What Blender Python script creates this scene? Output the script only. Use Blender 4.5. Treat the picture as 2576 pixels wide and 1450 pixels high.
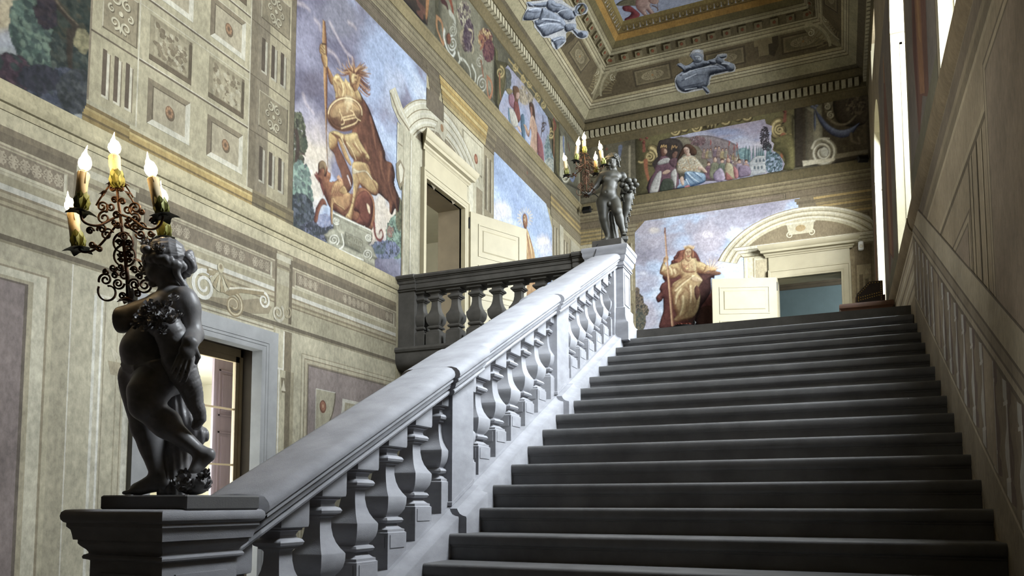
import bpy, bmesh, math, random
import numpy as np
from mathutils import Vector, Matrix
for o_ in list(bpy.data.objects): bpy.data.objects.remove(o_)
SC = bpy.context.scene
COL = SC.collection
PI = math.pi
# ---------------------------------------------------------------- camera
YAW, PIT, FPX, PY0, CAMZ = math.radians(23.304), math.radians(4.384), 1924.05, 1120.52, 1.678
cam_d = bpy.data.cameras.new('camera'); cam = bpy.data.objects.new('camera', cam_d); COL.objects.link(cam)
cam.location = (0, 0, CAMZ); cam.rotation_euler = (PI/2 + PIT, 0, YAW)
cam_d.sensor_fit = 'HORIZONTAL'; cam_d.sensor_width = 36; cam_d.lens = FPX/2576*36
cam_d.shift_y = (PY0 - 725)/2576; cam_d.clip_start = .05; cam_d.clip_end = 200
SC.camera = cam
# ---------------------------------------------------------------- world, daylight, exposure
vs = SC.view_settings; vs.view_transform = 'Standard'; vs.look = 'None'; vs.gamma = 1; vs.use_curve_mapping = False
vs.exposure = 0.0
W = bpy.data.worlds.new('overcast_sky'); SC.world = W; W.use_nodes = True
W.node_tree.nodes['Background'].inputs[0].default_value = (.78, .88, 1, 1)
W.node_tree.nodes['Background'].inputs[1].default_value = 1.0
XL, XR, YF, YB = -5.45, .735, 16.7, -4.2          # room faces: left, right, far, back
ZW, ZC = 10.40, 11.95                              # top of the walls, flat of the ceiling
ZLAND = 3.795
WIN = [(4.45, 6.0), (8.5, 10.4), (13.3, 15.3)]      # tall windows in the right wall (Y0,Y1)
WSILL, WIMP = 4.58, 7.62
def area(name, loc, rot, sx, sy, power, col):
    d = bpy.data.lights.new(name, 'AREA'); d.shape = 'RECTANGLE'; d.size = sx; d.size_y = sy; d.energy = power; d.color = col
    o = bpy.data.objects.new(name, d); COL.objects.link(o); o.location = loc; o.rotation_euler = rot
    return o
DAY = (.86, .93, 1.0)
for (y0_, y1_), pw_ in zip(WIN, (1200, 560, 1050)):
    area('window_daylight', (XR + 1.16, (y0_ + y1_)/2, 6.40), (0, math.radians(60), 0), 4.0, y1_-y0_-.05, pw_*(y1_-y0_), DAY)
for y0_, y1_ in WIN:
    area('window_daylight_upper', (XR + 1.02, (y0_ + y1_)/2, 9.78), (0, math.radians(85), 0), .75, 1.2, 160, DAY)
# ---------------------------------------------------------------- pixel helpers (photograph frame 2576 x 1450)
_cp, _sp, _cy, _sy = math.cos(PIT), math.sin(PIT), math.cos(YAW), math.sin(YAW)
_R = np.array([_cy, _sy, 0]); _F = np.array([-_sy*_cp, _cy*_cp, _sp]); _U = np.cross(_R, _F); _C = np.array([0, 0, CAMZ])
def ray(u, v): return _F + _R*((u - 1288)/FPX) + _U*((PY0 - v)/FPX)
def onx(u, v, X): d = ray(u, v); return _C + d*(X/d[0])
def ony(u, v, Y): d = ray(u, v); return _C + d*(Y/d[1])
def onz(u, v, Z): d = ray(u, v); return _C + d*((Z - CAMZ)/d[2])
def onplane(u, v, n, c):                             # n.P = c
    d = ray(u, v); n = np.array(n, float); return _C + d*((c - n@_C)/(n@d))
SL = 1/2.03243
def nose(Y): return ZLAND + (Y - 9.08)*SL            # line through the step noses
# ---------------------------------------------------------------- mesh helpers
def lin(c):
    r = []
    for x in c[:3]:
        x = x/255.0; r.append(x/12.92 if x <= .04045 else ((x + .055)/1.055)**2.4)
    return tuple(r)
class MB:
    def __init__(s): s.v = []; s.f = []; s.c = []; s.cur = None
    def add(s, vs, fs):
        n = len(s.v); s.v += [tuple(map(float, p)) for p in vs]
        for f in fs: s.f.append(tuple(i + n for i in f)); s.c.append(s.cur)
        return s
    def box(s, x0, x1, y0, y1, z0, z1):
        return s.add([(x0,y0,z0),(x1,y0,z0),(x1,y1,z0),(x0,y1,z0),(x0,y0,z1),(x1,y0,z1),(x1,y1,z1),(x0,y1,z1)],
                     [(3,2,1,0),(4,5,6,7),(0,1,5,4),(1,2,6,5),(2,3,7,6),(3,0,4,7)])
    def bbox(s, x0, x1, y0, y1, z0, z1, b=.008):      # bevelled box
        vs = []; 
        def P(x, y, z): return (x, y, z)
        rings = [(z0, b), (z0 + b, 0), (z1 - b, 0), (z1, b)]
        return s.rings([[(x0+o+e,y0+o,z),(x1-o-e,y0+o,z),(x1-o,y0+o+e,z),(x1-o,y1-o-e,z),(x1-o-e,y1-o,z),(x0+o+e,y1-o,z),(x0+o,y1-o-e,z),(x0+o,y0+o+e,z)] for z, o in rings for e in (b,)])
    def rings(s, rs, cap=True, closed=True):
        n = len(rs[0]); vs = [p for r in rs for p in r]; fs = []
        m = n if closed else n - 1
        for k in range(len(rs) - 1):
            for i in range(m):
                j = (i + 1) % n
                fs.append((k*n+i, k*n+j, (k+1)*n+j, (k+1)*n+i))
        if cap: fs.append(tuple(range(n-1, -1, -1))); fs.append(tuple((len(rs)-1)*n + i for i in range(n)))
        return s.add(vs, fs)
    def sqloft(s, cx, cy, prof, ry=None):             # prof: (half_x, z) or (half_x, half_y, z)
        rs = []
        for p in prof:
            hx, hy, z = (p[0], p[0], p[1]) if len(p) == 2 else p
            rs.append([(cx-hx,cy-hy,z),(cx+hx,cy-hy,z),(cx+hx,cy+hy,z),(cx-hx,cy+hy,z)])
        return s.rings(rs)
    def lathe(s, cx, cy, prof, n=24):
        return s.rings([[(cx + r*math.cos(2*PI*i/n), cy + r*math.sin(2*PI*i/n), z) for i in range(n)] for r, z in prof])
    def tube(s, pts, r, n=8, flat=1.0, cap=True, side=None):
        pts = [Vector(p) for p in pts]; m = len(pts); rs = []
        rr = r if isinstance(r, (list, tuple)) else [r]*m
        ref = None
        for i in range(m):
            t = (pts[min(i+1, m-1)] - pts[max(i-1, 0)])
            if t.length < 1e-9: t = Vector((0, 0, 1))
            t.normalize()
            if side is not None: a = Vector(side) - t*t.dot(Vector(side)); 
            elif ref is None: a = t.orthogonal()
            else: a = ref - t*t.dot(ref)
            if a.length < 1e-6: a = t.orthogonal()
            a.normalize(); ref = a; b = t.cross(a)
            rs.append([tuple(pts[i] + a*(rr[i]*math.cos(2*PI*k/n)) + b*(rr[i]*flat*math.sin(2*PI*k/n))) for k in range(n)])
        return s.rings(rs, cap)
    def ball(s, c, r, n=12, m=8):
        rx, ry, rz = (r, r, r) if not isinstance(r, (tuple, list)) else r
        vs = [(c[0], c[1], c[2] - rz)]; fs = []
        for j in range(1, m):
            a = -PI/2 + PI*j/m
            for i in range(n): vs.append((c[0] + rx*math.cos(a)*math.cos(2*PI*i/n), c[1] + ry*math.cos(a)*math.sin(2*PI*i/n), c[2] + rz*math.sin(a)))
        vs.append((c[0], c[1], c[2] + rz)); L = len(vs) - 1
        for i in range(n): fs.append((0, 1 + (i+1) % n, 1 + i)); fs.append((L, L - n + i, L - n + (i+1) % n))
        for j in range(m - 2):
            for i in range(n): a = 1 + j*n; fs.append((a+i, a+(i+1) % n, a+n+(i+1) % n, a+n+i))
        return s.add(vs, fs)
    def xf(s, M, start=0):
        for i in range(start, len(s.v)): s.v[i] = tuple(M @ Vector(s.v[i]))
        return s
    def build(s, name, mat=None, parent=None, smooth=False, **kw):
        me = bpy.data.meshes.new(name); me.from_pydata(s.v, [], s.f); me.update()
        if any(c is not None for c in s.c):
            ca = me.color_attributes.new('Col', 'FLOAT_COLOR', 'CORNER'); arr = []
            for p, c in zip(me.polygons, s.c):
                c = c or (.5, .5, .5); arr += [c[0], c[1], c[2], 1.0]*p.loop_total
            ca.data.foreach_set('color', arr)
        if smooth is True: me.polygons.foreach_set('use_smooth', [True]*len(me.polygons))
        if mat: me.materials.append(mat)
        o = link(bpy.data.objects.new(name, me), parent)
        if smooth == 'auto':
            try: me.set_sharp_from_angle(angle=math.radians(38)); me.polygons.foreach_set('use_smooth', [True]*len(me.polygons))
            except Exception: pass
        return tag(o, **kw) if kw else o
def link(o, parent=None):
    COL.objects.link(o)
    if parent is not None: o.parent = parent
    return o
def tag(o, label=None, cat=None, group=None, kind=None):
    if label: o['label'] = label
    if cat: o['category'] = cat
    if group: o['group'] = group
    if kind: o['kind'] = kind
    return o
def thing(name, loc, label, cat, group=None, rz=0):
    o = bpy.data.objects.new(name, None); o.empty_display_size = .1; COL.objects.link(o)
    o.location = loc; o.rotation_euler = (0, 0, rz)
    return tag(o, label, cat, group)
def copy_part(o, parent, loc=None, name=None):
    c = o.copy(); COL.objects.link(c); c.parent = parent
    if loc is not None: c.location = loc
    return c
# ---------------------------------------------------------------- materials (all procedural)
def nodes(name):
    m = bpy.data.materials.new(name); m.use_nodes = True; nt = m.node_tree
    return m, nt, nt.nodes['Principled BSDF']
def N(nt, t, **kw):
    n = nt.nodes.new(t)
    for k, v in kw.items(): setattr(n, k, v)
    return n
def noise(nt, scale, detail=4, rough=.55, vec=None, stretch=None):
    n = N(nt, 'ShaderNodeTexNoise'); n.inputs['Scale'].default_value = scale; n.inputs['Detail'].default_value = detail; n.inputs['Roughness'].default_value = rough
    g = N(nt, 'ShaderNodeNewGeometry')
    src = g.outputs['Position']
    if stretch:
        mp = N(nt, 'ShaderNodeMapping'); mp.inputs['Scale'].default_value = stretch
        nt.links.new(src, mp.inputs['Vector']); src = mp.outputs['Vector']
    nt.links.new(src, n.inputs['Vector'])
    return n.outputs['Fac']
def ramp(nt, fac, a, b, p0=.3, p1=.7):
    r = N(nt, 'ShaderNodeValToRGB'); r.color_ramp.elements[0].position = p0; r.color_ramp.elements[1].position = p1
    r.color_ramp.elements[0].color = (*a, 1); r.color_ramp.elements[1].color = (*b, 1)
    nt.links.new(fac, r.inputs['Fac']); return r.outputs['Color']
def mul(nt, a, b, f=1.0, mode='MULTIPLY'):
    m = N(nt, 'ShaderNodeMix', data_type='RGBA', blend_type=mode); m.inputs[0].default_value = f
    nt.links.new(a, m.inputs[6]); nt.links.new(b, m.inputs[7]); return m.outputs[2]
def bump(nt, p, fac, strength, dist=.01, prev=None):
    b = N(nt, 'ShaderNodeBump'); b.inputs['Strength'].default_value = strength; b.inputs['Distance'].default_value = dist
    nt.links.new(fac, b.inputs['Height'])
    if prev is not None: nt.links.new(prev, b.inputs['Normal'])
    nt.links.new(b.outputs['Normal'], p.inputs['Normal']); return b.outputs['Normal']
def G(x): return (x, x, x)
def mat(name, c, rough=.6, var=.25, scale=6, bstr=.0, bscale=60, metal=0, spec=.4, stretch=None, bdist=.01):
    m, nt, p = nodes(name); c = lin(c)
    f = noise(nt, scale, 5, .6, stretch=stretch)
    k = ramp(nt, f, tuple(x*(1-var) for x in c), tuple(min(1, x*(1+var)) for x in c))
    nt.links.new(k, p.inputs['Base Color'])
    p.inputs['Roughness'].default_value = rough; p.inputs['Metallic'].default_value = metal; p.inputs['Specular IOR Level'].default_value = spec
    if bstr: bump(nt, p, noise(nt, bscale, 4, .6, stretch=stretch), bstr, bdist)
    return m
def fresco_mat(name, grime=.35, sat=None, var=.22):
    m, nt, p = nodes(name)
    a = N(nt, 'ShaderNodeAttribute'); a.attribute_name = 'Col'
    n1 = ramp(nt, noise(nt, 1.7, 6, .62), G(1 - grime), G(1.06), .25, .62)
    n2 = ramp(nt, noise(nt, 26, 4, .7, stretch=(1, 1, .55)), G(1 - var), G(1 + var*.6), .28, .72)
    n3 = ramp(nt, noise(nt, 130, 2, .6), G(.72), G(1), .22, .36)
    c = mul(nt, mul(nt, mul(nt, a.outputs['Color'], n1), n2), n3, .7)
    nt.links.new(c, p.inputs['Base Color']); p.inputs['Roughness'].default_value = .88; p.inputs['Specular IOR Level'].default_value = .15
    b1 = bump(nt, p, noise(nt, 9, 4, .6), .12, .02); bump(nt, p, noise(nt, 90, 3, .6), .10, .006, b1)
    return m
M = {}
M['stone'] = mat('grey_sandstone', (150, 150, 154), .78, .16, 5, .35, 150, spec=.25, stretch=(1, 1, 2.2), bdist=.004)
M['step'] = mat('worn_step_stone', (100, 99, 98), .55, .22, 4, .30, 120, spec=.35, bdist=.004)
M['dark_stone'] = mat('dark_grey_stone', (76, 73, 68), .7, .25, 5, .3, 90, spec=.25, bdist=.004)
M['door_stone'] = mat('blue_grey_door_stone', (104, 103, 101), .75, .12, 5, .25, 120, spec=.25, bdist=.004)
M['statue'] = mat('dark_patinated_stone', (132, 130, 131), .40, .3, 14, .12, 160, spec=.5, bdist=.003)
M['statue2'] = mat('grey_green_patinated_stone', (54, 52, 44), .52, .3, 14, .12, 160, spec=.5, bdist=.003)
M['iron'] = mat('rusty_wrought_iron', (82, 58, 42), .5, .45, 60, .2, 200, metal=.75, spec=.5, bdist=.002)
M['leaf'] = mat('green_painted_tin', (128, 128, 62), .5, .35, 60, 0, metal=.15)
M['dark_leaf'] = mat('blackened_tin', (40, 40, 34), .5, .4, 60, 0, metal=.6)
M['candle'] = mat('cream_candle_sleeve', (232, 208, 160), .6, .1, 40)
M['cream'] = mat('cream_painted_wood', (140, 131, 107), .55, .07, 5, .05, 60, spec=.3)
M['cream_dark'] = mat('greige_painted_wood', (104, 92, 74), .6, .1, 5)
M['plaster'] = mat('pale_plaster', (205, 200, 184), .85, .06, 3, .1, 60, spec=.15)
M['blue_plaster'] = mat('blue_grey_plaster', (118, 134, 134), .85, .08, 3, spec=.15)
M['jamb'] = mat('cream_limewash', (136, 129, 108), .85, .10, 3, .15, 50, spec=.15)
M['wood'] = mat('brown_wood', (92, 62, 44), .5, .25, 8, .15, 60, stretch=(1, 6, 6))
M['win_wood'] = mat('ochre_window_wood', (136, 119, 90), .5, .12, 8, .1, 60)
M['shutter'] = mat('mauve_brown_shutter', (118, 104, 108), .6, .12, 10, stretch=(3, 3, .3))
M['leather'] = mat('dark_leather', (46, 34, 30), .45, .25, 20, .2, 90)
M['brass'] = mat('brass_studs', (196, 160, 88), .35, .1, 40, metal=.9)
M['black'] = mat('black_metal', (26, 26, 26), .4, .2, 30, metal=.4)
M['white'] = mat('white_plastic', (225, 225, 222), .4, .04, 10)
M['floor'] = mat('worn_floor_stone', (96, 90, 82), .6, .2, 3, .2, 60)
M['dim'] = mat('dim_vestibule_plaster', (84, 78, 68), .9, .15, 2)  # for the unseen back wall, kept dark so little light bounces forward
M['fresco'] = fresco_mat('fresco_paint', .34, var=.30)
M['fresco_clean'] = fresco_mat('fresco_picture_paint', .14, var=.16)
M['fresco_dim'] = fresco_mat('fresco_worn_paint', .35)
def glass_mat():
    m, nt, p = nodes('window_glass'); nt.nodes.remove(p)
    t = N(nt, 'ShaderNodeBsdfTransparent'); g = N(nt, 'ShaderNodeBsdfGlossy'); g.inputs['Roughness'].default_value = .03
    t.inputs['Color'].default_value = (.95, .97, .97, 1)
    fr = N(nt, 'ShaderNodeFresnel'); fr.inputs['IOR'].default_value = 1.35
    mx = N(nt, 'ShaderNodeMixShader'); nt.links.new(fr.outputs[0], mx.inputs[0]); nt.links.new(t.outputs[0], mx.inputs[1]); nt.links.new(g.outputs[0], mx.inputs[2])
    nt.links.new(mx.outputs[0], nt.nodes['Material Output'].inputs['Surface']); return m
M['reveal'] = mat('shaded_reveal_brown', (52, 44, 38), .7, .15, 6)  # brown darkened to carry the shade inside the lower door reveal
M['glass'] = glass_mat()
def bulb_mat():
    m, nt, p = nodes('lit_bulb'); p.inputs['Base Color'].default_value = (1, .8, .5, 1)
    p.inputs['Emission Color'].default_value = (1, .72, .36, 1); p.inputs['Emission Strength'].default_value = 34; return m
M['bulb'] = bulb_mat()
# ================================================================ SETTING
PLASTER = (122, 114, 92)
def wall_x(name, X, out, s0, s1, z0, z1, holes, th=.5, m=None, colr=PLASTER, pm=None):
    """wall in the plane X (Y runs s0..s1); out=+1 thickness towards +X; holes: (y0,y1,z0,z1)"""
    b = MB(); b.cur = lin(colr)
    ys = sorted({s0, s1, *[h[0] for h in holes], *[h[1] for h in holes]}); zs = sorted({z0, z1, *[h[2] for h in holes], *[h[3] for h in holes]})
    def hole(y, z): return any(h[0] < y < h[1] and h[2] < z < h[3] for h in holes)
    for a in range(len(ys)-1):
        for c in range(len(zs)-1):
            if hole((ys[a]+ys[a+1])/2, (zs[c]+zs[c+1])/2): continue
            x0, x1 = sorted((X, X + out*th)); b.box(x0, x1, ys[a], ys[a+1], zs[c], zs[c+1])
    return b
# --- left wall with the lower glazed door and the landing door
LD = (4.66, 6.26, 0.0, 3.32)           # lower door opening
UD = (9.36, 10.70, ZLAND, 6.44)        # landing door opening
wl = wall_x('wall_left', XL, -1, YB, YF, 0, ZW, [LD, UD], .45).build('wall_left', M['fresco'], kind='structure')
# --- far wall
FD = (-1.16, .17, ZLAND, 6.44)
b = MB(); b.cur = lin((120, 105, 80))
for x0, x1, z0, z1 in ((XL-.45, FD[0], 0, ZW), (FD[1], XR+.8, 0, ZW), (FD[0], FD[1], FD[3], ZW), (FD[0], FD[1], 0, ZLAND)): b.box(x0, x1, YF, YF+.5, z0, z1)
wf = b.build('wall_far', M['fresco'], kind='structure')
# --- right wall with tall arched windows and small upper windows
UPW = [(y0 + .25, y1 - .25, 9.42, 10.15) for y0, y1 in WIN]
TH = 1.0
b = MB(); b.cur = lin((140, 126, 102))
def arch_pts(y0, y1, n=14):
    r = (y1 - y0)/2; c = (y0 + y1)/2
    return [(c - r*math.cos(PI*i/n), WIMP + r*math.sin(PI*i/n)) for i in range(n+1)]
ZARCH = 8.75
edges = [YB - 3] + [e for w in WIN for e in w] + [YF + .5]
for k in range(0, len(edges), 2): b.box(XR, XR+TH, edges[k], edges[k+1], 0, ZARCH)
for y0, y1 in WIN:
    b.box(XR, XR+TH, y0, y1, 0, WSILL)
    ap = arch_pts(y0, y1)
    for i in range(len(ap)-1):
        (ya, za), (yb, zb) = ap[i], ap[i+1]
        b.add([(XR,ya,za),(XR,yb,zb),(XR,yb,ZARCH),(XR,ya,ZARCH),(XR+TH,ya,za),(XR+TH,yb,zb),(XR+TH,yb,ZARCH),(XR+TH,ya,ZARCH)],
              [(0,3,2,1),(4,5,6,7),(0,1,5,4),(3,7,6,2)])
ue = [YB - 3] + [e for w in UPW for e in w[:2]] + [YF + .5]
b.box(XR, XR+TH, YB-3, YF+.5, ZARCH, 9.42)
for k in range(0, len(ue), 2): b.box(XR, XR+TH, ue[k], ue[k+1], 9.42, 10.15)
b.box(XR, XR+TH, YB-3, YF+.5, 10.15, ZW)
wr = b.build('wall_right', M['fresco_dim'], kind='structure')
# limewashed linings of the window embrasures, and the windows themselves
for k, (y0, y1) in enumerate(WIN):
    root = bpy.data.objects.new('window_%d' % (k+1), None); COL.objects.link(root); root.location = (XR + .9, (y0+y1)/2, WSILL); root['kind'] = 'structure'
    inv = Matrix.Translation(-root.location)
    def part(bm, nm, m): bm.xf(inv); return bm.build(nm, m, root)
    lb = MB(); e = .012
    lb.box(XR-.002, XR+TH-.08, y1-e, y1+.002, WSILL, WIMP); lb.box(XR-.002, XR+TH-.08, y0-.002, y0+e, WSILL, WIMP); lb.box(XR-.03, XR+TH-.08, y0-.03, y1+.03, WSILL-.06, WSILL+.012)
    ap = arch_pts(y0+e, y1-e); ap2 = arch_pts(y0-.002, y1+.002)
    for i in range(len(ap)-1):
        q = [(XR-.002, *ap[i]), (XR-.002, *ap[i+1]), (XR-.002, *ap2[i+1]), (XR-.002, *ap2[i])]; q2 = [(XR+TH-.08, p[1], p[2]) for p in q]
        lb.add(q + q2, [(0,1,2,3),(0,4,5,1),(4,7,6,5)])
    part(lb, 'embrasure_lining', M['jamb'])
    mb = MB()                                              # painted mouldings of the jamb, impost band
    for ya, yb in ((y1-e-.006, y1-e), (y0+e, y0+e+.006)):
        mb.box(XR+.10, XR+.13, ya, yb, WSILL+.15, WIMP-.15); mb.box(XR+.74, XR+.77, ya, yb, WSILL+.15, WIMP-.15); mb.box(XR+.10, XR+.77, ya, yb, WIMP-.18, WIMP-.15)
        mb.box(XR-.004, XR+.86, ya-.01, yb+.01, WIMP-.02, WIMP+.05)
    part(mb, 'jamb_moulding', M['jamb'])
    fx = XR + .90
    fb = MB(); w = .055
    fb.box(fx, fx+.06, y0, y0+w, WSILL, WIMP); fb.box(fx, fx+.06, y1-w, y1, WSILL, WIMP); fb.box(fx, fx+.06, y0, y1, WSILL, WSILL+w); fb.box(fx, fx+.06, y0, y1, WIMP-w/2, WIMP+w/2)
    ap = arch_pts(y0+w, y1-w); ap2 = arch_pts(y0, y1)
    for i in range(len(ap)-1):
        q = [(fx, *ap[i]), (fx, *ap[i+1]), (fx, *ap2[i+1]), (fx, *ap2[i])]; q2 = [(fx+.06, p[1], p[2]) for p in q]
        fb.add(q + q2, [(0,1,2,3),(0,4,5,1),(4,7,6,5)])
    part(fb, 'window_frame', M['win_wood'])
    ym = (y0+y1)/2
    gb = MB(); gb.box(fx+.01, fx+.05, ym-.03, ym+.03, WSILL, WIMP)
    for i in range(1, 4): gb.box(fx+.015, fx+.045, y0, y1, WSILL + (WIMP-WSILL)*i/4-.012, WSILL + (WIMP-WSILL)*i/4+.012)
    part(gb, 'glazing_bar', M['win_wood'])
    for c in range(2):
        for i in range(4):
            ya, yb = (y0+w, ym-.03) if c == 0 else (ym+.03, y1-w); za = WSILL + (WIMP-WSILL)*i/4; pb = MB()
            pb.add([(fx+.03,ya,za),(fx+.03,yb,za),(fx+.03,yb,za+(WIMP-WSILL)/4),(fx+.03,ya,za+(WIMP-WSILL)/4)], [(0,1,2,3)]); part(pb, 'pane', M['glass'])
    pb = MB(); pb.add([(fx+.03, *p) for p in ap], [tuple(range(len(ap)))]); part(pb, 'pane', M['glass'])
    u = UPW[k]; ub = MB()
    ub.box(XR-.002, XR+.86, u[1]-e, u[1]+.002, u[2], u[3]); ub.box(XR-.002, XR+.86, u[0]-.002, u[0]+e, u[2], u[3]); ub.box(XR-.002, XR+.86, u[0], u[1], u[2]-.002, u[2]+e); part(ub, 'upper_embrasure', M['jamb'])
    ub = MB(); ub.add([(fx, u[0], u[2]), (fx, u[1], u[2]), (fx, u[1], u[3]), (fx, u[0], u[3])], [(0,1,2,3)]); part(ub, 'pane', M['glass'])
# --- back wall, floors, landing, ceiling
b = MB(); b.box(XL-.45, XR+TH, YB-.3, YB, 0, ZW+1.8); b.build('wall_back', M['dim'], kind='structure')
b = MB(); b.box(XL-.45, XR+TH, YB, YF, -.2, 0); b.build('floor', M['floor'], kind='structure')
b = MB(); b.box(XL, XR, 9.06, YF, ZLAND-.28, ZLAND-.001); lf = b.build('floor_landing', M['dark_stone'], kind='structure')
SLC = (ZC - ZW)/1.476
b = MB(); a = 1.476
b.cur = lin((104, 92, 68))
xo, xi, yo, yi = (XL, XR), (XL+a, XR-a), (YB, YF), (YB+a, YF-a)
V = [(xo[0],yo[0],ZW),(xo[1],yo[0],ZW),(xo[1],yo[1],ZW),(xo[0],yo[1],ZW),(xi[0],yi[0],ZC),(xi[1],yi[0],ZC),(xi[1],yi[1],ZC),(xi[0],yi[1],ZC)]
b.add(V, [(0,1,5,4),(1,2,6,5),(2,3,7,6),(3,0,4,7)])
b.cur = lin((104, 92, 66)); b.add(V, [(4,5,6,7)])
b.box(XL-.45, XR+TH, YB-.3, YF+.5, ZC+.1, ZC+.25)
ce = b.build('ceiling', M['fresco'], kind='structure')
# ================================================================ STAIRCASE
XK = -2.33                                   # inner face of the stair kerb
XCB = -2.53                                  # axis of the balustrade
stairs = thing('staircase', ((XK+XR)/2, 1.7, 0), 'broad straight flight of worn grey stone steps beside the balustrade', 'staircase')
def local(o): return Matrix.Translation(-Vector(o.location))
stepb = MB()                                  # profile (y back from nose, z from tread)
prof = [(.40,-.0),(.022,0),(.009,-.003),(.002,-.010),(0,-.020),(0,-.050),(.003,-.062),(.010,-.070),(.018,-.073),(.018,-.082),(.026,-.086),(.026,-.166),(.40,-.166)]
n = len(prof)
for x in (XK-.004, XR-.003): stepb.v += [(x, p[0], p[1]) for p in prof]
stepb.f = [tuple(range(n)), tuple(range(2*n-1, n-1, -1))] + [(i, i+n, (i+1) % n + n, (i+1) % n) for i in range(n)]; stepb.c = [None]*len(stepb.f)
random.seed(3)
for k in range(1, 24):
    y = 9.08 - (23-k)/SL*.165; z = k*.165
    if k == 1: s0 = stepb.build('step', M['step'], stairs, smooth='auto'); o = s0
    else: o = copy_part(s0, stairs)
    o.location = Vector((random.uniform(-.004, .004), y, z)) - Vector(stairs.location)
b = MB(); b.add([(x, y, z) for x in (XK-.004, XR-.003) for y, z in ((2.2, 0), (2.2, nose(2.2)-.26), (9.3, nose(9.3)-.26), (9.3, 0))], [(0,1,2,3),(7,6,5,4),(0,4,5,1),(1,5,6,2),(2,6,7,3),(3,7,4,0)])
b.xf(local(stairs)).build('stair_core', M['dark_stone'], stairs)
# ================================================================ SLOPED BALUSTRADE
def slope(bm, prof, ya, yb):                 # prof: (x, h above nose line) closed loop, vertical end cuts
    return bm.rings([[(x, y, nose(y)+h) for x, h in prof] for y in (ya, yb)])
DIES = [(4.555, 4.875), (6.635, 6.965)]
BAY = [(2.62, 4.555), (4.875, 6.635), (6.965, 8.66)]
bal = thing('stair_balustrade', (XCB, 2.6, 0), 'sloping grey stone balustrade climbing beside the stairs between the two statues', 'balustrade')
LB = local(bal)
def railprof(g=0.0):
    h = [(0,1.068),(.13,1.064),(.168,1.052),(.190,1.030),(.197,1.008),(.193,.990),(.172,.986),(.172,.978),(.184,.974),(.184,.962),(.160,.958),(.160,.950),(.166,.944),(.160,.920),(.138,.914),(.138,.906),(.152,.902),(.156,.890),(.150,.876),(.120,.870)]
    r = [(XCB + x + (g if x > .05 else 0), z) for x, z in h]; l = [(XCB - x - (g if x > .05 else 0), z) for x, z in h[1:]]
    return r + l[::-1]
for (ya, yb) in ((2.62, 4.475), (4.93, 6.565), (7.02, 8.70)):
    b = MB(); slope(b, railprof(), ya, yb); b.xf(LB).build('handrail', M['stone'], bal, smooth='auto')
for (ya, yb) in ((4.47, 4.94), (6.56, 7.03)):          # rail breaks forward over each die
    b = MB(); slope(b, railprof(.035), ya, yb); b.xf(LB).build('handrail_block', M['stone'], bal, smooth='auto')
def kerb(g=0): return [(XCB+.12+g,.092),(XCB+.13+g,.092),(XCB+.137+g,.075),(XCB+.150+g,.058),(XCB+.172+g,.046),(XCB+.196+g,.040),(XCB+.2+g,.030),(XCB+.2+g,-.36),(XCB-.2-g,-.36),(XCB-.2-g,.030),(XCB-.17-g,.046),(XCB-.13-g,.092)]
b = MB(); slope(b, kerb(), 2.55, 8.75); b.xf(LB).build('kerb', M['stone'], bal, smooth='auto')
for (ya, yb) in DIES:
    b = MB(); slope(b, kerb(.055), ya-.03, yb-.02); b.xf(LB).build('kerb_block', M['stone'], bal, smooth='auto')
for (ya, yb) in DIES:
    b = MB(); slope(b, [(XCB+.13,.06),(XCB+.13,.90),(XCB-.13,.90),(XCB-.13,.06)], ya, yb)
    b.xf(LB).build('die', M['stone'], bal)
    b = MB(); slope(b, [(XCB+.137,.10),(XCB+.137,.125),(XCB-.137,.125),(XCB-.137,.10)], ya-.012, yb+.004); b.xf(LB).build('die_base_fillet', M['stone'], bal)
# square section vase baluster; heights relative to the nose line at its axis
BP = [(.1025,.20),(.1025,.252),(.094,.258),(.094,.272),(.082,.276),(.064,.292),(.060,.306),(.082,.312),(.090,.326),(.082,.340),(.066,.345),(.066,.350),(.080,.366),(.094,.392),(.101,.425),(.1025,.462),(.098,.470),(.082,.492),(.066,.522),(.055,.556),(.048,.600),(.047,.645),(.054,.656),(.066,.660),(.066,.668),(.082,.676),(.088,.690),(.080,.704),(.062,.712),(.058,.726),(.066,.744),(.080,.750),(.080,.758),(.100,.764),(.1025,.778),(.1025,.80)]
def baluster(cx=0, cy=0, z=0, ya=None, yb=None, sl=SL):
    bm = MB(); hy = .1025
    lo, hi = (-.1025 if ya is None else ya), (.1025 if yb is None else yb)
    rs = []
    def ring(h, f):
        y0, y1 = max(-h, lo), min(h, hi)
        return [(cx-h, cy+y0, z+f(y0)), (cx+h, cy+y0, z+f(y0)), (cx+h, cy+y1, z+f(y1)), (cx-h, cy+y1, z+f(y1))]
    rs.append(ring(.1025, lambda y: .085 + y*sl))
    rs.append(ring(.1025, lambda y: .135 + y*sl)); 
    rs += [ring(h, lambda y, zz=zz: zz) for h, zz in BP]
    rs.append(ring(.1025, lambda y: .895 + y*sl))
    bm.rings(rs)
    return bm
def panel_baluster(bm, lo=-.1025, hi=.1025):   # raised field on the plinth
    if hi - lo > .15:
        bm.box(.1025, .1065, -.08, .08, .165, .24); bm.box(-.08, .08, -.1065, -.1025, .165, .24)
    return bm
b0 = panel_baluster(baluster()).build('baluster', M['stone'], bal, smooth='auto'); first = True
for ctr in ([2.995+.3075*i for i in range(5)] + [5.12+.2985*i for i in range(5)] + [7.215+.288*i for i in range(5)]):
    o = b0 if first else copy_part(b0, bal); first = False
    o.location = Vector((XCB, ctr, nose(ctr))) - Vector(bal.location)
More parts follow.
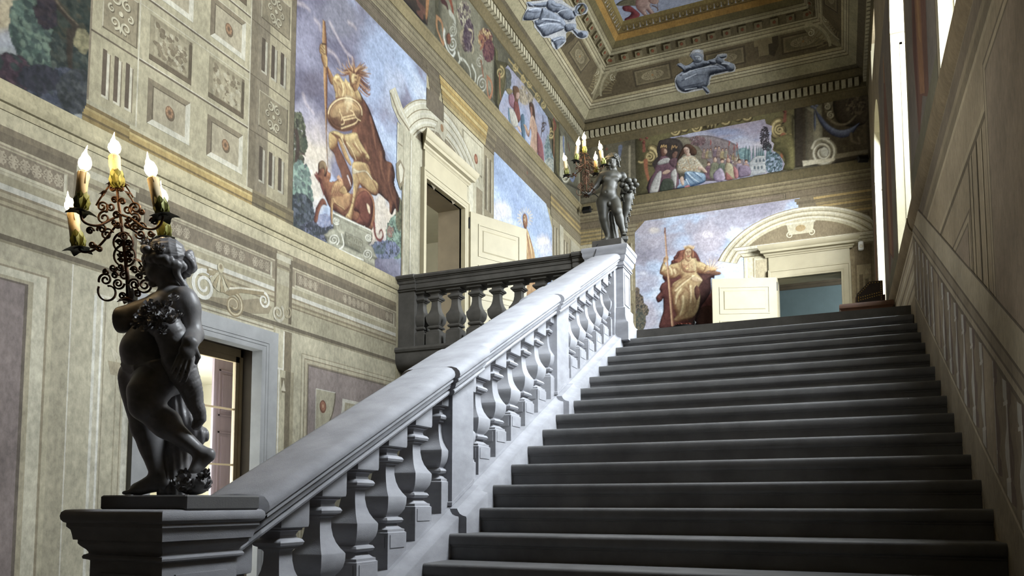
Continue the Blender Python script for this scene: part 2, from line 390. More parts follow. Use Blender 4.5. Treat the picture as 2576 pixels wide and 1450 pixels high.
for yd, side in ((2.60, 1), (4.56, -1), (4.87, 1), (6.64, -1), (6.96, 1), (8.67, -1)):   # half balusters against dies
    if side > 0: hb = baluster(ya=0, yb=.1025)
    else: hb = baluster(ya=-.1025, yb=0)
    o = hb.build('half_baluster', M['stone'], bal, smooth='auto'); o.location = Vector((XCB, yd, nose(yd))) - Vector(bal.location)
# outer wall carrying the flight
b = MB(); b.add([(x, y, z) for x in (XCB-.17, XCB+.17) for y, z in ((2.3, 0), (2.3, nose(2.3)-.25), (8.9, nose(8.9)-.25), (8.9, 0))], [(0,1,2,3),(7,6,5,4),(0,4,5,1),(1,5,6,2),(2,6,7,3),(3,7,4,0)])
b.xf(LB).build('string_wall', M['stone'], bal)
# ================================================================ PEDESTALS
CAPP = [(.195,1.30),(.195,1.452),(.198,1.455),(.214,1.460),(.216,1.468),(.212,1.476),(.200,1.481),(.200,1.486),(.206,1.496),(.222,1.512),(.228,1.521),(.228,1.535),(.240,1.536),(.243,1.556),(.247,1.575),(.258,1.588),(.258,1.602),(.266,1.606),(.273,1.616),(.275,1.630),(.272,1.645),(.262,1.654),(.24,1.656)]
def pedestal(name, cx, cy, zoff, label, base_z, hx=0, hy=0):
    t = thing(name, (cx, cy, base_z), label, 'pedestal'); L = local(t)
    b = MB(); b.sqloft(cx, cy, [(p[0]+hx, p[0]+hy, p[1]+zoff) for p in CAPP]); b.xf(L).build('cap', M['stone'], t, smooth='auto')
    b = MB(); b.sqloft(cx, cy, [(.19+hx, .19+hy, base_z+.0), (.19+hx, .19+hy, 1.40+zoff)]); b.xf(L).build('die', M['stone'], t)
    zb, zt = base_z+.28, 1.405+zoff
    b = MB()                                    # raised frame and field on the side facing the stairs and the front
    f = .19
    for a0, a1, c0, c1 in ((-.135,.135,zt-.025,zt),(-.135,.135,zb,zb+.025),(-.135,-.11,zb+.025,zt-.025),(.11,.135,zb+.025,zt-.025),(-.085,.085,zb+.05,zt-.05)):
        b.box(cx+f+hx, cx+f+hx+.012, cy+a0, cy+a1, c0, c1); b.box(cx+a0, cx+a1, cy-f-hy-.012, cy-f-hy, c0, c1)
    b.xf(L).build('panel', M['stone'], t)
    b = MB(); b.sqloft(cx, cy, [(.255+hx,.255+hy,base_z),(.255+hx,.255+hy,base_z+.12),(.245+hx,.245+hy,base_z+.14),(.225+hx,.225+hy,base_z+.15),(.215+hx,.215+hy,base_z+.18),(.205+hx,.205+hy,base_z+.20),(.205+hx,.205+hy,base_z+.215),(.19+hx,.19+hy,base_z+.225)]); b.xf(L).build('base', M['stone'], t, smooth='auto')
    return t
ped1 = pedestal('statue_pedestal', -2.57, 2.357, 0, 'square moulded stone pedestal at the foot of the balustrade, under the garlanded statue', 0.165)
b = MB(); b.bbox(-2.765, -2.30, 2.195, 2.60, 1.654, 1.712, .006); b.xf(local(ped1)).build('plinth_slab', M['step'], ped1)
# rail end merging with the cap
b = MB(); slope(b, railprof(), 2.55, 2.70); b.xf(LB).build('handrail_end', M['stone'], bal, smooth='auto')
# upper post
t = thing('landing_post', (-2.53, 8.885, 3.6), 'tall panelled stone newel post at the head of the stairs, under the cornucopia statue', 'post'); L = local(t); ped2 = t
cx, cy = -2.53, 8.885
b = MB(); b.sqloft(cx, cy, [(.225,.19,4.49),(.225,.19,4.505),(.236,.20,4.51),(.238,.202,4.522),(.228,.192,4.53),(.228,.192,4.555),(.24,.205,4.565),(.252,.215,4.59),(.252,.215,4.63),(.262,.222,4.635),(.275,.233,4.665),(.275,.233,4.70),(.285,.24,4.71),(.285,.24,4.75),(.278,.235,4.757)]); b.xf(L).build('cap', M['stone'], t, smooth='auto')
b = MB(); b.sqloft(cx, cy, [(.215,.165,3.62),(.215,.165,4.50)]); b.xf(L).build('die', M['stone'], t)
b = MB(); b.sqloft(cx-.02, 8.68, [(.15,.06,3.55),(.15,.06,4.56)]); b.xf(L).build('pilaster', M['stone'], t)
b = MB()
for a0, a1, c0, c1 in ((-.115,.115,4.42,4.44),(-.115,.115,4.05,4.07),(-.115,-.095,4.07,4.42),(.095,.115,4.07,4.42)): b.box(cx+.215, cx+.223, cy+a0, cy+a1, c0, c1)
b.xf(L).build('panel', M['stone'], t)
b = MB(); b.sqloft(cx, cy, [(.285,.225,3.60),(.285,.225,3.80),(.28,.222,3.815),(.262,.208,3.83),(.25,.198,3.86),(.24,.19,3.90),(.24,.19,4.00),(.215,.165,4.01)]); b.xf(L).build('base', M['stone'], t, smooth='auto')
b = MB(); b.bbox(-2.70, -2.33, 8.72, 9.02, 4.752, 4.86, .006); b.xf(L).build('plinth_slab', M['dark_stone'], t)
# ================================================================ LANDING BALUSTRADE
lbal = thing('landing_balustrade', (-4.1, 8.885, 3.5), 'dark level stone balustrade guarding the edge of the landing above the stairwell', 'balustrade'); L = local(lbal)
ZR = 4.75
hp = [(0,0),(.15,0),(.19,-.012),(.20,-.035),(.19,-.06),(.172,-.066),(.172,-.078),(.16,-.083),(.155,-.12),(.145,-.128),(.145,-.14),(.15,-.15),(.15,-.19),(.135,-.20),(.135,-.215),(.115,-.225)]
loop = [(8.885 + y, ZR + z) for y, z in hp] + [(8.885 - y, ZR + z) for y, z in hp[1:]][::-1]
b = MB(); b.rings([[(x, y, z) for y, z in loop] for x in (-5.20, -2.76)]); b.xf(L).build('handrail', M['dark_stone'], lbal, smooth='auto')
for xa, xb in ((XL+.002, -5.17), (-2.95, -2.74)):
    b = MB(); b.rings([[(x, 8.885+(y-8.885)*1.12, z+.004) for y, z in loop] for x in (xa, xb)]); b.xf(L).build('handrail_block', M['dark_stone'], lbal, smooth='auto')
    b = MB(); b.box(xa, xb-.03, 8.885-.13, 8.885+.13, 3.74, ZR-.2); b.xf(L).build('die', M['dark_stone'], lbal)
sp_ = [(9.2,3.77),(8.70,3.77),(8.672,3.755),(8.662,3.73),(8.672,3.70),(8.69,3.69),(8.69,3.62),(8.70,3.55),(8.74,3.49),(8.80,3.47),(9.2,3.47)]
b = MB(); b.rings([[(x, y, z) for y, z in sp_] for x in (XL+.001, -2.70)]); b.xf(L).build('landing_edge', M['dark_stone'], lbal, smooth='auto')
def baluster_level():
    bm = MB(); prof = [(.1025,3.765),(.1025,3.945)] + [(h*1.0, 3.945 + (z-.252)*(4.505-3.945)/(.764-.252)) for h, z in BP[2:-2]] + [(.1025,4.50),(.1025,4.56)]
    return bm.sqloft(0, 0, [(h, z-3.5) for h, z in prof])
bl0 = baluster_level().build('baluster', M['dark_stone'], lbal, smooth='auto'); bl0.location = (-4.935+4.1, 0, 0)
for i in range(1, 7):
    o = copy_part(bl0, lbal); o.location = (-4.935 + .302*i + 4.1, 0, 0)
b = MB().sqloft(0, 0, [(.08, 3.765-3.5), (.08, 3.945-3.5)]); 
o = copy_part(bl0, lbal); o.location = (-5.152+4.1, 0, 0); o.scale = (.85, 1, 1)
def pc0(c): return tuple(x*.44 for x in lin(c))
# ================================================================ CORNICES, STRING COURSES
def extr_y(b, prof, X, sgn, ya, yb): return b.rings([[(X + sgn*p, y, z) for p, z in prof] for y in (ya, yb)])
def extr_x(b, prof, Y, sgn, xa, xb): return b.rings([[(x, Y + sgn*p, z) for p, z in prof] for x in (xa, xb)])
CORN = [(-.01,10.02),(.02,10.03),(.03,10.06),(.03,10.10),(.045,10.12),(.05,10.17),(.065,10.185),(.065,10.395),(.15,10.40),(.155,10.43),(.18,10.46),(.19,10.50),(.19,10.53),(.02,10.58),(-.01,10.58)]
trims = []
for nm, ax in (('trim_1', 'F'), ('trim_2', 'L'), ('trim_3', 'R')):
    root = bpy.data.objects.new(nm, None); COL.objects.link(root); root['kind'] = 'structure'
    b = MB(); b.cur = pc0((134, 120, 88))
    if ax == 'F': extr_x(b, CORN, YF, -1, XL, XR)
    elif ax == 'L': extr_y(b, CORN, XL, 1, 2.0, YF)
    else: extr_y(b, [(p*.5, z) for p, z in CORN], XR, -1, 2.0, YF)
    b.build('cornice', M['fresco'], root, smooth='auto')
    d = MB(); d.cur = tuple(x*1.35 for x in pc0((196, 186, 156)))
    if ax == 'F':
        d.box(-.04, .04, -.075, .0, -.075, .075); o0 = d.build('dentil', M['fresco'], root)
        for i in range(48):
            o = o0 if i == 0 else copy_part(o0, root); o.location = (XL + .22 + i*.1225, YF-.065, 10.30)
    elif ax == 'L':
        d.box(.0, .075, -.04, .04, -.075, .075); o0 = d.build('dentil', M['fresco'], root)
        for i in range(72):
            o = o0 if i == 0 else copy_part(o0, root); o.location = (XL+.065, YF - .22 - i*.1225, 10.30)
    else:
        d.box(-.06, 0, -.04, .04, -.075, .075); o0 = d.build('dentil', M['fresco_dim'], root)
        for i in range(30):
            o = o0 if i == 0 else copy_part(o0, root); o.location = (XR-.03, YF - .22 - i*.1225, 10.30)
# string courses: ledge at z 8.67 round the hall, dado ledge at z 4.59
STR = [(-.01,8.50),(.012,8.50),(.016,8.55),(.03,8.57),(.034,8.615),(.05,8.63),(.052,8.665),(.045,8.675),(-.01,8.68)]
DAD = [(-.01,4.50),(.008,4.50),(.014,4.525),(.014,4.548),(.03,4.556),(.042,4.585),(.046,4.605),(.038,4.628),(.016,4.64),(.006,4.72),(-.01,4.72)]
for k, (pf, zc) in enumerate(((STR, (146, 132, 98)), (DAD, (186, 174, 140)))):
    b = MB(); b.cur = pc0(zc)
    if k == 0: extr_y(b, pf, XL, 1, 2.0, YF); extr_x(b, pf, YF, -1, XL, XR); extr_y(b, [(p*.6, z) for p, z in pf], XR, -1, 2, 8.4)
    else: extr_y(b, pf, XL, 1, 2.0, 8.70)
    b.build('trim_%d' % (4+k), M['fresco'], smooth='auto', kind='structure')
b = MB(); b.cur = pc0((176, 152, 116)); extr_y(b, [(-.01,4.40),(.01,4.42),(.03,4.45),(.045,4.50),(.05,4.56),(.04,4.58),(-.01,4.58)], XR, -1, 2, 8.45); extr_y(b, [(-.01,4.40),(.01,4.42),(.03,4.45),(.045,4.50),(.05,4.56),(.04,4.58),(-.01,4.58)], XR, -1, 8.52, YF); b.build('trim_6', M['fresco_dim'], smooth='auto', kind='structure')
# ================================================================ DOORS
def frame_sweep(b, prof, y0, y1, ztop, zbot, X, sgn=1, axis='x'):
    """architrave round an opening; prof (w outwards from the opening, p proud of the wall)"""
    def P(w, p, k):
        y = (y0 - w, y0 - w, y1 + w, y1 + w)[k]; z = (zbot, ztop + w, ztop + w, zbot)[k]
        return (X + sgn*p, y, z) if axis == 'x' else (y, X + sgn*p, z)
    return b.rings([[P(w, p, k) for w, p in prof] for k in range(4)])
# lower glazed door (left wall)
d1 = bpy.data.objects.new('door_1', None); COL.objects.link(d1); d1.location = (XL, 5.43, 0); d1['kind'] = 'structure'; L = local(d1)
b = MB(); frame_sweep(b, [(0,-.10),(0,.030),(.02,.038),(.045,.040),(.05,.046),(.075,.048),(.08,.054),(.19,.06),(.215,.052),(.215,-.02)], 4.78, 6.105, 3.25, 0, XL); b.xf(L).build('stone_surround', M['door_stone'], d1, smooth='auto')
b = MB()
for y0, y1 in ((4.66,4.72),(6.20,6.26)): b.box(XL-.40, XL-.34, y0, y1, 0, 3.32)
b.box(XL-.40, XL-.34, 4.66, 6.26, 3.22, 3.32); b.xf(L).build('door_frame', M['win_wood'], d1)
for y0, y1 in ((4.72, 5.45), (5.47, 6.20)):
    lf_ = MB(); x0, x1 = XL-.395, XL-.355
    lf_.box(x0, x1, y0, y0+.05, .02, 3.22); lf_.box(x0, x1, y1-.05, y1, .02, 3.22); lf_.box(x0, x1, y0, y1, 3.16, 3.22); lf_.box(x0, x1, y0, y1, .02, .5)
    lo = lf_.xf(L).build('glazed_leaf', M['win_wood'], d1)
    zz = [.5, 1.02, 1.55, 2.08, 2.66, 3.16]
    gb = MB()
    for z in zz[1:-1]: gb.box(x0+.01, x1-.01, y0+.05, y1-.05, z-.009, z+.009)
    gb.xf(L).build('glazing_bar', M['win_wood'], lo)
    for a in range(5):
        pb = MB(); pb.add([(x0+.02, y0+.05, zz[a]), (x0+.02, y1-.05, zz[a]), (x0+.02, y1-.05, zz[a+1]), (x0+.02, y0+.05, zz[a+1])], [(0,1,2,3)]); pb.xf(L).build('pane', M['glass'], lo)
b = MB(); b.box(XL-.34, XL-.10, 6.235, 6.262, 0, 3.32); b.box(XL-.34, XL-.10, 4.658, 4.685, 0, 3.32); b.box(XL-.34, XL-.10, 4.66, 6.26, 3.30, 3.322); b.xf(L).build('reveal_lining', M['reveal'], d1)  # added lining boxes; the reveal's shade is put into their dark colour
for y0, y1, rz in ((6.16, 6.58, 0), (4.35, 4.62, 0)):                      # inner shutters folded back
    sb = MB(); xs = XL-.66
    sb.box(xs-.03, xs, y0, y1, .05, 3.25)
    so = sb.xf(L).build('inner_shutter', M['shutter'], d1)
    for z0, z1 in ((.2, .95), (1.1, 2.45), (2.62, 3.12)):
        pf = MB(); pf.box(xs, xs+.012, y0+.07, y0+.085, z0, z1); pf.box(xs, xs+.012, y1-.085, y1-.07, z0, z1); pf.box(xs, xs+.012, y0+.07, y1-.07, z1-.015, z1); pf.box(xs, xs+.012, y0+.07, y1-.07, z0, z0+.015); pf.box(xs, xs+.008, y0+.12, y1-.12, z0+.05, z1-.05)
        pf.xf(L).build('shutter_panel', M['shutter'], so)
b = MB(); b.box(XL-4.2, XL-4.1, 2.6, 9.2, 0, 3.6); b.box(XL-4.2, XL-.45, 9.1, 9.2, 0, 3.6); b.box(XL-4.2, XL-.45, 2.6, 2.7, 0, 3.6); b.box(XL-4.2, XL-.45, 2.6, 9.2, 3.55, 3.65); b.box(XL-4.2, XL-.45, 2.6, 9.2, -.1, 0); b.xf(L).build('room_beyond', M['plaster'], d1)
area('side_room_daylight', (XL-3.9, 5.0, 1.9), (0, math.radians(-90), 0), 2.2, 1.8, 900, DAY)
# landing door (left wall)
d2 = bpy.data.objects.new('door_2', None); COL.objects.link(d2); d2.location = (XL, 10.03, ZLAND); d2['kind'] = 'structure'; L = local(d2)
AR = [(0,-.06),(0,.045),(.03,.05),(.035,.056),(.09,.06),(.095,.07),(.12,.075),(.125,.02),(.125,-.02)]
b = MB(); frame_sweep(b, AR, 9.42, 10.66, 6.40, ZLAND, XL); b.xf(L).build('architrave', M['cream'], d2, smooth='auto')
b = MB(); b.box(XL-.01, XL+.045, 9.36, 10.72, 6.52, 6.83); b.xf(L).build('frieze', M['cream'], d2)
HOOD = [(-.01,6.80),(.05,6.80),(.06,6.83),(.075,6.84),(.08,6.87),(.13,6.885),(.135,6.93),(.15,6.94),(.165,6.97),(.18,7.01),(.18,7.035),(-.01,7.06)]
def hood(b, axis, c0, c1, W, sgn, prof):            # mitred returns at both ends
    def pt(s, p, z): return (W + sgn*p, s, z) if axis == 'x' else (s, W + sgn*p, z)
    return b.rings([[pt(c0 - max(p, 0), p, z) for p, z in prof], [pt(c1 + max(p, 0), p, z) for p, z in prof]])
b = MB(); hood(b, 'x', 9.36, 10.72, XL, 1, HOOD); b.xf(L).build('cornice_hood', M['cream'], d2, smooth='auto')
b = MB(); b.box(XL-.45, XL-.03, 9.36, 9.42, ZLAND, 6.44); b.box(XL-.45, XL-.03, 10.66, 10.70, ZLAND, 6.44); b.box(XL-.45, XL-.03, 9.36, 10.70, 6.40, 6.44); b.xf(L).build('reveal_lining', M['cream_dark'], d2)
b = MB(); x0 = XL-3.2
b.box(x0-.1, x0, 7.5, 14, ZLAND-.1, 7.3); b.box(x0, XL-.45, 7.4, 7.5, ZLAND-.1, 7.3); b.box(x0, XL-.45, 13.9, 14, ZLAND-.1, 7.3); b.box(x0, XL-.45, 7.5, 14, 7.2, 7.3); b.box(x0, XL-.45, 7.5, 14, ZLAND-.1, ZLAND); b.xf(L).build('room_beyond', M['plaster'], d2)
area('landing_room_daylight', (XL-1.9, 7.62, 5.6), (math.radians(-90), 0, 0), 1.8, 1.8, 150, DAY)
# door leaves: top-level hinged things built in their own frame (x along the leaf from the hinge)
def door_leaf(root, w, h, panels, m, th=.042):
    b = MB(); b.bbox(0, w, -th/2, th/2, 0, h, .004); lo = b.build('leaf', m, root)
    for (x0, x1, z0, z1) in panels:
        pb = MB()
        for sgn in (-1, 1):
            ya = sgn*th/2
            def bx(a0, a1, c0, c1, d): lo_, hi_ = sorted((ya, ya + sgn*d)); pb.box(a0, a1, lo_, hi_, c0, c1)
            e = .022
            bx(x0, x1, z0, z0+e, .010); bx(x0, x1, z1-e, z1, .010); bx(x0, x0+e, z0+e, z1-e, .010); bx(x1-e, x1, z0+e, z1-e, .010)
            r0, r1, s0, s1 = x0+.085, x1-.085, z0+.085, z1-.085
            pb.rings([[(r0, ya, s0), (r1, ya, s0), (r1, ya, s1), (r0, ya, s1)][::sgn], [(r0+.02, ya+sgn*.012, s0+.02), (r1-.02, ya+sgn*.012, s0+.02), (r1-.02, ya+sgn*.012, s1-.02), (r0+.02, ya+sgn*.012, s1-.02)][::sgn]])
        pb.build('door_panel', m, root)
    for z in (.35, h-.28): MB().lathe(-.012, 0, [(.0, z), (.011, z), (.011, z+.16), (.006, z+.185), (0, z+.19)], 10).build('hinge', M['black'], root)
hx, hy_, ex, ey = -5.375, 10.76, -4.86, 11.84
t = thing('door_leaf', (hx, hy_, ZLAND+.012), 'cream panelled door leaf standing open on the landing beside the pale doorway', 'door', rz=math.atan2(ey-hy_, ex-hx)); t['group'] = 'open door leaves'
door_leaf(t, 1.22, 2.57, [(.16, 1.06, 1.86, 2.40), (.16, 1.06, 1.16, 1.72), (.16, 1.06, .22, 1.02)], M['cream'])
d3 = bpy.data.objects.new('door_3', None); COL.objects.link(d3); d3.location = (-.49, YF, ZLAND); d3['kind'] = 'structure'; L = local(d3)
b = MB(); frame_sweep(b, [(w*1.5, p) for w, p in AR], -1.11, .12, 6.40, ZLAND, YF, -1, 'y'); b.xf(L).build('architrave', M['cream'], d3, smooth='auto')
b = MB(); b.box(-1.28, .29, YF-.045, YF+.01, 6.57, 6.90); b.xf(L).build('frieze', M['cream'], d3)
b = MB(); hood(b, 'y', -1.28, .29, YF, -1, [(p*1.15, 6.86 + (z-6.80)*1.0) for p, z in HOOD]); b.xf(L).build('cornice_hood', M['cream'], d3, smooth='auto')
b = MB(); b.box(-1.16, -1.11, YF+.03, YF+.5, ZLAND, 6.44); b.box(.12, .17, YF+.03, YF+.5, ZLAND, 6.44); b.box(-1.16, .17, YF+.03, YF+.5, 6.40, 6.44); b.xf(L).build('reveal_lining', M['cream'], d3)
b = MB(); b.box(-4, 3, 21.0, 21.1, ZLAND-.1, 7.35); b.box(-4, -3.9, YF+.5, 21, ZLAND-.1, 8.4); b.box(2.9, 3, YF+.5, 21, ZLAND-.1, 8.4); b.box(-4, 3, YF+.5, 21, ZLAND-.1, ZLAND); b.xf(L).build('room_beyond', M['blue_plaster'], d3)
b = MB(); b.box(-4, 3, 20.86, 21.1, 7.35, 7.75); b.box(-4, 3, 20.93, 21.1, 7.28, 7.36); b.xf(L).build('room_cornice', M['cream_dark'], d3)
b = MB(); b.box(-4, 3, YF+.5, 21.1, 8.35, 8.45); b.box(-4, 3, 20.95, 21.1, 7.75, 8.4); b.xf(L).build('room_cove', M['jamb'], d3)
area('far_room_daylight', (2.7, 19.0, 6.0), (0, math.radians(90), 0), 2.2, 1.8, 170, DAY)
hx, hy_, ex, ey = -1.13, 16.62, -2.39, 16.2
t = thing('door_leaf', (hx, hy_, ZLAND+.012), 'cream panelled door leaf folded back in front of the crowned woman fresco', 'door', rz=math.atan2(ey-hy_, ex-hx)); t['group'] = 'open door leaves'
door_leaf(t, 1.33, 2.60, [(.15, 1.18, 1.84, 2.42), (.15, 1.18, 1.12, 1.70), (.15, 1.18, .22, .98)], M['cream'])
# ================================================================ SCULPTING: smooth distance fields -> surface nets
class Sculpt:
    def __init__(s, lo, hi, h):
        s.lo = np.array(lo, float); s.h = h; s.n = np.ceil((np.array(hi) - s.lo)/h).astype(int) + 1
        s.F = np.full(s.n, 1.0, np.float32)
        s.ax = [s.lo[i] + h*np.arange(s.n[i]) for i in range(3)]
    def _sub(s, lo, hi):
        a = np.maximum(0, np.floor((np.array(lo) - s.lo)/s.h).astype(int)); b = np.minimum(s.n, np.ceil((np.array(hi) - s.lo)/s.h).astype(int) + 1)
        if np.any(a >= b): return None
        sl = tuple(slice(a[i], b[i]) for i in range(3))
        return sl, [s.ax[i][a[i]:b[i]].reshape([-1 if j == i else 1 for j in range(3)]) for i in range(3)]
    def _mix(s, sl, d, k, sub=False):
        f = s.F[sl]
        if sub:
            hh = np.clip(.5 - .5*(f + d)/k, 0, 1) if k else (-d > f)
            s.F[sl] = (f + (-d - f)*hh + k*hh*(1 - hh)) if k else np.maximum(f, -d)
        elif k:
            hh = np.clip(.5 + .5*(f - d)/k, 0, 1); s.F[sl] = f + (d - f)*hh - k*hh*(1 - hh)
        else: s.F[sl] = np.minimum(f, d)
    def cap(s, a, b, ra, rb=None, k=.02, sub=False):
        rb = ra if rb is None else rb; a, b = np.array(a, float), np.array(b, float); m = max(ra, rb) + k*1.5 + 2*s.h
        q = s._sub(np.minimum(a, b) - m, np.maximum(a, b) + m)
        if q is None: return s
        sl, (X, Y, Z) = q; d = b - a; L = max(float(d@d), 1e-9)
        t = np.clip(((X - a[0])*d[0] + (Y - a[1])*d[1] + (Z - a[2])*d[2])/L, 0, 1)
        D = np.sqrt((X - a[0] - t*d[0])**2 + (Y - a[1] - t*d[1])**2 + (Z - a[2] - t*d[2])**2) - (ra + (rb - ra)*t)
        s._mix(sl, D, k, sub); return s
    def ell(s, c, r, k=.02, rot=None, sub=False):
        c = np.array(c, float); r = np.array([r]*3 if np.isscalar(r) else r, float); m = r.max() + k*1.5 + 2*s.h
        q = s._sub(c - m, c + m)
        if q is None: return s
        sl, (X, Y, Z) = q; X, Y, Z = X - c[0], Y - c[1], Z - c[2]
        if rot is not None:
            R = np.array(rot); X, Y, Z = (R[0,0]*X + R[1,0]*Y + R[2,0]*Z, R[0,1]*X + R[1,1]*Y + R[2,1]*Z, R[0,2]*X + R[1,2]*Y + R[2,2]*Z)
        k0 = np.sqrt((X/r[0])**2 + (Y/r[1])**2 + (Z/r[2])**2); k1 = np.sqrt((X/r[0]**2)**2 + (Y/r[1]**2)**2 + (Z/r[2]**2)**2) + 1e-9
        s._mix(sl, k0*(k0 - 1)/k1, k, sub); return s
    def chain(s, pts, rs, k=.015):
        for i in range(len(pts)-1): s.cap(pts[i], pts[i+1], rs[i], rs[i+1], k)
        return s
    def ripple(s, amp, freq, dirv, lo=None, hi=None, phase=0):       # cut grooves
        X, Y, Z = np.meshgrid(*s.ax, indexing='ij', sparse=True); w = np.sin((X*dirv[0] + Y*dirv[1] + Z*dirv[2])*freq + phase)
        s.F += amp*w; return s
    def mesh(s):
        F = s.F; F = np.pad(F, 1, constant_values=1.0); lo = s.lo - s.h; n = F.shape
        ins = F < 0
        c = np.zeros(np.array(n) - 1, np.int8)
        for d in np.ndindex(2, 2, 2): c += ins[d[0]:n[0]-1+d[0], d[1]:n[1]-1+d[1], d[2]:n[2]-1+d[2]]
        act = (c > 0) & (c < 8); idx = -np.ones(act.shape, np.int64); cells = np.argwhere(act); idx[act] = np.arange(len(cells))
        pos = np.zeros((len(cells), 3)); cnt = np.zeros(len(cells)); cs = cells
        for axis in range(3):
            o = [i for i in range(3) if i != axis]
            for d in np.ndindex(2, 2):
                p = cs.copy(); p[:, o[0]] += d[0]; p[:, o[1]] += d[1]; q = p.copy(); q[:, axis] += 1
                a = F[tuple(p.T)]; b = F[tuple(q.T)]; mk = (a < 0) != (b < 0)
                t = np.where(mk, a/(a - b + 1e-12), 0); r = p.astype(float); r[:, axis] += t
                pos[mk] += r[mk]; cnt[mk] += 1
        V = pos/cnt[:, None]*s.h + lo
        Q = []
        for axis in range(3):
            o1, o2 = (axis+1) % 3, (axis+2) % 3
            sl = [slice(1, n[i]-1) for i in range(3)]; sl[axis] = slice(0, n[axis]-1); sl2 = list(sl); sl2[axis] = slice(1, n[axis])
            a = ins[tuple(sl)]; b = ins[tuple(sl2)]; E_ = np.argwhere(a != b); 
            if not len(E_): continue
            fl = a[tuple(E_.T)]; P = E_ + np.array([1 if i != axis else 0 for i in range(3)])
            def cell(d1, d2): q = P.copy(); q[:, o1] -= d1; q[:, o2] -= d2; return idx[tuple(q.T)]
            f = np.stack([cell(0, 0), cell(1, 0), cell(1, 1), cell(0, 1)], 1); f[~fl] = f[~fl][:, ::-1]; Q.append(f)
        return V, np.concatenate(Q)
    def build(s, name, m, parent, basis=None):
        V, Q = s.mesh()
        if basis is not None: V = V@np.array(basis).T
        me = bpy.data.meshes.new(name); me.vertices.add(len(V)); me.vertices.foreach_set('co', V.astype(np.float32).ravel())
        me.loops.add(Q.size); me.loops.foreach_set('vertex_index', Q.ravel().astype(np.int32)); me.polygons.add(len(Q))
        me.polygons.foreach_set('loop_start', np.arange(0, Q.size, 4, dtype=np.int32)); me.polygons.foreach_set('loop_total', np.full(len(Q), 4, np.int32))
        me.update(calc_edges=True); me.validate(); me.polygons.foreach_set('use_smooth', [True]*len(me.polygons)); me.materials.append(m)
        return link(bpy.data.objects.new(name, me), parent)
VIEW = np.array([[_cy, -_sy, 0], [_sy, _cy, 0], [0, 0, 1]])        # columns: right, away, up (turned with the statues)
def head(S, c, face, R=.078, k=.012, up=(0, 0, 1), chub=1.0):
    """child's head; c centre of the skull, face = unit forward vector"""
    f = np.array(face, float); f /= np.linalg.norm(f); u = np.array(up, float); u -= f*(u@f); u /= np.linalg.norm(u); l = np.cross(u, f); c = np.array(c, float)
    P = lambda x, y, z: c + f*x*R + l*y*R + u*z*R
    rot = np.stack([f, l, u], 1)
    S.ell(P(-.12, 0, .18), (1.08*R, .93*R, .98*R), .008, rot)                 # skull
    S.ell(P(.26, 0, -.38), (.74*R, .74*R*chub, .80*R), .016, rot)             # face mass
    for q in (-1, 1): S.ell(P(.52, .40*q, -.54), (.38*R, .34*R, .34*R), .010, rot)   # cheeks
    S.ell(P(.78, 0, -.98), (.22*R, .24*R, .19*R), .008, rot)                  # chin
    S.ell(P(.80, 0, .34), (.26*R, .56*R, .30*R), .010, rot)                   # forehead
    for q in (-1, 1):
        S.ell(P(1.10, .37*q, -.05), (.26*R, .24*R, .15*R), .010, rot, sub=True)  # sockets
        S.ell(P(.86, .36*q, -.06), (.15*R, .17*R, .115*R), .002, rot)            # eyeballs
        S.cap(P(1.02, .14*q, .12), P(.84, .62*q, .14), .055*R, .035*R, .006)     # brow ridge
        S.cap(P(.985, .20*q, .03), P(.90, .54*q, .01), .035*R, .025*R, .002)     # upper lid
        S.cap(P(.97, .22*q, -.15), P(.90, .50*q, -.14), .025*R, .02*R, .002)     # lower lid
        S.ell(P(.0, .90*q, -.20), (.20*R, .11*R, .28*R), .004, rot)              # ear
        S.ell(P(.05, 1.0*q, -.20), (.10*R, .06*R, .16*R), .002, rot, sub=True)
    S.cap(P(.98, 0, .06), P(1.20, 0, -.32), .075*R, .125*R, .006)             # nose
    for q in (-1, 1): S.ell(P(1.05, .13*q, -.37), .09*R, .003)
    S.ell(P(1.04, 0, -.62), (.10*R, .25*R, .065*R), .004, rot); S.ell(P(1.0, 0, -.75), (.10*R, .20*R, .065*R), .004, rot)
    S.cap(P(1.14, -.2, -.685), P(1.14, .2, -.685), .026*R, .026*R, .002, sub=True)
    return P, rot
def hand(S, w, d, nrm, size=.060, curl=.9, k=.008, spread=.25, side=1):
    """w wrist, d pointing along the palm, nrm palm normal (side the fingers curl to)"""
    w = np.array(w, float); d = np.array(d, float); d /= np.linalg.norm(d); nr = np.array(nrm, float); nr -= d*(nr@d); nr /= np.linalg.norm(nr); sd = np.cross(d, nr)*side
    pc = w + d*size*.45
    S.ell(pc, (size*.50, size*.24, size*.42), .012, np.stack([d, nr, sd], 1))
    for i, (o, L) in enumerate(((-.30, .92), (-.10, 1.0), (.10, .95), (.29, .78))):
        p = w + d*size*.82 + sd*o*size*1.05; v = d + sd*o*spread; r = size*.105; pts = [p]
        for sgm, fr in enumerate((.42, .32, .26)):
            ang = curl*(.45 + .5*sgm); q = v*math.cos(ang) + nr*math.sin(ang); q /= np.linalg.norm(q); p = p + q*size*L*fr*1.25; pts.append(p)
        S.chain(pts, [r*1.08, r, r*.92, r*.78], .003)
    t0 = w + d*size*.22 - sd*size*.34; t1 = t0 + (d*.55 - sd*.6 + nr*.35)*size*.5; t2 = t1 + (d*.75 - sd*.1 + nr*.6)*size*.42
    S.chain([t0, t1, t2], [size*.16, size*.125, size*.095], .006)
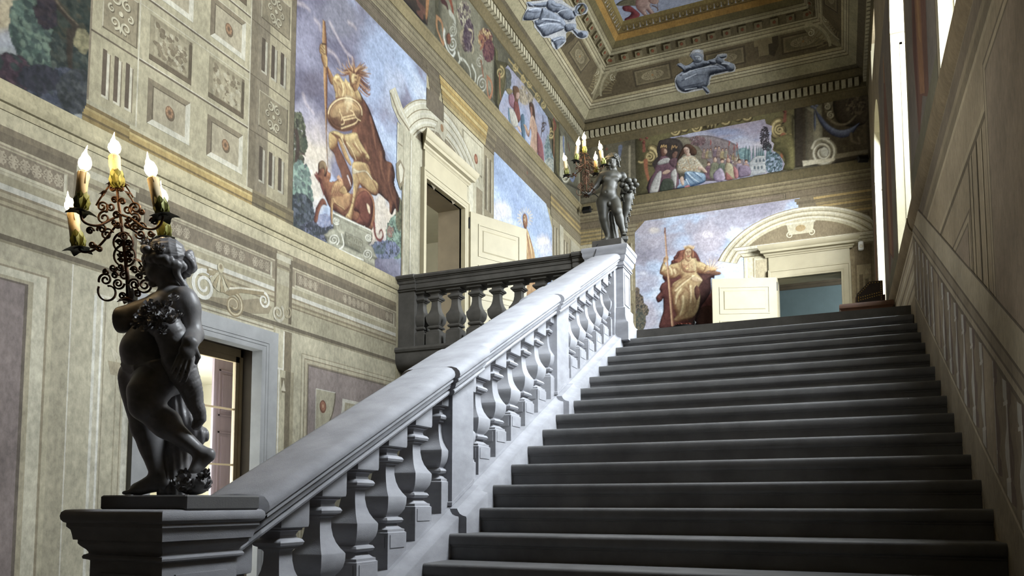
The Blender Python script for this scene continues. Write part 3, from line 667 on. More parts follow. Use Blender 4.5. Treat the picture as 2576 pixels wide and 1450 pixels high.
def foot(S, ankle, d, size=.15, up=(0, 0, 1), k=.012):
    a = np.array(ankle, float); d = np.array(d, float); d /= np.linalg.norm(d); u = np.array(up, float); u -= d*(u@d); u /= np.linalg.norm(u); l = np.cross(u, d)
    P = lambda x, y, z: a + d*x*size + l*y*size + u*z*size
    S.ell(P(-.12, 0, -.22), (.17*size, .15*size, .16*size), .02, np.stack([d, l, u], 1))
    S.cap(P(0, 0, -.05), P(.50, .02, -.28), .17*size, .13*size, .02); S.cap(P(-.05, 0, -.27), P(.52, 0, -.31), .13*size, .12*size, .02)
    S.ell(P(.50, 0, -.32), (.22*size, .20*size, .085*size), .015, np.stack([d, l, u], 1))
    for i, (y, L, r) in enumerate(((-.145, .20, .072), (-.06, .21, .056), (.02, .19, .052), (.09, .16, .048), (.15, .12, .045))):
        S.cap(P(.62, y, -.335), P(.62 + L, y*1.1, -.355), r*size, r*size*.85, .004)
def rose(r=.02, turns=3, n=10):
    b = MB()
    for ring, (rad, ht, m) in enumerate(((.25, .95, 3), (.55, .8, 5), (.95, .55, 6))):
        for i in range(m):
            a0 = 2*PI*(i + .37*ring)/m; wd = 2*PI/m*.68; vs = []
            for s_ in range(5):
                t = s_/4; z = r*(ht*t - .25); rr = r*(rad*(.55 + .55*t) + (.12*t*t))
                for q in range(5):
                    a = a0 + wd*(q/4 - .5)*(1.15 - .35*t*t); e = 1 - .10*abs(q/2 - 1)**2
                    vs.append((rr*math.cos(a)*1.0, rr*math.sin(a), z*e))
            o = len(vs); fs = [(x*5+y, x*5+y+1, x*5+y+6, x*5+y+5) for x in range(4) for y in range(4)]
            b.add(vs, fs)
    b.ball((0, 0, -.1*r), (.75*r, .75*r, .45*r), 10, 6)
    return b
def orient(o, z, spin=0):
    q = Vector(z).to_track_quat('Z', 'Y'); o.rotation_mode = 'QUATERNION'; q2 = q @ Matrix.Rotation(spin, 3, 'Z').to_quaternion(); o.rotation_quaternion = q2
# ---------------------------------------------------------------- statue 1 : (u,v) pixels of the figure at its own distance, w metres away
S1C = np.array([-2.555, 2.36]); D1 = S1C[1]*_cy - S1C[0]*_sy
def q1(u, v, w=0.0):
    P = ray(u, v); dep = D1 + w; P = _C + P*(dep/(P[1]*_cy - P[0]*_sy))
    return np.array([(P[0]-S1C[0])*_cy + (P[1]-S1C[1])*_sy, -(P[0]-S1C[0])*_sy + (P[1]-S1C[1])*_cy, P[2] - 1.712])
st1 = thing('statue', (S1C[0], S1C[1], 1.712), 'dark stone putto in profile, wreathed in flowers and treading on roses', 'statue')
H1 = .0042
B = Sculpt((-.24, -.26, -.004), (.24, .26, 1.09), H1)
# torso
B.cap(q1(432,772,.0), q1(412,800,-.01), .082, .092, .02); B.cap(q1(412,800,-.01), q1(382,880,-.02), .092, .106, .03); B.ell(q1(352,885,-.02), (.070,.09,.085), .03); B.cap(q1(382,890,.0), q1(392,945,.0), .102, .100, .03)
B.ell(q1(440,950,.02), (.065,.085,.07), .03)
B.ell(q1(385,800,-.06), (.05,.04,.045), .02)
B.cap(q1(440,760), q1(425,705), .050, .046, .025)
B.cap(q1(455,755,-.045), q1(405,765,.08), .05, .052, .03)
Ph, roth = head(B, q1(413,664,0), (-.94,-.20,-.22), .079, up=(.05,0,1))
# left arm over the horn
B.cap(q1(462,752,-.07), q1(486,842,-.07), .051, .040, .02); B.ell(q1(470,775,-.07), (.052,.052,.06), .03)
B.cap(q1(486,842,-.07), q1(478,864,-.165), .040, .032, .015)
hand(B, q1(477,864,-.175), (-.22,-.12,-1), (-.6,.8,.0), .076, .30, side=-1)
# right arm carrying the candelabra
B.cap(q1(405,768,.085), q1(306,806,-.015), .053, .052, .02); B.cap(q1(306,806,-.015), q1(318,786,.07), .050, .036, .015)
hand(B, q1(316,785,.06), (.05,.15,1), (.2,-1,.2), .062, .8)
# legs
B.cap(q1(402,945,-.045), q1(372,990,-.085), .094, .076, .03); B.cap(q1(372,990,-.085), q1(366,1018,-.10), .076, .062, .02)
B.cap(q1(366,1022,-.095), q1(420,1072,-.05), .060, .051, .02); B.cap(q1(420,1072,-.05), q1(500,1136,-.02), .051, .029, .02); B.ell(q1(412,1058,-.045), (.062,.05,.05), .03)
B.ell(q1(372,1018,-.115), (.04,.036,.04), .015)
foot(B, q1(503,1138,-.02), (-.62,-.22,-.72), .150, up=(-.72,0,.62))
B.cap(q1(352,955,.06), q1(366,1075,.05), .090, .056, .03); B.cap(q1(366,1075,.05), q1(398,1190,.045), .056, .034, .02); B.ell(q1(386,1110,.055), (.048,.048,.07), .03)
foot(B, q1(402,1194,.045), (-1,-.12,-.10), .180)
B.build('body', M['statue'], st1, VIEW)
# hair: skull cap combed back, braid, bun and curls
Hh = Sculpt((-.16, -.17, .84), (.21, .17, 1.12), .0034); hc = np.array(q1(413,664,0)); rn = random.Random(5)
Hh.ell(Ph(-.26,0,.26), (1.00*.079,.97*.079,.93*.079), .006, roth)
for i in range(34):                                     # combed strands from the wreath back to the bun
    th = math.radians(-100 + 200*i/33); pts = []
    for t in np.linspace(0, 1, 7): a = .5 + t*2.1; pts.append(Ph(-.20 + 1.02*math.cos(a), 1.0*math.sin(a)*math.sin(th)*1.0, .26 + .98*math.sin(a)*math.cos(th)) + np.array([0, 0, .0045*math.sin(7*t + i*1.3)]))
    Hh.chain(pts, [.0085,.0095,.0095,.0095,.009,.008,.006], .0022)
for q in (-1, 1):
    pts = [Ph(.55,.74*q,.16), Ph(.20,.98*q,.02), Ph(-.25,1.02*q,-.18), Ph(-.70,.86*q,-.40), Ph(-1.08,.48*q,-.45)]
    for i in range(4):
        for t in np.linspace(0, 1, 4, endpoint=False): Hh.ell(pts[i]*(1-t) + pts[i+1]*t + np.array([0,0,.005*math.sin(11*t + i)]), (.019,.017,.020), .0022)
    for i in range(9): t = i/8; Hh.ell(Ph(-.72 + .10*math.sin(5*t), (.74 - .2*t)*q, -.50 - 1.1*t), .016*(1.15 - .5*t), .0025)
for i in range(18): a = 2*PI*i/18; Hh.ell(Ph(-1.30 + .10*math.sin(3*a), .28*math.cos(a), -.10 + .42*math.sin(a)), (.017,.017,.019), .0025)
for i in range(7): Hh.ell(Ph(-1.40, .12*math.cos(i), -.10 + .2*math.sin(i*1.7)), .017, .003)
for i in range(30): a = -1.6 + 3.2*i/29; Hh.ell(Ph(.56 + .26*math.cos(a) - .05, .88*math.sin(a), .60 + .18*math.cos(a) + .05*math.sin(i*2.3)), .012 + .006*rn.random(), .0025)
Hh.build('hair', M['statue'], st1, VIEW)
# draped cloth
Cl = Sculpt((-.21, -.16, .22), (.14, .2, .62), .0058)
Cl.cap(q1(336,905,.02), q1(340,985,.075), .066, .052, .02); Cl.cap(q1(345,900,.04), q1(352,960,.09), .085, .075, .02); Cl.cap(q1(352,955,.1), q1(332,1003,.09), .06, .03, .02)
for i in range(5): Cl.cap(q1(316+i*4,930+4*i,-.02+.02*i), q1(322+4*i,998-4*i,.05+.02*i), .013, .008, .006)
Cl.chain([q1(312,918,-.05), q1(345,926,-.10), q1(385,918,-.125), q1(422,908,-.10), q1(446,905,-.03)], [.014,.016,.018,.016,.012], .006); Cl.chain([q1(314,930,-.05), q1(350,940,-.10), q1(392,932,-.12), q1(425,920,-.095)], [.012,.014,.016,.013], .006)
Cl.build('loincloth', M['statue'], st1, VIEW)
# tree stump behind
T = Sculpt((-.08, -.06, -.004), (.22, .26, .48), .0068)
T.cap(q1(452,960,.13), q1(452,1100,.11), .055, .06, .02); T.cap(q1(452,1100,.11), q1(428,1228,.10), .055, .075, .02); T.cap(q1(470,1060,.10), q1(505,1096,.07), .04, .034, .02); T.ell(q1(500,1100,.06), (.032,.03,.04), .01)
T.ripple(.0035, 190, (1, .6, .12)); T.build('tree_stump', M['statue'], st1, VIEW)
# horn of plenty: beaded tube
K = Sculpt((-.16, -.28, .17), (.22, .14, .80), .0056)
path = [(405,818,-.13,.055),(428,838,-.13,.060),(444,866,-.115,.062),(450,905,-.10,.064),(462,940,-.09,.056),(476,968,-.08,.047),(484,992,-.06,.041),(490,1015,-.05,.034),(499,1034,-.04,.029),(503,1052,-.03,.025),(496,1068,-.03,.020),(490,1078,-.03,.015)]
for i in range(len(path)-1):
    a, c = path[i], path[i+1]; pa, pc = q1(*a[:3]), q1(*c[:3]); m = 2 if i > 1 else 1
    for t in np.linspace(0, 1, m, endpoint=False): K.ell(pa + (pc-pa)*t, (a[3]+(c[3]-a[3])*t)*(1.04 if i > 1 else 1), .002)
K.ell(q1(408,800,-.13), (.07,.06,.05), .02); K.cap(q1(428,838,-.13), q1(450,900,-.10), .058, .060, .01); K.ripple(.0012, 420, (.6, .3, -.8)); K.build('horn_of_plenty', M['statue'], st1, VIEW)
rn = random.Random(8); first = None
def put_rose(par, P, z, r, spin, base=[None]):
    if base[0] is None: base[0] = rose(1.0)
    if not hasattr(put_rose, 'me'): 
        o = base[0].build('rose', M['statue'], par, smooth=True); put_rose.me = o.data
    else: o = link(bpy.data.objects.new('rose', put_rose.me), par)
    o.location = tuple(VIEW@np.array(P)); o.scale = (r, r, r); orient(o, tuple(VIEW@np.array(z)), spin); return o
for u, v, w, r in ((430,803,-.23,.030),(405,775,-.20,.026),(378,770,-.19,.024),(355,800,-.17,.026),(372,822,-.20,.028),(398,812,-.23,.024),(440,748,-.14,.022),(425,762,-.17,.020),(388,795,-.22,.026),(448,790,-.19,.022),(362,785,-.19,.02),(345,815,-.15,.022),(410,830,-.21,.02),(415,790,-.23,.02)):
    put_rose(st1, q1(u, v, w), (rn.uniform(-.5,.5), -1, rn.uniform(-.1,.7)), r, rn.random()*6)
for u, v, w, r in ((395,622,-.08,.018),(372,618,-.06,.017),(408,628,-.09,.020),(360,612,-.03,.016),(385,608,-.04,.016),(366,606,.0,.018),(398,606,-.02,.017)):
    put_rose(st1, q1(u, v, w), (rn.uniform(-.8,-.1), -1, rn.uniform(.2,.9)), r, rn.random()*6)
for i in range(26):
    u = rn.uniform(448, 522); v = rn.uniform(1190, 1226); w = rn.uniform(-.09, .06)
    put_rose(st1, q1(u, v, w), (rn.uniform(-.6,.6), -1, rn.uniform(.0,.8)), rn.uniform(.014, .024), rn.random()*6)
put_rose(st1, q1(468,1214,-.115), (-.1,-1,.2), .032, .4)
F_ = Sculpt((.02, -.14, -.004), (.21, .12, .14), .006); F_.ell(q1(487,1216,-.02), (.068,.075,.05), .01)
for i in range(30): F_.ell(q1(rn.uniform(445,526), rn.uniform(1190,1232), rn.uniform(-.1,.07)), rn.uniform(.008,.014), .004)
F_.build('flower_mound', M['statue'], st1, VIEW)
# ---------------------------------------------------------------- statue 2
S2C = np.array([-2.515, 8.88]); D2 = S2C[1]*_cy - S2C[0]*_sy
def q2(x, y, w=0.0):
    u, v = 1440 + x/5.8, 370 + y/5.8; P = ray(u, v); dep = D2 + w; P = _C + P*(dep/(P[1]*_cy - P[0]*_sy))
    return np.array([(P[0]-S2C[0])*_cy + (P[1]-S2C[1])*_sy, -(P[0]-S2C[0])*_sy + (P[1]-S2C[1])*_cy, P[2] - 4.858])
st2 = thing('statue', (S2C[0], S2C[1], 4.858), 'grey-green stone putto facing the stairs, one foot raised, holding a horn heaped with fruit', 'statue')
B = Sculpt((-.34, -.26, -.004), (.26, .26, 1.13), .0046)
B.cap(q2(560,455,0), q2(545,560,-.01), .088, .088, .02); B.cap(q2(500,440,.0), q2(630,440,.0), .075, .072, .02); B.cap(q2(545,560,-.01), q2(525,690,-.035), .088, .096, .03); B.ell(q2(520,690,-.06), (.088,.075,.075), .03); B.cap(q2(525,700,0), q2(530,800,.01), .098, .100, .03)
for x in (495, 625): B.ell(q2(x,470,-.07), (.05,.028,.035), .02)
B.ell(q2(493,652,-.137), .012, .01, sub=True)
B.cap(q2(585,430), q2(595,340), .052, .048, .025)
P2, rot2 = head(B, q2(578,228,-.01), (-.60,-.78,-.30), .083, up=(.10,0,1), chub=1.05)
B.cap(q2(430,425,0), q2(350,560,.03), .050, .041, .02); B.cap(q2(350,560,.03), q2(235,690,.0), .040, .030, .015); hand(B, q2(235,690,.0), (-1,-.15,.15), (.1,-.6,1), .066, .8)
B.cap(q2(730,425,.01), q2(775,560,.10), .050, .042, .02); B.cap(q2(775,560,.10), q2(728,700,.0), .040, .032, .015); hand(B, q2(728,700,.0), (-.2,-.6,-.8), (1,-.2,.2), .066, .5)
B.cap(q2(450,810,0), q2(458,1050,-.02), .090, .056, .03); B.cap(q2(458,1050,-.02), q2(520,1305,0), .056, .034, .02); B.ell(q2(478,1130,.015), (.052,.05,.08), .03); foot(B, q2(520,1312,.0), (-.55,-.82,-.10), .155)
B.cap(q2(610,810,-.02), q2(650,930,-.12), .085, .060, .03); B.cap(q2(650,935,-.12), q2(735,1225,-.05), .056, .033, .02); B.ell(q2(685,1050,-.07), (.05,.052,.08), .03); B.ell(q2(655,935,-.155), (.035,.03,.04), .02); foot(B, q2(738,1232,-.05), (.05,-.98,-.18), .145)
B.ell(q2(535,830,-.09), (.020,.022,.028), .012)
B.build('body', M['statue2'], st2, VIEW)
Hh = Sculpt((-.13, -.16, .84), (.19, .19, 1.16), .0038); Hh.ell(P2(-.30,0,.28), (1.02*.083,1.0*.083,.94*.083), .01, rot2); rn = random.Random(11)
for i in range(170):                                    # short curls
    a = rn.uniform(0, 2*PI); t = rn.uniform(0, 1.75); v = np.array([math.sin(t)*math.cos(a), math.sin(t)*math.sin(a), math.cos(t)])
    p = P2(-.25 + 1.04*v[0], 1.02*v[1], .28 + .98*v[2])
    if v[0] > .66 and v[2] < .62: continue
    r_ = rn.uniform(.010, .017); n_ = np.array([rn.uniform(-1,1), rn.uniform(-1,1), rn.uniform(-1,1)]); n_ /= np.linalg.norm(n_); u_ = np.cross(n_, (.3,.5,.8)); u_ /= np.linalg.norm(u_); w_ = np.cross(n_, u_)
    Hh.chain([p + (u_*math.cos(b_) + w_*math.sin(b_))*r_*(1 - b_/9) for b_ in np.linspace(0, 5.2, 7)], [.0065]*7, .0018)
for i in range(11): q = -1 + 2*i/10; Hh.chain([P2(.20, .5*q, 1.06), P2(.52, .62*q, .90), P2(.66, .72*q + .08, .70), P2(.62, .76*q + .14, .56)], [.007,.0095,.009,.005], .0018)
for q in (-1, 1):
    for i in range(10): t = i/9; Hh.ell(P2(.12 - .42*t, (1.0 + .05*math.sin(6*t))*q, .12 - .85*t), .014, .003)
Hh.build('hair', M['statue2'], st2, VIEW)
T = Sculpt((-.02, -.02, -.004), (.16, .2, .42), .007); T.cap(q2(570,930,.08), q2(600,1180,.08), .045, .05, .02); T.cap(q2(600,1180,.08), q2(615,1352,.07), .05, .06, .02); T.ripple(.003, 170, (1, .5, .1)); T.build('tree_stump', M['statue2'], st2, VIEW)
b = MB(); bx = q2(748,1318,-.05); b.bbox(bx[0]-.042, bx[0]+.042, bx[1]-.085, bx[1]+.055, 0, .052, .008); b.v = [tuple(VIEW@np.array(p)) for p in b.v]; b.build('foot_block', M['statue2'], st2)
K = Sculpt((-.01, -.1, .10), (.34, .2, .74), .0062)
for a, c in (((800,665,.02,.074),(800,760,.03,.066)), ((800,760,.03,.066),(790,900,.05,.050)), ((790,900,.05,.050),(762,1050,.07,.032)), ((762,1050,.07,.032),(775,1160,.08,.024)), ((775,1160,.08,.024),(782,1235,.08,.016))): K.cap(q2(*a[:3]), q2(*c[:3]), a[3], c[3], .01)
rn = random.Random(2)
for i in range(22): t = i/21; K.ell(q2(905 - 125*t + 12*math.sin(i*2.1), 640 + 590*t, .0 + .07*t), .014 - .004*t, .006)
K.build('horn_of_plenty', M['statue2'], st2, VIEW)
fm = MB().ball((0, 0, 0), (1, 1, .94), 18, 12).build('fruit', M['statue2'], st2, smooth=True); fm.location = tuple(VIEW@q2(815,490,-.05)); fm.scale = (.042,)*3
for x, y, w, r in ((735,495,-.02,.034),(900,492,.03,.034),(932,552,-.02,.036),(788,612,-.09,.038),(725,560,-.06,.036),(862,600,-.08,.032),(742,640,-.06,.030),(850,545,-.06,.034),(765,560,-.08,.026),(895,610,-.04,.026),(770,655,-.05,.024),(845,645,-.06,.028)):
    o = link(bpy.data.objects.new('fruit', fm.data), st2); o.location = tuple(VIEW@q2(x, y, w)); o.scale = (r, r, r*rn.uniform(.85, 1.05))
# ================================================================ CANDELABRA
CW = .075
cbase = q1(100 + 645/2.9, 300 + 1318/2.9, CW)
def c1(x, y, w=0.0): return q1(100 + x/2.9, 300 + y/2.9, CW + w) - cbase
PX = np.linalg.norm(c1(745, 1318) - c1(645, 1318))/100          # metres per traced unit
cw0 = VIEW@cbase
cand = thing('candelabra', (S1C[0] + cw0[0], S1C[1] + cw0[1], 1.712 + cw0[2]), 'lit rusty wrought iron candelabra in the hand of the wreathed putto', 'candelabra', 'putto candelabra')
def toview(b): b.v = [tuple(VIEW@np.array(p)) for p in b.v]; return b
def cpart(b, nm, m, parent=None, smooth=True): return toview(b).build(nm, m, parent or cand, smooth=smooth)
def spiral(cx, cy, r, turns=1.6, a0=0, dr=1, w=0.0, inner=.22, tilt=0.0):
    pts = []; n = int(18*turns) + 4
    for i in range(n):
        t = i/(n-1); rr = r*(1 - (1 - inner)*t**.8); a = math.radians(a0) + dr*2*PI*turns*t
        pts.append(c1(cx + rr*math.cos(a), cy - rr*math.sin(a), w + tilt*rr*math.cos(a)*PX))
    return pts
def ribbon(pts, wd=.0072, th=.0040): 
    return MB().tube(pts, wd, 6, th/wd, True, side=(0, 1, 0))
cpart(MB().tube([c1(648,1330), c1(640,1150), c1(612,900), c1(592,740), c1(575,620), c1(562,480)], [.010,.009,.0075,.007,.0065,.006], 8), 'stem', M['iron'])
SPI = [(500,1262,80,.85,150,1,0,.55,.2),(480,1172,52,1.6,200,-1,-.01,.2,.3),(484,1118,24,1.3,90,1,-.01,.3,0),(573,1200,46,1.7,0,-1,.01,.2,-.3),(768,1212,64,1.7,180,1,.0,.2,-.3),(690,1205,44,1.7,180,-1,-.02,.2,.4),(602,1290,27,1.4,0,1,0,.25,0),(712,1276,30,1.4,180,-1,.01,.25,0),
 (536,1086,30,1.5,0,-1,.01,.2,.3),(590,1080,30,1.5,180,1,-.02,.2,0),(548,1142,27,1.4,0,1,.02,.25,0),(692,1102,30,1.5,180,-1,-.01,.2,0),(742,1092,32,1.5,180,1,.01,.2,-.3),(728,1150,26,1.4,180,-1,-.02,.25,0),
 (622,998,84,1.0,60,1,0,.9,0),(592,985,24,1.5,180,1,0,.2,0),(655,985,24,1.5,0,-1,0,.2,0),(592,1030,20,1.4,180,-1,0,.25,0),(652,1032,20,1.4,0,1,0,.25,0),
 (611,902,76,1.0,60,1,0,.9,0),(580,900,25,1.5,180,-1,0,.2,0),(646,905,25,1.5,0,1,0,.2,0),(600,850,18,1.3,0,1,-.02,.3,0),
 (570,772,27,1.5,180,1,-.02,.2,.2),(640,772,27,1.5,0,-1,.02,.2,-.2),(545,755,24,1.4,0,-1,.03,.25,0),(650,730,24,1.4,180,1,-.03,.25,0),
 (455,640,46,1.5,300,1,-.02,.2,.3),(470,722,54,1.4,60,1,-.03,.25,.3),(700,652,54,1.5,240,-1,.0,.2,-.3),(746,676,22,1.4,180,1,.02,.25,0),(700,726,40,1.5,120,-1,-.03,.2,-.3),(546,590,27,1.5,0,1,.02,.2,0),(602,602,27,1.5,180,-1,-.02,.2,0),(530,505,22,1.4,0,-1,0,.25,0),(594,505,22,1.4,180,1,0,.25,0),
 (366,815,30,1.6,0,1,-.05,.2,0),(455,802,38,1.6,200,-1,-.03,.2,.2),(490,842,48,1.5,20,1,.0,.2,0),(385,916,28,1.6,0,-1,.03,.2,0),(436,945,22,1.4,180,1,.03,.25,0),
 (836,746,33,1.6,180,-1,-.06,.2,0),(742,786,33,1.6,0,1,-.03,.2,0),(698,788,33,1.5,160,-1,.02,.2,0),(736,842,38,1.5,180,1,.03,.2,0),(812,836,27,1.5,0,-1,.06,.2,0),
 (520,640,34,1.3,140,1,.05,.3,0),(640,660,34,1.3,40,-1,.05,.3,0),(560,700,30,1.4,0,1,-.06,.25,0),(620,1140,36,1.3,90,1,.05,.3,0),(640,960,34,1.4,0,1,.05,.3,.6),(610,860,34,1.4,180,-1,-.05,.3,.6)]
for a in SPI: cpart(ribbon(spiral(*a)), 'scroll', M['iron'])
ARMS = [[(582,700,0),(505,742,-.03),(430,776,-.06),(362,770,-.08),(312,738,-.09),(296,672,-.095)], [(560,770,.0),(500,850,.02),(432,926,.04),(370,966,.055),(310,968,.06),(284,945,.06)],
        [(600,700,0),(680,732,-.03),(760,792,-.06),(832,802,-.075),(882,766,-.08),(900,708,-.08)], [(620,770,.0),(700,822,.04),(760,862,.07),(830,890,.09),(890,885,.10),(912,868,.10)], [(575,620,0),(566,540,0),(560,480,0)]]
def smoothpts(p, n=5):
    out = []; p = [np.array(x, float) for x in p]
    for i in range(len(p)-1):
        a, b_, c, d = p[max(i-1, 0)], p[i], p[i+1], p[min(i+2, len(p)-1)]
        for t in np.linspace(0, 1, n, endpoint=False): out.append(.5*((2*b_) + (c-a)*t + (2*a-5*b_+4*c-d)*t*t + (3*b_-a-3*c+d)*t**3))
    return out + [p[-1]]
for A in ARMS[:4]: cpart(MB().tube([c1(*p) for p in smoothpts(A)], .0052, 8), 'arm', M['iron'])
def leaf(base, axis, out, L, wd, bend, n=6):
    """a pointed, cupped leaf with toothed edge: grows along axis, leaning to out"""
    base, axis, out = (np.array(v, float) for v in (base, axis, out)); axis /= np.linalg.norm(axis); out /= np.linalg.norm(out); sd = np.cross(axis, out); vs = []; fs = []
    for i in range(n+1):
        t = i/n; a = bend[0] + (bend[1]-bend[0])*t; p = base + axis*(L*t*math.cos(a)) + out*(L*t*math.sin(a)) ; w = wd*math.sin(PI*min(1, .12 + .88*t)**.8)*(1 + .25*(i % 2)) if i < n else 0.0005
        for s_, c in ((-1, .25), (0, 0), (1, .25)): vs.append(p + sd*s_*w - out*0 + out*(c*w*.6)*-1)
    for i in range(n):
        for j in (0, 1): fs.append((i*3+j, i*3+j+1, i*3+j+4, i*3+j+3))
    return vs, fs
CAND = [((298,668,-.095),(296,590,-.095),(320,388,-.095),(349,190,-.095)), ((284,945,.06),(262,870,.06),(240,688,.06),(204,525,.06)), ((900,706,-.08),(868,640,-.08),(824,432,-.08),(785,238,-.08)), ((912,868,.10),(906,800,.10),(894,630,.10),(884,448,.10)), ((570,505,0),(560,455,0),(545,268,0),(545,95,0))]
for k, (ds, s0, s1, tip) in enumerate(CAND):
    D, A, B_, T_ = (c1(*p) for p in (ds, s0, s1, tip)); ax = (B_-A)/np.linalg.norm(B_-A); ax2 = (T_-B_)/np.linalg.norm(T_-B_)
    ref = np.cross(ax, (0, 1, 0)); ref /= np.linalg.norm(ref); rf2 = np.cross(ax, ref)
    sl = MB().tube([A, A + (B_-A)*.5, B_ - ax*.004, B_], [.0225,.0225,.0235,.021], 16); so = cpart(sl, 'candle_sleeve', M['candle'])
    dr = MB()
    for i in range(4): a = 1.3*i + k; p = B_ - ax*.002 + (ref*math.cos(a) + rf2*math.sin(a))*.0225; dr.tube([p, p - ax*(.018 + .012*(i % 3)), p - ax*(.026 + .012*(i % 3))], [.003,.0035,.002], 6)
    toview(dr).build('wax_drip', M['candle'], so, smooth=True, kind='stuff')
    L = np.linalg.norm(T_-B_); R_ = .0265
    cpart(MB().tube([B_, B_+ax2*.008], [.013,.013], 12), 'bulb_socket', M['brass'])
    prof = [(0,.006),(.06,.55),(.16,.88),(.28,1),(.40,.93),(.52,.70),(.64,.42),(.74,.22),(.84,.13),(.93,.085),(1,.02)]
    cpart(MB().tube([B_ + ax2*(.006 + (L-.006)*t) + ref*(.006*math.sin(PI*t)*(t > .6)) for t, r in prof], [R_*r for t, r in prof], 16), 'bulb', M['bulb'])
    lf = MB(); n = 7
    for i in range(n):
        a = 2*PI*i/n + k; o_ = ref*math.cos(a) + rf2*math.sin(a); lf.add(*leaf(D + o_*.012, ax, o_, .082, .024, (.50, .16)))
    toview(lf).build('leaf_cup', M['leaf'], cand, kind='stuff')
    if k < 4:
        lf = MB()
        for i in range(5):
            a = 2*PI*i/5 + .5*k; o_ = ref*math.cos(a) + rf2*math.sin(a); lf.add(*leaf(D - ax*.002 + o_*.006, ax, o_, .062, .022, (1.35, 1.75)))
        lf.tube([D - ax*.004, D + ax*.002], [.018, .022], 10); toview(lf).build('drip_leaf', M['dark_leaf'], cand, kind='stuff')
    pl = bpy.data.lights.new('bulb_glow', 'POINT'); pl.energy = 5.0; pl.color = (1, .66, .32); pl.shadow_soft_size = .03
    lo = link(bpy.data.objects.new('bulb_glow', pl), cand); lo.location = tuple(VIEW@(B_ + ax2*L*.3 + np.array([0, 0, .0])))
for (x, y, w, dx) in ((470,540,-.02,-1),(640,545,.0,1),(520,470,.02,-1),(620,480,.02,1),(720,1040,-.02,1)):      # iron flowers
    lf = MB(); ax = np.array([dx*.5, -.3, .8]); P = c1(x, y, w)
    for i in range(5): a = 2*PI*i/5; o_ = np.array([math.cos(a), math.sin(a), 0.0]); lf.add(*leaf(P, ax, o_ - ax*(o_@ax)/(ax@ax), .026, .009, (.9, 1.4)))
    lf.tube([c1(x - dx*-60, y + 90, w), c1(x - dx*-30, y + 40, w), P], .004, 6); cpart(lf, 'iron_flower', M['iron'])['kind'] = 'stuff'
b = MB(); n = 8
for i in range(n): a = 2*PI*i/n; o_ = np.array([math.cos(a), math.sin(a), 0]); b.add(*leaf(np.array([0, 0, .0]) + o_*.006, (0, 0, 1), o_, .045, .016, (1.4, 1.8)))
b.tube([(0, 0, -.006), (0, 0, .008)], [.026, .018], 12); cpart(b, 'base_leaf_plate', M['iron'])['kind'] = 'stuff'
# second candelabra: a copy on the upper statue
hb = VIEW@q2(205, 712, -.02)
cand2 = thing('candelabra', (S2C[0] + hb[0], S2C[1] + hb[1], 4.858 + hb[2]), 'lit wrought iron candelabra held out by the putto with fruit', 'candelabra', 'putto candelabra')
cand2.scale = (1.0, 1.0, 1.08); cand2.rotation_mode = 'QUATERNION'; cand2.rotation_quaternion = Matrix.Rotation(.085, 3, Vector((-_sy, _cy, 0))).to_quaternion()
for ch in list(cand.children):
    c = ch.copy(); COL.objects.link(c); c.parent = cand2
    for g in ch.children: d = g.copy(); COL.objects.link(d); d.parent = c
# ================================================================ SMALL THINGS
# lamp cable
w = [q2(215,700,-.03), q2(300,680,-.02), q2(365,722,-.02), q2(405,800,.10), q2(420,1050,.16), q2(430,1330,.12), q2(400,1385,.02), q2(360,1440,-.13), q2(330,1560,-.20), q2(290,1640,-.22)]
b = MB(); b.tube([VIEW@p for p in smoothpts(w)], .005, 6)
tag(b.build('lamp_cable', M['black'], None, smooth=True), 'thin black flex hanging from the upper candelabra over the newel post', 'cable').location = (S2C[0], S2C[1], 4.858)
# wooden chest / bench under the far window
t = thing('wooden_chest', (.38, 11.9, ZLAND), 'brown wooden chest with moulded lid against the right wall of the landing', 'chest')
b = MB(); b.bbox(-.30, .30, -.58, .58, .06, .50, .006); b.build('body', M['wood'], t)
b = MB(); b.sqloft(0, 0, [(.30,.58,.50),(.315,.595,.512),(.318,.598,.53),(.325,.605,.545),(.34,.62,.56),(.34,.62,.60),(.33,.61,.62)]); b.build('lid', M['wood'], t, smooth='auto')
b = MB(); b.sqloft(0, 0, [(.33,.61,0),(.33,.61,.06),(.315,.595,.08),(.305,.585,.09)]); b.build('base_moulding', M['wood'], t, smooth='auto')
# studded leather chair
t = thing('studded_chair', (.50, 13.05, ZLAND), 'high-backed chair in dark leather edged with brass studs behind the chest', 'chair')
b = MB(); b.bbox(-.22, .20, -.22, .24, .42, .50, .015); b.build('seat', M['leather'], t)
for x in (-.20, .18):
    for y in (-.20, .22): bb = MB(); bb.sqloft(x, y, [(.022, 0), (.022, .42)]); bb.build('leg', M['wood'], t)
for x in (-.20, .18): bb = MB(); bb.sqloft(x, -.22, [(.02, .40), (.02, 1.08)]); bb.build('back_post', M['wood'], t)
pl_ = [(-.20,.62),(-.20,1.12),(-.02,1.30),(.17,1.30),(.17,.62)]
b = MB(); b.rings([[(x, y, z) for x, z in pl_] for y in (-.255, -.205)]); bk = b.build('backrest', M['leather'], t)
sd = MB().ball((0, 0, 0), (.009, .006, .009), 8, 5).build('stud', M['brass'], bk); first = True
def along(pts, step):
    for (x0, z0), (x1, z1) in zip(pts, pts[1:]):
        L_ = math.hypot(x1-x0, z1-z0); m = max(1, int(L_/step))
        for i in range(m): yield x0 + (x1-x0)*i/m, z0 + (z1-z0)*i/m
ins = [(-.175,.64),(-.175,1.11),(-.012,1.275),(.145,1.275),(.145,.64)]
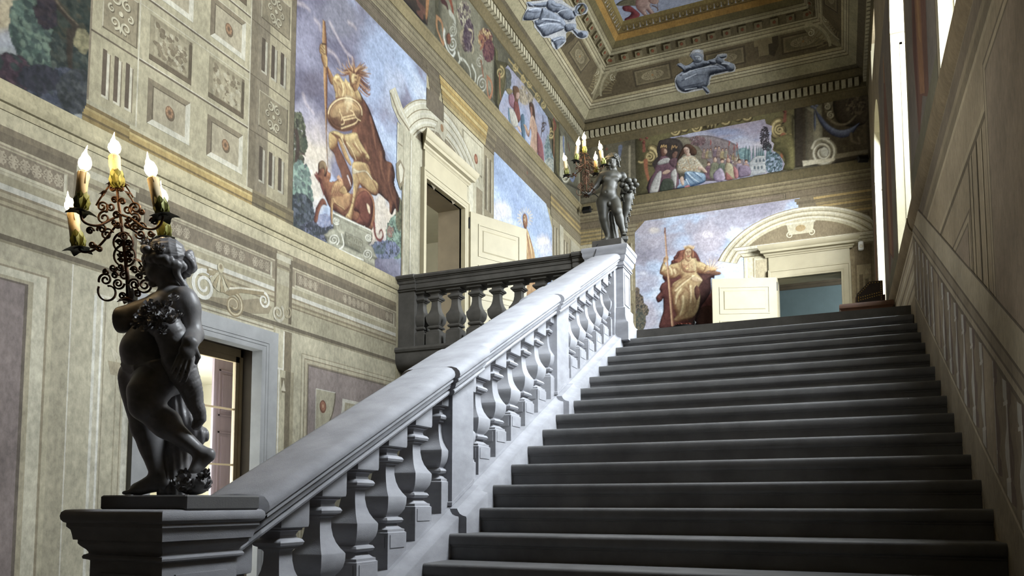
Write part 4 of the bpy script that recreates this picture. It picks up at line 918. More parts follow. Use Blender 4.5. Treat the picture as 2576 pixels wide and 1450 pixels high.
for pts in (ins, [(-.175,1.06),(.145,1.12)], [(-.175,1.02),(.145,1.08)]):
    for x, z in along(pts, .032):
        o = sd if first else copy_part(sd, bk); first = False; o.location = (x, -.257, z)
# basket of dried flowers
P = ony(1719, 822, 10.4)
t = thing('flower_basket', (P[0], 10.4, ZLAND), 'low dark iron basket of dried red flowers standing on the landing floor', 'basket')
zr = P[2] - ZLAND
b = MB(); b.lathe(0, 0, [(.05, zr-.17), (.10, zr-.16), (.125, zr-.10), (.14, zr-.01), (.145, zr), (.135, zr+.002), (.13, zr-.02), (.0, zr-.05)], 20); b.build('bowl', M['black'], t, smooth='auto')
for a in (0, 2.1, 4.2): b = MB(); b.tube([(.09*math.cos(a), .09*math.sin(a), zr-.14), (.14*math.cos(a), .14*math.sin(a), (zr-.14)/2), (.17*math.cos(a), .17*math.sin(a), 0)], .009, 8); b.build('leg', M['black'], t, smooth=True)
b = MB(); b.tube([(.135, 0, zr-.02), (.165, 0, zr+.04), (.15, 0, zr+.075), (.13, 0, zr+.03)], .01, 8); b.build('handle', M['black'], t, smooth=True)
fl = mat('dried_red_flower', (120, 66, 52), .8, .4, 60); rn = random.Random(4); f0 = None
for i in range(30):
    a = rn.random()*2*PI; r = .11*math.sqrt(rn.random())
    if f0 is None: f0 = rose(1.0).build('dried_flower', fl, t, smooth=True); o = f0
    else: o = link(bpy.data.objects.new('dried_flower', f0.data), t)
    s_ = rn.uniform(.018, .028); o.location = (r*math.cos(a), r*math.sin(a), zr + .012 + .02*(1 - r/.11)); o.scale = (s_,)*3
# floodlights on brackets and the alarm sensor
def flood(loc, rz, label, sc=1.0):
    t = thing('floodlight', loc, label, 'floodlight', 'black floodlights'); t.rotation_euler = (0, 0, rz); t.scale = (sc,)*3
    b = MB(); b.bbox(-.10, .10, -.05, .05, -.065, .065, .01); b.xf(Matrix.Rotation(-.45, 4, 'X')); b.build('housing', M['black'], t)
    b = MB(); b.box(-.085, .085, -.056, -.05, -.05, .05); b.xf(Matrix.Rotation(-.45, 4, 'X')); b.build('lens', M['glass'], t)
    b = MB(); b.tube([(-.11, 0, 0), (-.11, .09, .02), (-.11, .13, .05), (.0, .15, .06), (.11, .13, .05), (.11, .09, .02), (.11, 0, 0)], .008, 6); b.build('bracket', M['black'], t)
    b = MB(); b.tube([(0, .15, .06), (0, .22, .08)], .012, 8); b.bbox(-.05, .05, .21, .23, .02, .14, .004); b.build('wall_plate', M['black'], t); return t
P = ony(1472, 528, 16.45); flood((P[0]+.03, 16.47, P[2]), 0, 'small black floodlight bracketed in the corner behind the fruit-bearing statue')
P = ony(2174, 398, 16.45); flood((P[0]-.02, 16.47, P[2]), .3, 'small black floodlight bracketed high at the window end of the far wall')
P = ony(2166, 617, 16.6)
t = thing('motion_sensor', (P[0], YF-.03, P[2]-.09), 'white plastic motion sensor fixed beside the far doorway', 'sensor')
b = MB(); b.bbox(-.05, .05, -.07, .03, 0, .18, .018); b.build('housing', M['white'], t)
b = MB(); b.ball((0, -.07, .07), (.035, .012, .04), 12, 8); b.build('lens', M['plaster'], t, smooth=True)
# ================================================================ WALL PAINTING TOOLS
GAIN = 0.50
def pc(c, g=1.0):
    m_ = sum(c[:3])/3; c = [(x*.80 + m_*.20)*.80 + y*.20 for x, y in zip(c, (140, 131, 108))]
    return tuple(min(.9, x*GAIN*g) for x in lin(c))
class Plane:
    """flat painted surface: o origin, e1/e2 in-plane axes, n normal into the room"""
    def __init__(s, o, e1, e2, n, fr=None): s.o, s.e1, s.e2, s.n = (np.array(x, float) for x in (o, e1, e2, n)); s.n /= np.linalg.norm(s.n); s.fr = (0, 0, 1); s.g = 1.0
    def px(s, x, y):                                # traced point (in the current tracing frame) -> plane coordinates
        u, v = s.fr[0] + x/s.fr[2], s.fr[1] + y/s.fr[2]; P = onplane(u, v, s.n, s.n@s.o) - s.o
        return float(P@s.e1), float(P@s.e2)
    def at(s, a, b, off=0): return s.o + s.e1*a + s.e2*b + s.n*off
    def frame(s, x0, y0, k): s.fr = (x0, y0, k); return s
PL_L = Plane((XL, 0, 0), (0, 1, 0), (0, 0, 1), (1, 0, 0))
PL_R = Plane((XR, 0, 0), (0, 1, 0), (0, 0, 1), (-1, 0, 0))
PL_F = Plane((0, YF, 0), (1, 0, 0), (0, 0, 1), (0, -1, 0))
_k = math.hypot(1, SLC)
PL_CL = Plane((XL, 0, ZW), (0, 1, 0), (1/_k, 0, SLC/_k), (SLC, 0, -1))
PL_CR = Plane((XR, 0, ZW), (0, 1, 0), (-1/_k, 0, SLC/_k), (-SLC, 0, -1))
PL_CF = Plane((0, YF, ZW), (1, 0, 0), (0, -1/_k, SLC/_k), (0, -SLC, -1))
PL_CC = Plane((0, 0, ZC), (1, 0, 0), (0, 1, 0), (0, 0, -1))
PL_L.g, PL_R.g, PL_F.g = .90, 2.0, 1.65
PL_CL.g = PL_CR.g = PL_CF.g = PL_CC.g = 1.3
class Decal:
    """flat areas of paint, layered a fraction of a millimetre apart"""
    def __init__(s, plane): s.p = plane; s.b = MB(); s.l = 0; s.g = plane.g
    def poly(s, pts, c, layer=None, raw=False):
        if layer is None: s.l += 1; layer = s.l
        s.b.cur = c if raw else pc(c, s.g); s.k = (getattr(s, 'k', 0) + 1) % 60; P = [s.p.at(a, b, .00022*layer + .0006 + 3.5e-6*s.k) for a, b in pts]
        A = sum(pts[i][0]*pts[(i+1) % len(pts)][1] - pts[(i+1) % len(pts)][0]*pts[i][1] for i in range(len(pts)))
        flip = (A < 0) ^ (float(np.dot(np.cross(s.p.e1, s.p.e2), s.p.n)) < 0)
        idx = tuple(range(len(P))); s.b.add(P, [idx[::-1] if flip else idx]); return s
    def px(s, pts, c, layer=None): return s.poly([s.p.px(*q) for q in pts], c, layer)
    def rect(s, a0, a1, b0, b1, c, layer=None): return s.poly([(a0,b0),(a1,b0),(a1,b1),(a0,b1)], c, layer)
    def line(s, pts, w, c, layer=None, taper=0, px=False):
        if px: pts = [s.p.px(*q) for q in pts]
        if layer is None: s.l += 1; layer = s.l
        n = len(pts); L, R = [], []
        for i in range(n):
            a, b = pts[max(i-1, 0)], pts[min(i+1, n-1)]; dx, dy = b[0]-a[0], b[1]-a[1]; m = math.hypot(dx, dy) or 1
            ww = w/2*(1 - taper*i/(n-1)); L.append((pts[i][0]-dy/m*ww, pts[i][1]+dx/m*ww)); R.append((pts[i][0]+dy/m*ww, pts[i][1]-dx/m*ww))
        for i in range(n-1): s.poly([L[i], L[i+1], R[i+1], R[i]], c, layer + .02*(i % 7))
        return s
    def disc(s, a, b, ra, rb, c, n=20, layer=None): return s.poly([(a + ra*math.cos(2*PI*i/n), b + rb*math.sin(2*PI*i/n)) for i in range(n)], c, layer)
    def arc(s, a, b, r, t0, t1, w, c, n=14, layer=None, rb=None, taper=0):
        rb = rb or r; return s.line([(a + r*math.cos(math.radians(t0 + (t1-t0)*i/n)), b + rb*math.sin(math.radians(t0 + (t1-t0)*i/n))) for i in range(n+1)], w, c, layer, taper)
    def scroll(s, a, b, r, t0, turns, w, c, dr=1, layer=None, asp=1.0):
        n = int(16*abs(turns)) + 4; return s.line([(a + asp*r*(1-.8*i/n)*math.cos(math.radians(t0) + dr*2*PI*turns*i/n), b + r*(1-.8*i/n)*math.sin(math.radians(t0) + dr*2*PI*turns*i/n)) for i in range(n+1)], w, c, layer, .5)
    def done(s, name, parent, m=None): s.b.build(name, m or M['fresco'], parent); return s
def fbm(X, Y, scale, octv=4, seed=0):
    r = np.random.RandomState(seed); out = np.zeros_like(X, dtype=float); amp, tot = 1.0, 0.0
    for o in range(octv):
        g = r.rand(64, 64); x = X*scale*2**o + 7.3*o; y = Y*scale*2**o + 3.1*o; xi, yi = np.floor(x).astype(int), np.floor(y).astype(int); fx, fy = x-xi, y-yi
        fx, fy = fx*fx*(3-2*fx), fy*fy*(3-2*fy); a, b, c, d = (g[(xi+i) % 64, (yi+j) % 64] for i, j in ((0,0),(1,0),(0,1),(1,1)))
        out += amp*((a*(1-fx)+b*fx)*(1-fy) + (c*(1-fx)+d*fx)*fy); tot += amp; amp *= .55
    return out/tot
class Canvas:
    """a picture painted on a fine grid of its own on a wall (vertex colours), brushed with soft-edged shapes"""
    def __init__(s, plane, a0, a1, b0, b1, d, base=(150, 150, 150)):
        s.p = plane; s.a = np.arange(a0, a1 + d*.5, d); s.b = np.arange(b0, b1 + d*.5, d); s.A, s.B = np.meshgrid(s.a, s.b, indexing='xy'); s.d = d
        s.I = np.empty(s.A.shape + (3,)); s.I[:] = lin(base); s.keep = np.ones(s.A.shape, bool)
    def T(s, pts, sm=0, closed=True):
        P = np.array([s.p.px(*q) for q in pts])
        if sm:
            out = []; n = len(P)
            for i in range(n if closed else n-1):
                if closed: q0, q1_, q2_, q3 = P[(i-1) % n], P[i], P[(i+1) % n], P[(i+2) % n]
                else: q0, q1_, q2_, q3 = P[max(i-1,0)], P[i], P[i+1], P[min(i+2,n-1)]
                for t in np.linspace(0, 1, sm, endpoint=False): out.append(.5*(2*q1_ + (q2_-q0)*t + (2*q0-5*q1_+4*q2_-q3)*t*t + (3*q1_-q0-3*q2_+q3)*t**3))
            if not closed: out.append(P[-1])
            P = np.array(out)
        return P
    def sub(s, lo, hi):
        i0, i1 = np.searchsorted(s.b, lo[1]), np.searchsorted(s.b, hi[1]); j0, j1 = np.searchsorted(s.a, lo[0]), np.searchsorted(s.a, hi[0])
        return (slice(i0, i1), slice(j0, j1)) if i1 > i0 + 2 and j1 > j0 + 2 else None
    def dist(s, P, sl, closed=True):
        A, B = s.A[sl], s.B[sl]; D = np.full(A.shape, 1e9); ins = np.zeros(A.shape, bool); n = len(P); T_ = np.zeros(A.shape)
        for i in range(n if closed else n-1):
            p, q = P[i], P[(i+1) % n]; e = q-p; L = e@e + 1e-12; t = np.clip(((A-p[0])*e[0] + (B-p[1])*e[1])/L, 0, 1)
            dd = np.hypot(A-p[0]-t*e[0], B-p[1]-t*e[1]); m = dd < D; D = np.where(m, dd, D); T_ = np.where(m, (i+t)/max(1, n-1), T_)
            if closed:
                c = ((p[1] > B) != (q[1] > B)); 
                with np.errstate(divide='ignore', invalid='ignore'): ins ^= c & (A < (q[0]-p[0])*(B-p[1])/(q[1]-p[1]+1e-15) + p[0])
        return D, ins, T_
    def blob(s, pts, dark, light=None, puff=.06, L=(.8, .55), f=None, sm=5, alpha=1.0, tex=.10, tsc=14, seed=1, amb=.40):
        """closed shape modelled from dark to light as if rounded, lit from direction L"""
        P = s.T(pts, sm); f = f or s.d*.7; sl = s.sub(P.min(0)-f*2, P.max(0)+f*2)
        if sl is None: return s
        D, ins, _ = s.dist(P, sl); sd = np.where(ins, D, -D); al = np.clip(.5 + sd/(2*f), 0, 1)*alpha
        dk = np.array(lin(dark)); lt = np.array(lin(light or dark))
        if light is not None: dk, lt = dk*.66, lt*.80
        if light is not None:
            h = np.clip(sd/puff, 0, 1); h = np.sqrt(np.clip(1-(1-h)**2, 0, 1))*puff; gb, ga = np.gradient(h, s.d); sh = np.clip(amb - .06 + .62*(-(ga*L[0] + gb*L[1])) + .14*(h/puff), 0, 1)
            if tex: sh = np.clip(sh + tex*2.6*(fbm(s.A[sl]*1.5 + .5*s.B[sl], s.B[sl]*.55, tsc, 3, seed)-.5) + tex*1.2*(fbm(s.A[sl], s.B[sl], tsc*3, 2, seed+1)-.5), 0, 1)
            c = dk + (lt-dk)*sh[..., None]; c = c*(.50 + .50*np.clip(sd/(puff*.28), 0, 1))[..., None]
        else:
            c = np.broadcast_to(dk, s.I[sl].shape)
            if tex: c = c*(1 + tex*2*(fbm(s.A[sl], s.B[sl], tsc, 3, seed)-.5))[..., None]
        s.I[sl] = s.I[sl]*(1-al[..., None]) + c*al[..., None]; return s
    def stroke(s, pts, w, col, w1=None, f=None, sm=5, alpha=1.0):
        P = s.T(pts, sm, False) if len(pts) > 2 and sm else s.T(pts); w1 = w if w1 is None else w1; f = f or s.d*.8; m = max(w, w1) + 2*f; sl = s.sub(P.min(0)-m, P.max(0)+m)
        if sl is None: return s
        D, _, t = s.dist(P, sl, False); al = (np.clip(.5 + ((w + (w1-w)*t)/2 - D)/(2*f), 0, 1)*alpha)[..., None]
        s.I[sl] = s.I[sl]*(1-al) + np.array(lin(col))*al; return s
    def strokes(s, lst, w, col, w1=None, alpha=1.0, f=None):
        for p in lst: s.stroke(p, w, col, w1, f, alpha=alpha)
        return s
    def clouds(s, cols, scale=(1.2, 1.8), seed=0, skew=0.0, contrast=1.6, mask=None):
        """cols: list of (level, colour)"""
        n = fbm(s.A*scale[0] + skew*s.B, s.B*scale[1], 1, 5, seed); n = np.clip((n-.5)*contrast + .5, 0, 1); xs = [c[0] for c in cols]; C = np.array([lin([x*.72 + sum(c[1])/3*.28 for x in c[1]]) for c in cols])
        I = np.stack([np.interp(n, xs, C[:, k]) for k in range(3)], -1)
        s.I[:] = I if mask is None else s.I*(1-mask[..., None]) + I*mask[..., None]; return s
    def soft(s, cx, cy, rx, ry, col, alpha=.6, rag=.5, seed=3, sc=5):
        """soft cloud-like patch, centre and radii in tracing units"""
        c = np.array(s.p.px(cx, cy)); e = np.array(s.p.px(cx+rx, cy)); g = np.array(s.p.px(cx, cy+ry)); M2 = np.linalg.inv(np.stack([e-c, g-c], 1)); A, B = s.A-c[0], s.B-c[1]
        r = np.hypot(M2[0,0]*A + M2[0,1]*B, M2[1,0]*A + M2[1,1]*B) + rag*2*(fbm(s.A, s.B, sc, 4, seed)-.5); al = (np.clip((1.15-r)/.6, 0, 1)*alpha)[..., None]
        s.I = s.I*(1-al) + np.array(lin([x*.75 + sum(col)/3*.25 for x in col]))*al; return s
    def clip(s, pts, sm=0, outside=False):
        P = s.T(pts, sm); D, ins, _ = s.dist(P, (slice(None), slice(None))); ok = ins | (D < s.d*.8)
        s.keep &= ~ins if outside else ok; return s
    def leaves(s, cx, cy, rx, ry, n, r, cols, seed=0):
        R = random.Random(seed); r *= .62
        for i in range(int(n*1.5)):
            a = R.random()*2*PI; q = math.sqrt(R.random()); c = s.T([(cx + rx*q*math.cos(a), cy + ry*q*math.sin(a))])[0]; rr = r*R.uniform(.5, 1.2); sl = s.sub(c-rr*1.5, c+rr*1.5)
            if sl is None: continue
            d_ = np.hypot((s.A[sl]-c[0])*R.uniform(.7, 1.5), s.B[sl]-c[1]); al = np.clip((rr-d_)/s.d + .5, 0, 1)[..., None]; s.I[sl] = s.I[sl]*(1-al) + np.array(lin(R.choice(cols)))*al
        return s
    def done(s, name, label, cat='fresco', off=.0035, group=None, brush=(.20, 0), m=None, parent=None, gain=1.0, warp=.016):
        wa = (fbm(s.A, s.B, 16, 3, 21)-.5)*warp; wb = (fbm(s.A, s.B, 16, 3, 22)-.5)*warp; ii = np.clip(np.rint(np.arange(s.A.shape[0])[:, None] + wb/s.d).astype(int), 0, s.A.shape[0]-1); jj = np.clip(np.rint(np.arange(s.A.shape[1])[None] + wa/s.d).astype(int), 0, s.A.shape[1]-1); s.I = s.I[ii, jj]
        n = (fbm(s.A*brush[1] + s.B*.0, s.A*0 + s.B, 9, 3, 5)-.5) if brush[1] else 0
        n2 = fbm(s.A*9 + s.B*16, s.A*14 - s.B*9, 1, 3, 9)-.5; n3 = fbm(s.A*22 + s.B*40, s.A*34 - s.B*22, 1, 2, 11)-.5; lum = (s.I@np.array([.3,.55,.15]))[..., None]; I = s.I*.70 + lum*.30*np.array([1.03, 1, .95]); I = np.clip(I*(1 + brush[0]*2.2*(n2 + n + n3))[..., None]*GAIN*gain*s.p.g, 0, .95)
        ny, nx = s.A.shape; P = s.p.o + s.A[..., None]*s.p.e1 + s.B[..., None]*s.p.e2 + s.p.n*off; ctr = P.reshape(-1, 3).mean(0); V = (P - ctr).reshape(-1, 3)
        q = s.keep[:-1, :-1] & s.keep[1:, :-1] & s.keep[:-1, 1:] & s.keep[1:, 1:]; id_ = np.arange(ny*nx).reshape(ny, nx)
        Q = np.stack([id_[:-1, :-1][q], id_[:-1, 1:][q], id_[1:, 1:][q], id_[1:, :-1][q]], 1)
        if float(np.dot(np.cross(s.p.e1, s.p.e2), s.p.n)) < 0: Q = Q[:, ::-1]
        us = np.unique(Q); mp = -np.ones(ny*nx, np.int64); mp[us] = np.arange(len(us)); Q = mp[Q]; V = V[us]; Cc = I.reshape(-1, 3)[us]
        me = bpy.data.meshes.new(name); me.vertices.add(len(V)); me.vertices.foreach_set('co', V.astype(np.float32).ravel()); me.loops.add(Q.size); me.loops.foreach_set('vertex_index', np.ascontiguousarray(Q).ravel().astype(np.int32)); me.polygons.add(len(Q))
        me.polygons.foreach_set('loop_start', np.arange(0, Q.size, 4, dtype=np.int32)); me.polygons.foreach_set('loop_total', np.full(len(Q), 4, np.int32)); me.update(calc_edges=True)
        ca = me.color_attributes.new('Col', 'FLOAT_COLOR', 'POINT'); ca.data.foreach_set('color', np.concatenate([Cc, np.ones((len(Cc), 1))], 1).astype(np.float32).ravel())
        me.materials.append(m or M['fresco_clean']); o = link(bpy.data.objects.new(name, me), parent); o.location = ctr
        return tag(o, label, cat, group) if label else o
# ================================================================ LEFT WALL: painted architecture (coordinates Y, Z on the wall)
CRM, HI, SH, JN = (182, 169, 132), (214, 205, 178), (120, 104, 78), (96, 82, 62)
BRN, BRD = (122, 106, 82), (100, 86, 66)
R9 = random.Random(9)
# horizontal bands below the dado ledge
d = Decal(PL_L); Y0, Y1 = YB, 8.70
for z0, z1, c in ((4.385,4.50,(200,186,146)),(4.335,4.385,(128,112,86)),(4.262,4.335,(112,98,76)),(4.245,4.262,(192,178,144)),(4.05,4.245,(150,134,108)),(4.03,4.05,(196,184,152)),(3.965,4.03,(172,160,126)),(3.92,3.965,(214,208,190)),(3.90,3.92,(150,134,104)),(3.865,3.90,(186,172,138)),(3.84,3.865,(140,124,94)),(3.815,3.84,(176,162,126)),(3.80,3.815,(132,116,88)),(3.60,3.80,(180,169,136)),(3.560,3.60,(104,92,72)),(3.54,3.56,(150,138,108))): d.rect(Y0, Y1, z0, z1, c, 1)
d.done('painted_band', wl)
def arabesque(d, y0, y1, z0, z1, c, seed=0, dens=1.0, w=.012):
    """cut-out scroll ornament between y0..y1"""
    zc, h = (z0+z1)/2, (z1-z0)/2; n = max(1, int((y1-y0)/(h*1.5)*dens)); R = random.Random(seed); ly = d.l + 1
    for i in range(n):
        yc = y0 + (i+.5)*(y1-y0)/n; r = h*.42
        for sx in (-1, 1):
            for sz in (-1, 1): d.scroll(yc + sx*r*.9, zc + sz*r*.95, r*.95, 90*sz if sx > 0 else 90*sz, 1.1, w*1.5, c, dr=sx*sz, layer=ly)
        d.disc(yc, zc, r*.35, r*.35, c, 8, ly)
        for a in (0, 90, 180, 270): d.disc(yc + 1.7*r*math.cos(math.radians(a)), zc + 1.7*r*math.sin(math.radians(a)), r*.3, r*.3, c, 7, ly)
    d.l = ly
def frieze_panel(y0, y1, orn, seed):
    d = Decal(PL_L); z0, z1 = 4.05, 4.232
    d.rect(y0, y1, z0, z1, (176,163,130), 2); d.rect(y0+.025, y1-.025, z0+.028, z1-.012, (132,116,94), 3)
    d.line([(y0+.025,z0+.03),(y0+.025,z1-.012)], .012, (96,82,64), 4); d.line([(y1-.02,z0+.02),(y1-.02,z1-.012)], .022, (208,198,168), 4); d.line([(y0,z0+.015),(y1,z0+.015)], .02, (206,196,164), 4)
    d.l = 5
    for a, b in orn: arabesque(d, a, b, z0+.045, z1-.025, (176,160,132), seed)
    d.done('painted_frieze_panel', wl)
frieze_panel(2.9, 3.93, [(3.2,3.9)], 1); frieze_panel(4.62, 6.26, [(4.7,5.15),(5.45,5.86),(5.96,6.22)], 2); frieze_panel(6.62, 8.66, [(6.67,7.02),(7.5,8.05),(8.43,8.62)], 3)
# consoles of the frieze beside the door
d = Decal(PL_L)
for y0, y1 in ((3.98,4.58),(6.30,6.58)):
    d.rect(y0, y1, 3.62, 4.37, (176,163,128), 2); d.rect(y0, y0+.03, 3.62, 4.37, (118,102,78), 3); d.rect(y1-.05, y1, 3.62, 4.33, (108,94,72), 3)
    d.rect(y0+.02, y1-.03, 4.28, 4.34, (206,196,166), 4); d.rect(y0+.02, y1-.03, 4.20, 4.235, (140,124,96), 4); d.rect(y0+.03, y1-.05, 4.02, 4.18, (190,178,146), 4)
d.done('painted_console', wl)
# lower wall: pilaster strips, mauve panels
d = Decal(PL_L); d.g = 1.12  # gain raised: lighter paint stands in for stronger light low on the wall
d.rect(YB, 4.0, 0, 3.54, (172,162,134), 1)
d.rect(YB, 3.86, 0, 3.42, (186,176,144), 2); d.rect(YB, 3.82, 0, 3.385, (150,136,108), 3); d.rect(YB, 3.80, 0, 3.37, (204,196,168), 4); d.rect(YB, 3.70, 0, 3.31, (172,160,130), 5); d.rect(YB, 3.66, 0, 3.285, (100,88,78), 6); d.rect(YB, 3.635, 0, 3.27, (132,116,114), 7)  # mauve run on unseen behind the camera to cut bounce light
d.rect(4.0, 4.57, 0, 3.54, (184,175,146), 2); d.rect(4.0, 4.012, 0, 3.54, (212,206,186), 3)
for a, b, c in ((4.20,4.225,(214,210,194)),(4.225,4.265,(196,188,162)),(4.265,4.285,(224,220,206)),(4.30,4.31,(150,138,112)),(4.42,4.43,(160,148,120)),(4.50,4.555,(206,200,180)),(4.475,4.485,(150,136,110))): d.rect(a, b, 0, 3.36, c, 4)
d.rect(4.20, 4.57, 3.345, 3.365, (206,198,174), 5)
for zc in (2.78,):      # little painted drop ornaments
    d.poly([(4.345,zc+.06),(4.47,zc+.06),(4.44,zc-.05),(4.375,zc-.05)], (160,146,116), 6); d.poly([(4.36,zc+.18),(4.45,zc+.12),(4.405,zc+.06)], (196,186,158), 7)
# right of the lower door
d.rect(6.325, 8.70, 0, 3.54, (178,168,138), 2)
for a, b, c in ((6.33,6.365,(206,200,178)),(6.365,6.385,(150,138,110)),(6.39,6.41,(216,210,190)),(6.41,6.50,(178,168,136)),(6.50,6.585,(104,92,70)),(6.585,6.64,(150,138,108))): d.rect(a, b, 0, 3.10, c, 4)
d.rect(6.33, 6.47, 3.10, 3.50, (186,176,146), 4); d.rect(6.455, 6.475, 3.10, 3.52, (214,208,188), 5); d.rect(6.33, 6.475, 3.10, 3.12, (214,208,188), 5); d.rect(6.475, 6.59, 3.02, 3.53, (118,104,80), 3)
d.poly([(6.43,3.02),(6.52,3.02),(6.50,2.86),(6.45,2.86)], (110,98,74), 6); d.poly([(6.44,2.88),(6.475,3.0),(6.51,2.88)], (198,188,160), 7)
y0, zt = 6.76, 3.345
for o, c in ((0,(150,138,108)),(.012,(186,176,146)),(.05,(128,114,88)),(.062,(176,164,134)),(.10,(140,126,98)),(.112,(104,92,80)),(.13,(136,120,116))): d.rect(y0+o, 8.70, 0, zt-o, c, 8 + int(o*100))
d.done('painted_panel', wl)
d = Decal(PL_L); d.l = 24                       # quadrant corner with red rosette and the inner frame
qy, qz, qr = 7.02, 2.98, .36
d.poly([(qy,qz),(qy+qr,qz)] + [(qy + qr*math.cos(a), qz - .5*math.sin(a)) for a in np.linspace(0, PI/2, 12)][1:], (184,174,144)); d.arc(qy, qz, qr, 0, -90, .02, (104,92,74), rb=.5); d.line([(qy,qz),(qy,qz-.5)], .012, (214,208,190)); d.line([(qy,qz),(qy+qr,qz)], .012, (214,208,190))
d.disc(qy+.13, qz-.19, .062, .075, (122,72,52)); d.disc(qy+.13, qz-.185, .045, .055, (168,104,76)); d.disc(qy+.13, qz-.185, .018, .022, (214,160,120))
iy = 7.52
d.poly([(iy,2.93),(8.7,2.93),(8.7,1.6),(7.0,1.6),(7.0,2.30)] + [(7.0 + .52*math.sin(a), 2.30 + (.63)*(1-math.cos(a))) for a in np.linspace(.1, PI/2, 10)], (214,208,190)); d.poly([(iy+.05,2.89),(8.7,2.89),(8.7,1.6),(7.05,1.6),(7.05,2.27)] + [(7.05 + .52*math.sin(a), 2.27 + .62*(1-math.cos(a))) for a in np.linspace(.1, PI/2, 10)], (168,156,126)); d.poly([(iy+.09,2.86),(8.7,2.86),(8.7,1.6),(7.10,1.6),(7.10,2.24)] + [(7.10 + .51*math.sin(a), 2.24 + .62*(1-math.cos(a))) for a in np.linspace(.1, PI/2, 10)], (186,176,146))
d.done('painted_quadrant', wl)
# scrolled overdoor above the lower door
d = Decal(PL_L); d.l = 8
d.rect(4.62, 6.30, 3.475, 3.54, (196,186,156)); d.rect(4.62, 6.30, 3.50, 3.515, (140,126,98))
d.poly([(5.30,3.62),(5.42,3.60),(5.95,3.60),(6.22,3.66),(6.26,3.74),(6.05,3.78),(5.80,3.70),(5.55,3.66)], (150,134,104))
d.scroll(5.33, 3.72, .155, 40, 1.9, .045, (226,222,208), dr=1); d.scroll(5.72, 3.63, .13, 120, 1.8, .045, (140,120,86), dr=-1); d.scroll(5.72, 3.63, .125, 100, 1.6, .018, (200,184,146), dr=-1)
d.line([(5.36,3.88),(5.48,3.86),(5.58,3.74),(5.66,3.73),(5.80,3.80),(5.98,3.83),(6.12,3.86),(6.22,3.80)], .05, (150,130,94)); d.line([(5.38,3.90),(5.50,3.88),(5.60,3.765),(5.80,3.825),(5.98,3.855),(6.14,3.88)], .02, (218,208,180))
d.scroll(6.14, 3.78, .085, 90, 1.5, .03, (222,216,198), dr=-1); d.scroll(6.36, 3.70, .10, 60, 1.6, .035, (206,196,168), dr=-1); d.scroll(6.50, 3.74, .07, 60, 1.4, .025, (176,160,124), dr=-1)
for i in range(7): a = math.radians(180 + 22*i + 4); d.poly([(5.53,3.92),(5.53 + .15*math.cos(a), 3.90 + .19*math.sin(a)),(5.53 + .15*math.cos(a+.32), 3.90 + .19*math.sin(a+.32))], (200,188,152) if i % 2 else (168,150,112))
d.disc(5.53, 3.95, .04, .05, (206,192,152)); d.disc(5.53, 3.96, .02, .025, (160,140,104)); d.done('painted_overdoor_scroll', wl)
d = Decal(PL_L); d.rect(YB, 2.9, 4.72, 8.0, (92,92,80), 1); d.done('painted_landscape_ground', wl)
# upper wall ground, field with coffers, pilasters
d = Decal(PL_L)
d.rect(4.04, 6.55, 4.72, 8.00, CRM, 1); d.rect(4.07, 4.52, 4.88, 8.0, (176,163,126), 2); d.rect(4.03, 4.075, 4.86, 8.0, (128,112,88), 2)
d.rect(5.86, 5.96, 4.66, 8.0, (118,104,80), 2); d.rect(5.96, 6.14, 4.66, 8.0, (128,114,90), 2); d.rect(6.14, 6.47, 4.66, 8.0, (172,158,122), 2); d.rect(6.47, 6.56, 4.66, 8.0, (112,98,74), 2)
for z in (5.50, 6.09, 6.68, 7.27):
    d.rect(4.07, 4.52, z-.012, z+.004, JN, 3); d.rect(4.52, 5.86, z-.012, z+.006, JN, 3); d.rect(4.52, 5.86, z+.006, z+.016, (206,196,168), 3); d.rect(5.86, 6.47, z-.008, z+.004, (92,80,60), 3)
d.rect(4.515, 4.53, 4.88, 8, (206,196,166), 4); d.rect(5.845, 5.86, 4.88, 8, (196,186,156), 4)
for z, c in ((5.80,1),(6.385,1),(6.98,1)): d.rect(4.52, 5.86, z+.20, z+.208, (202,192,162), 3)
d.done('painted_field', wl)
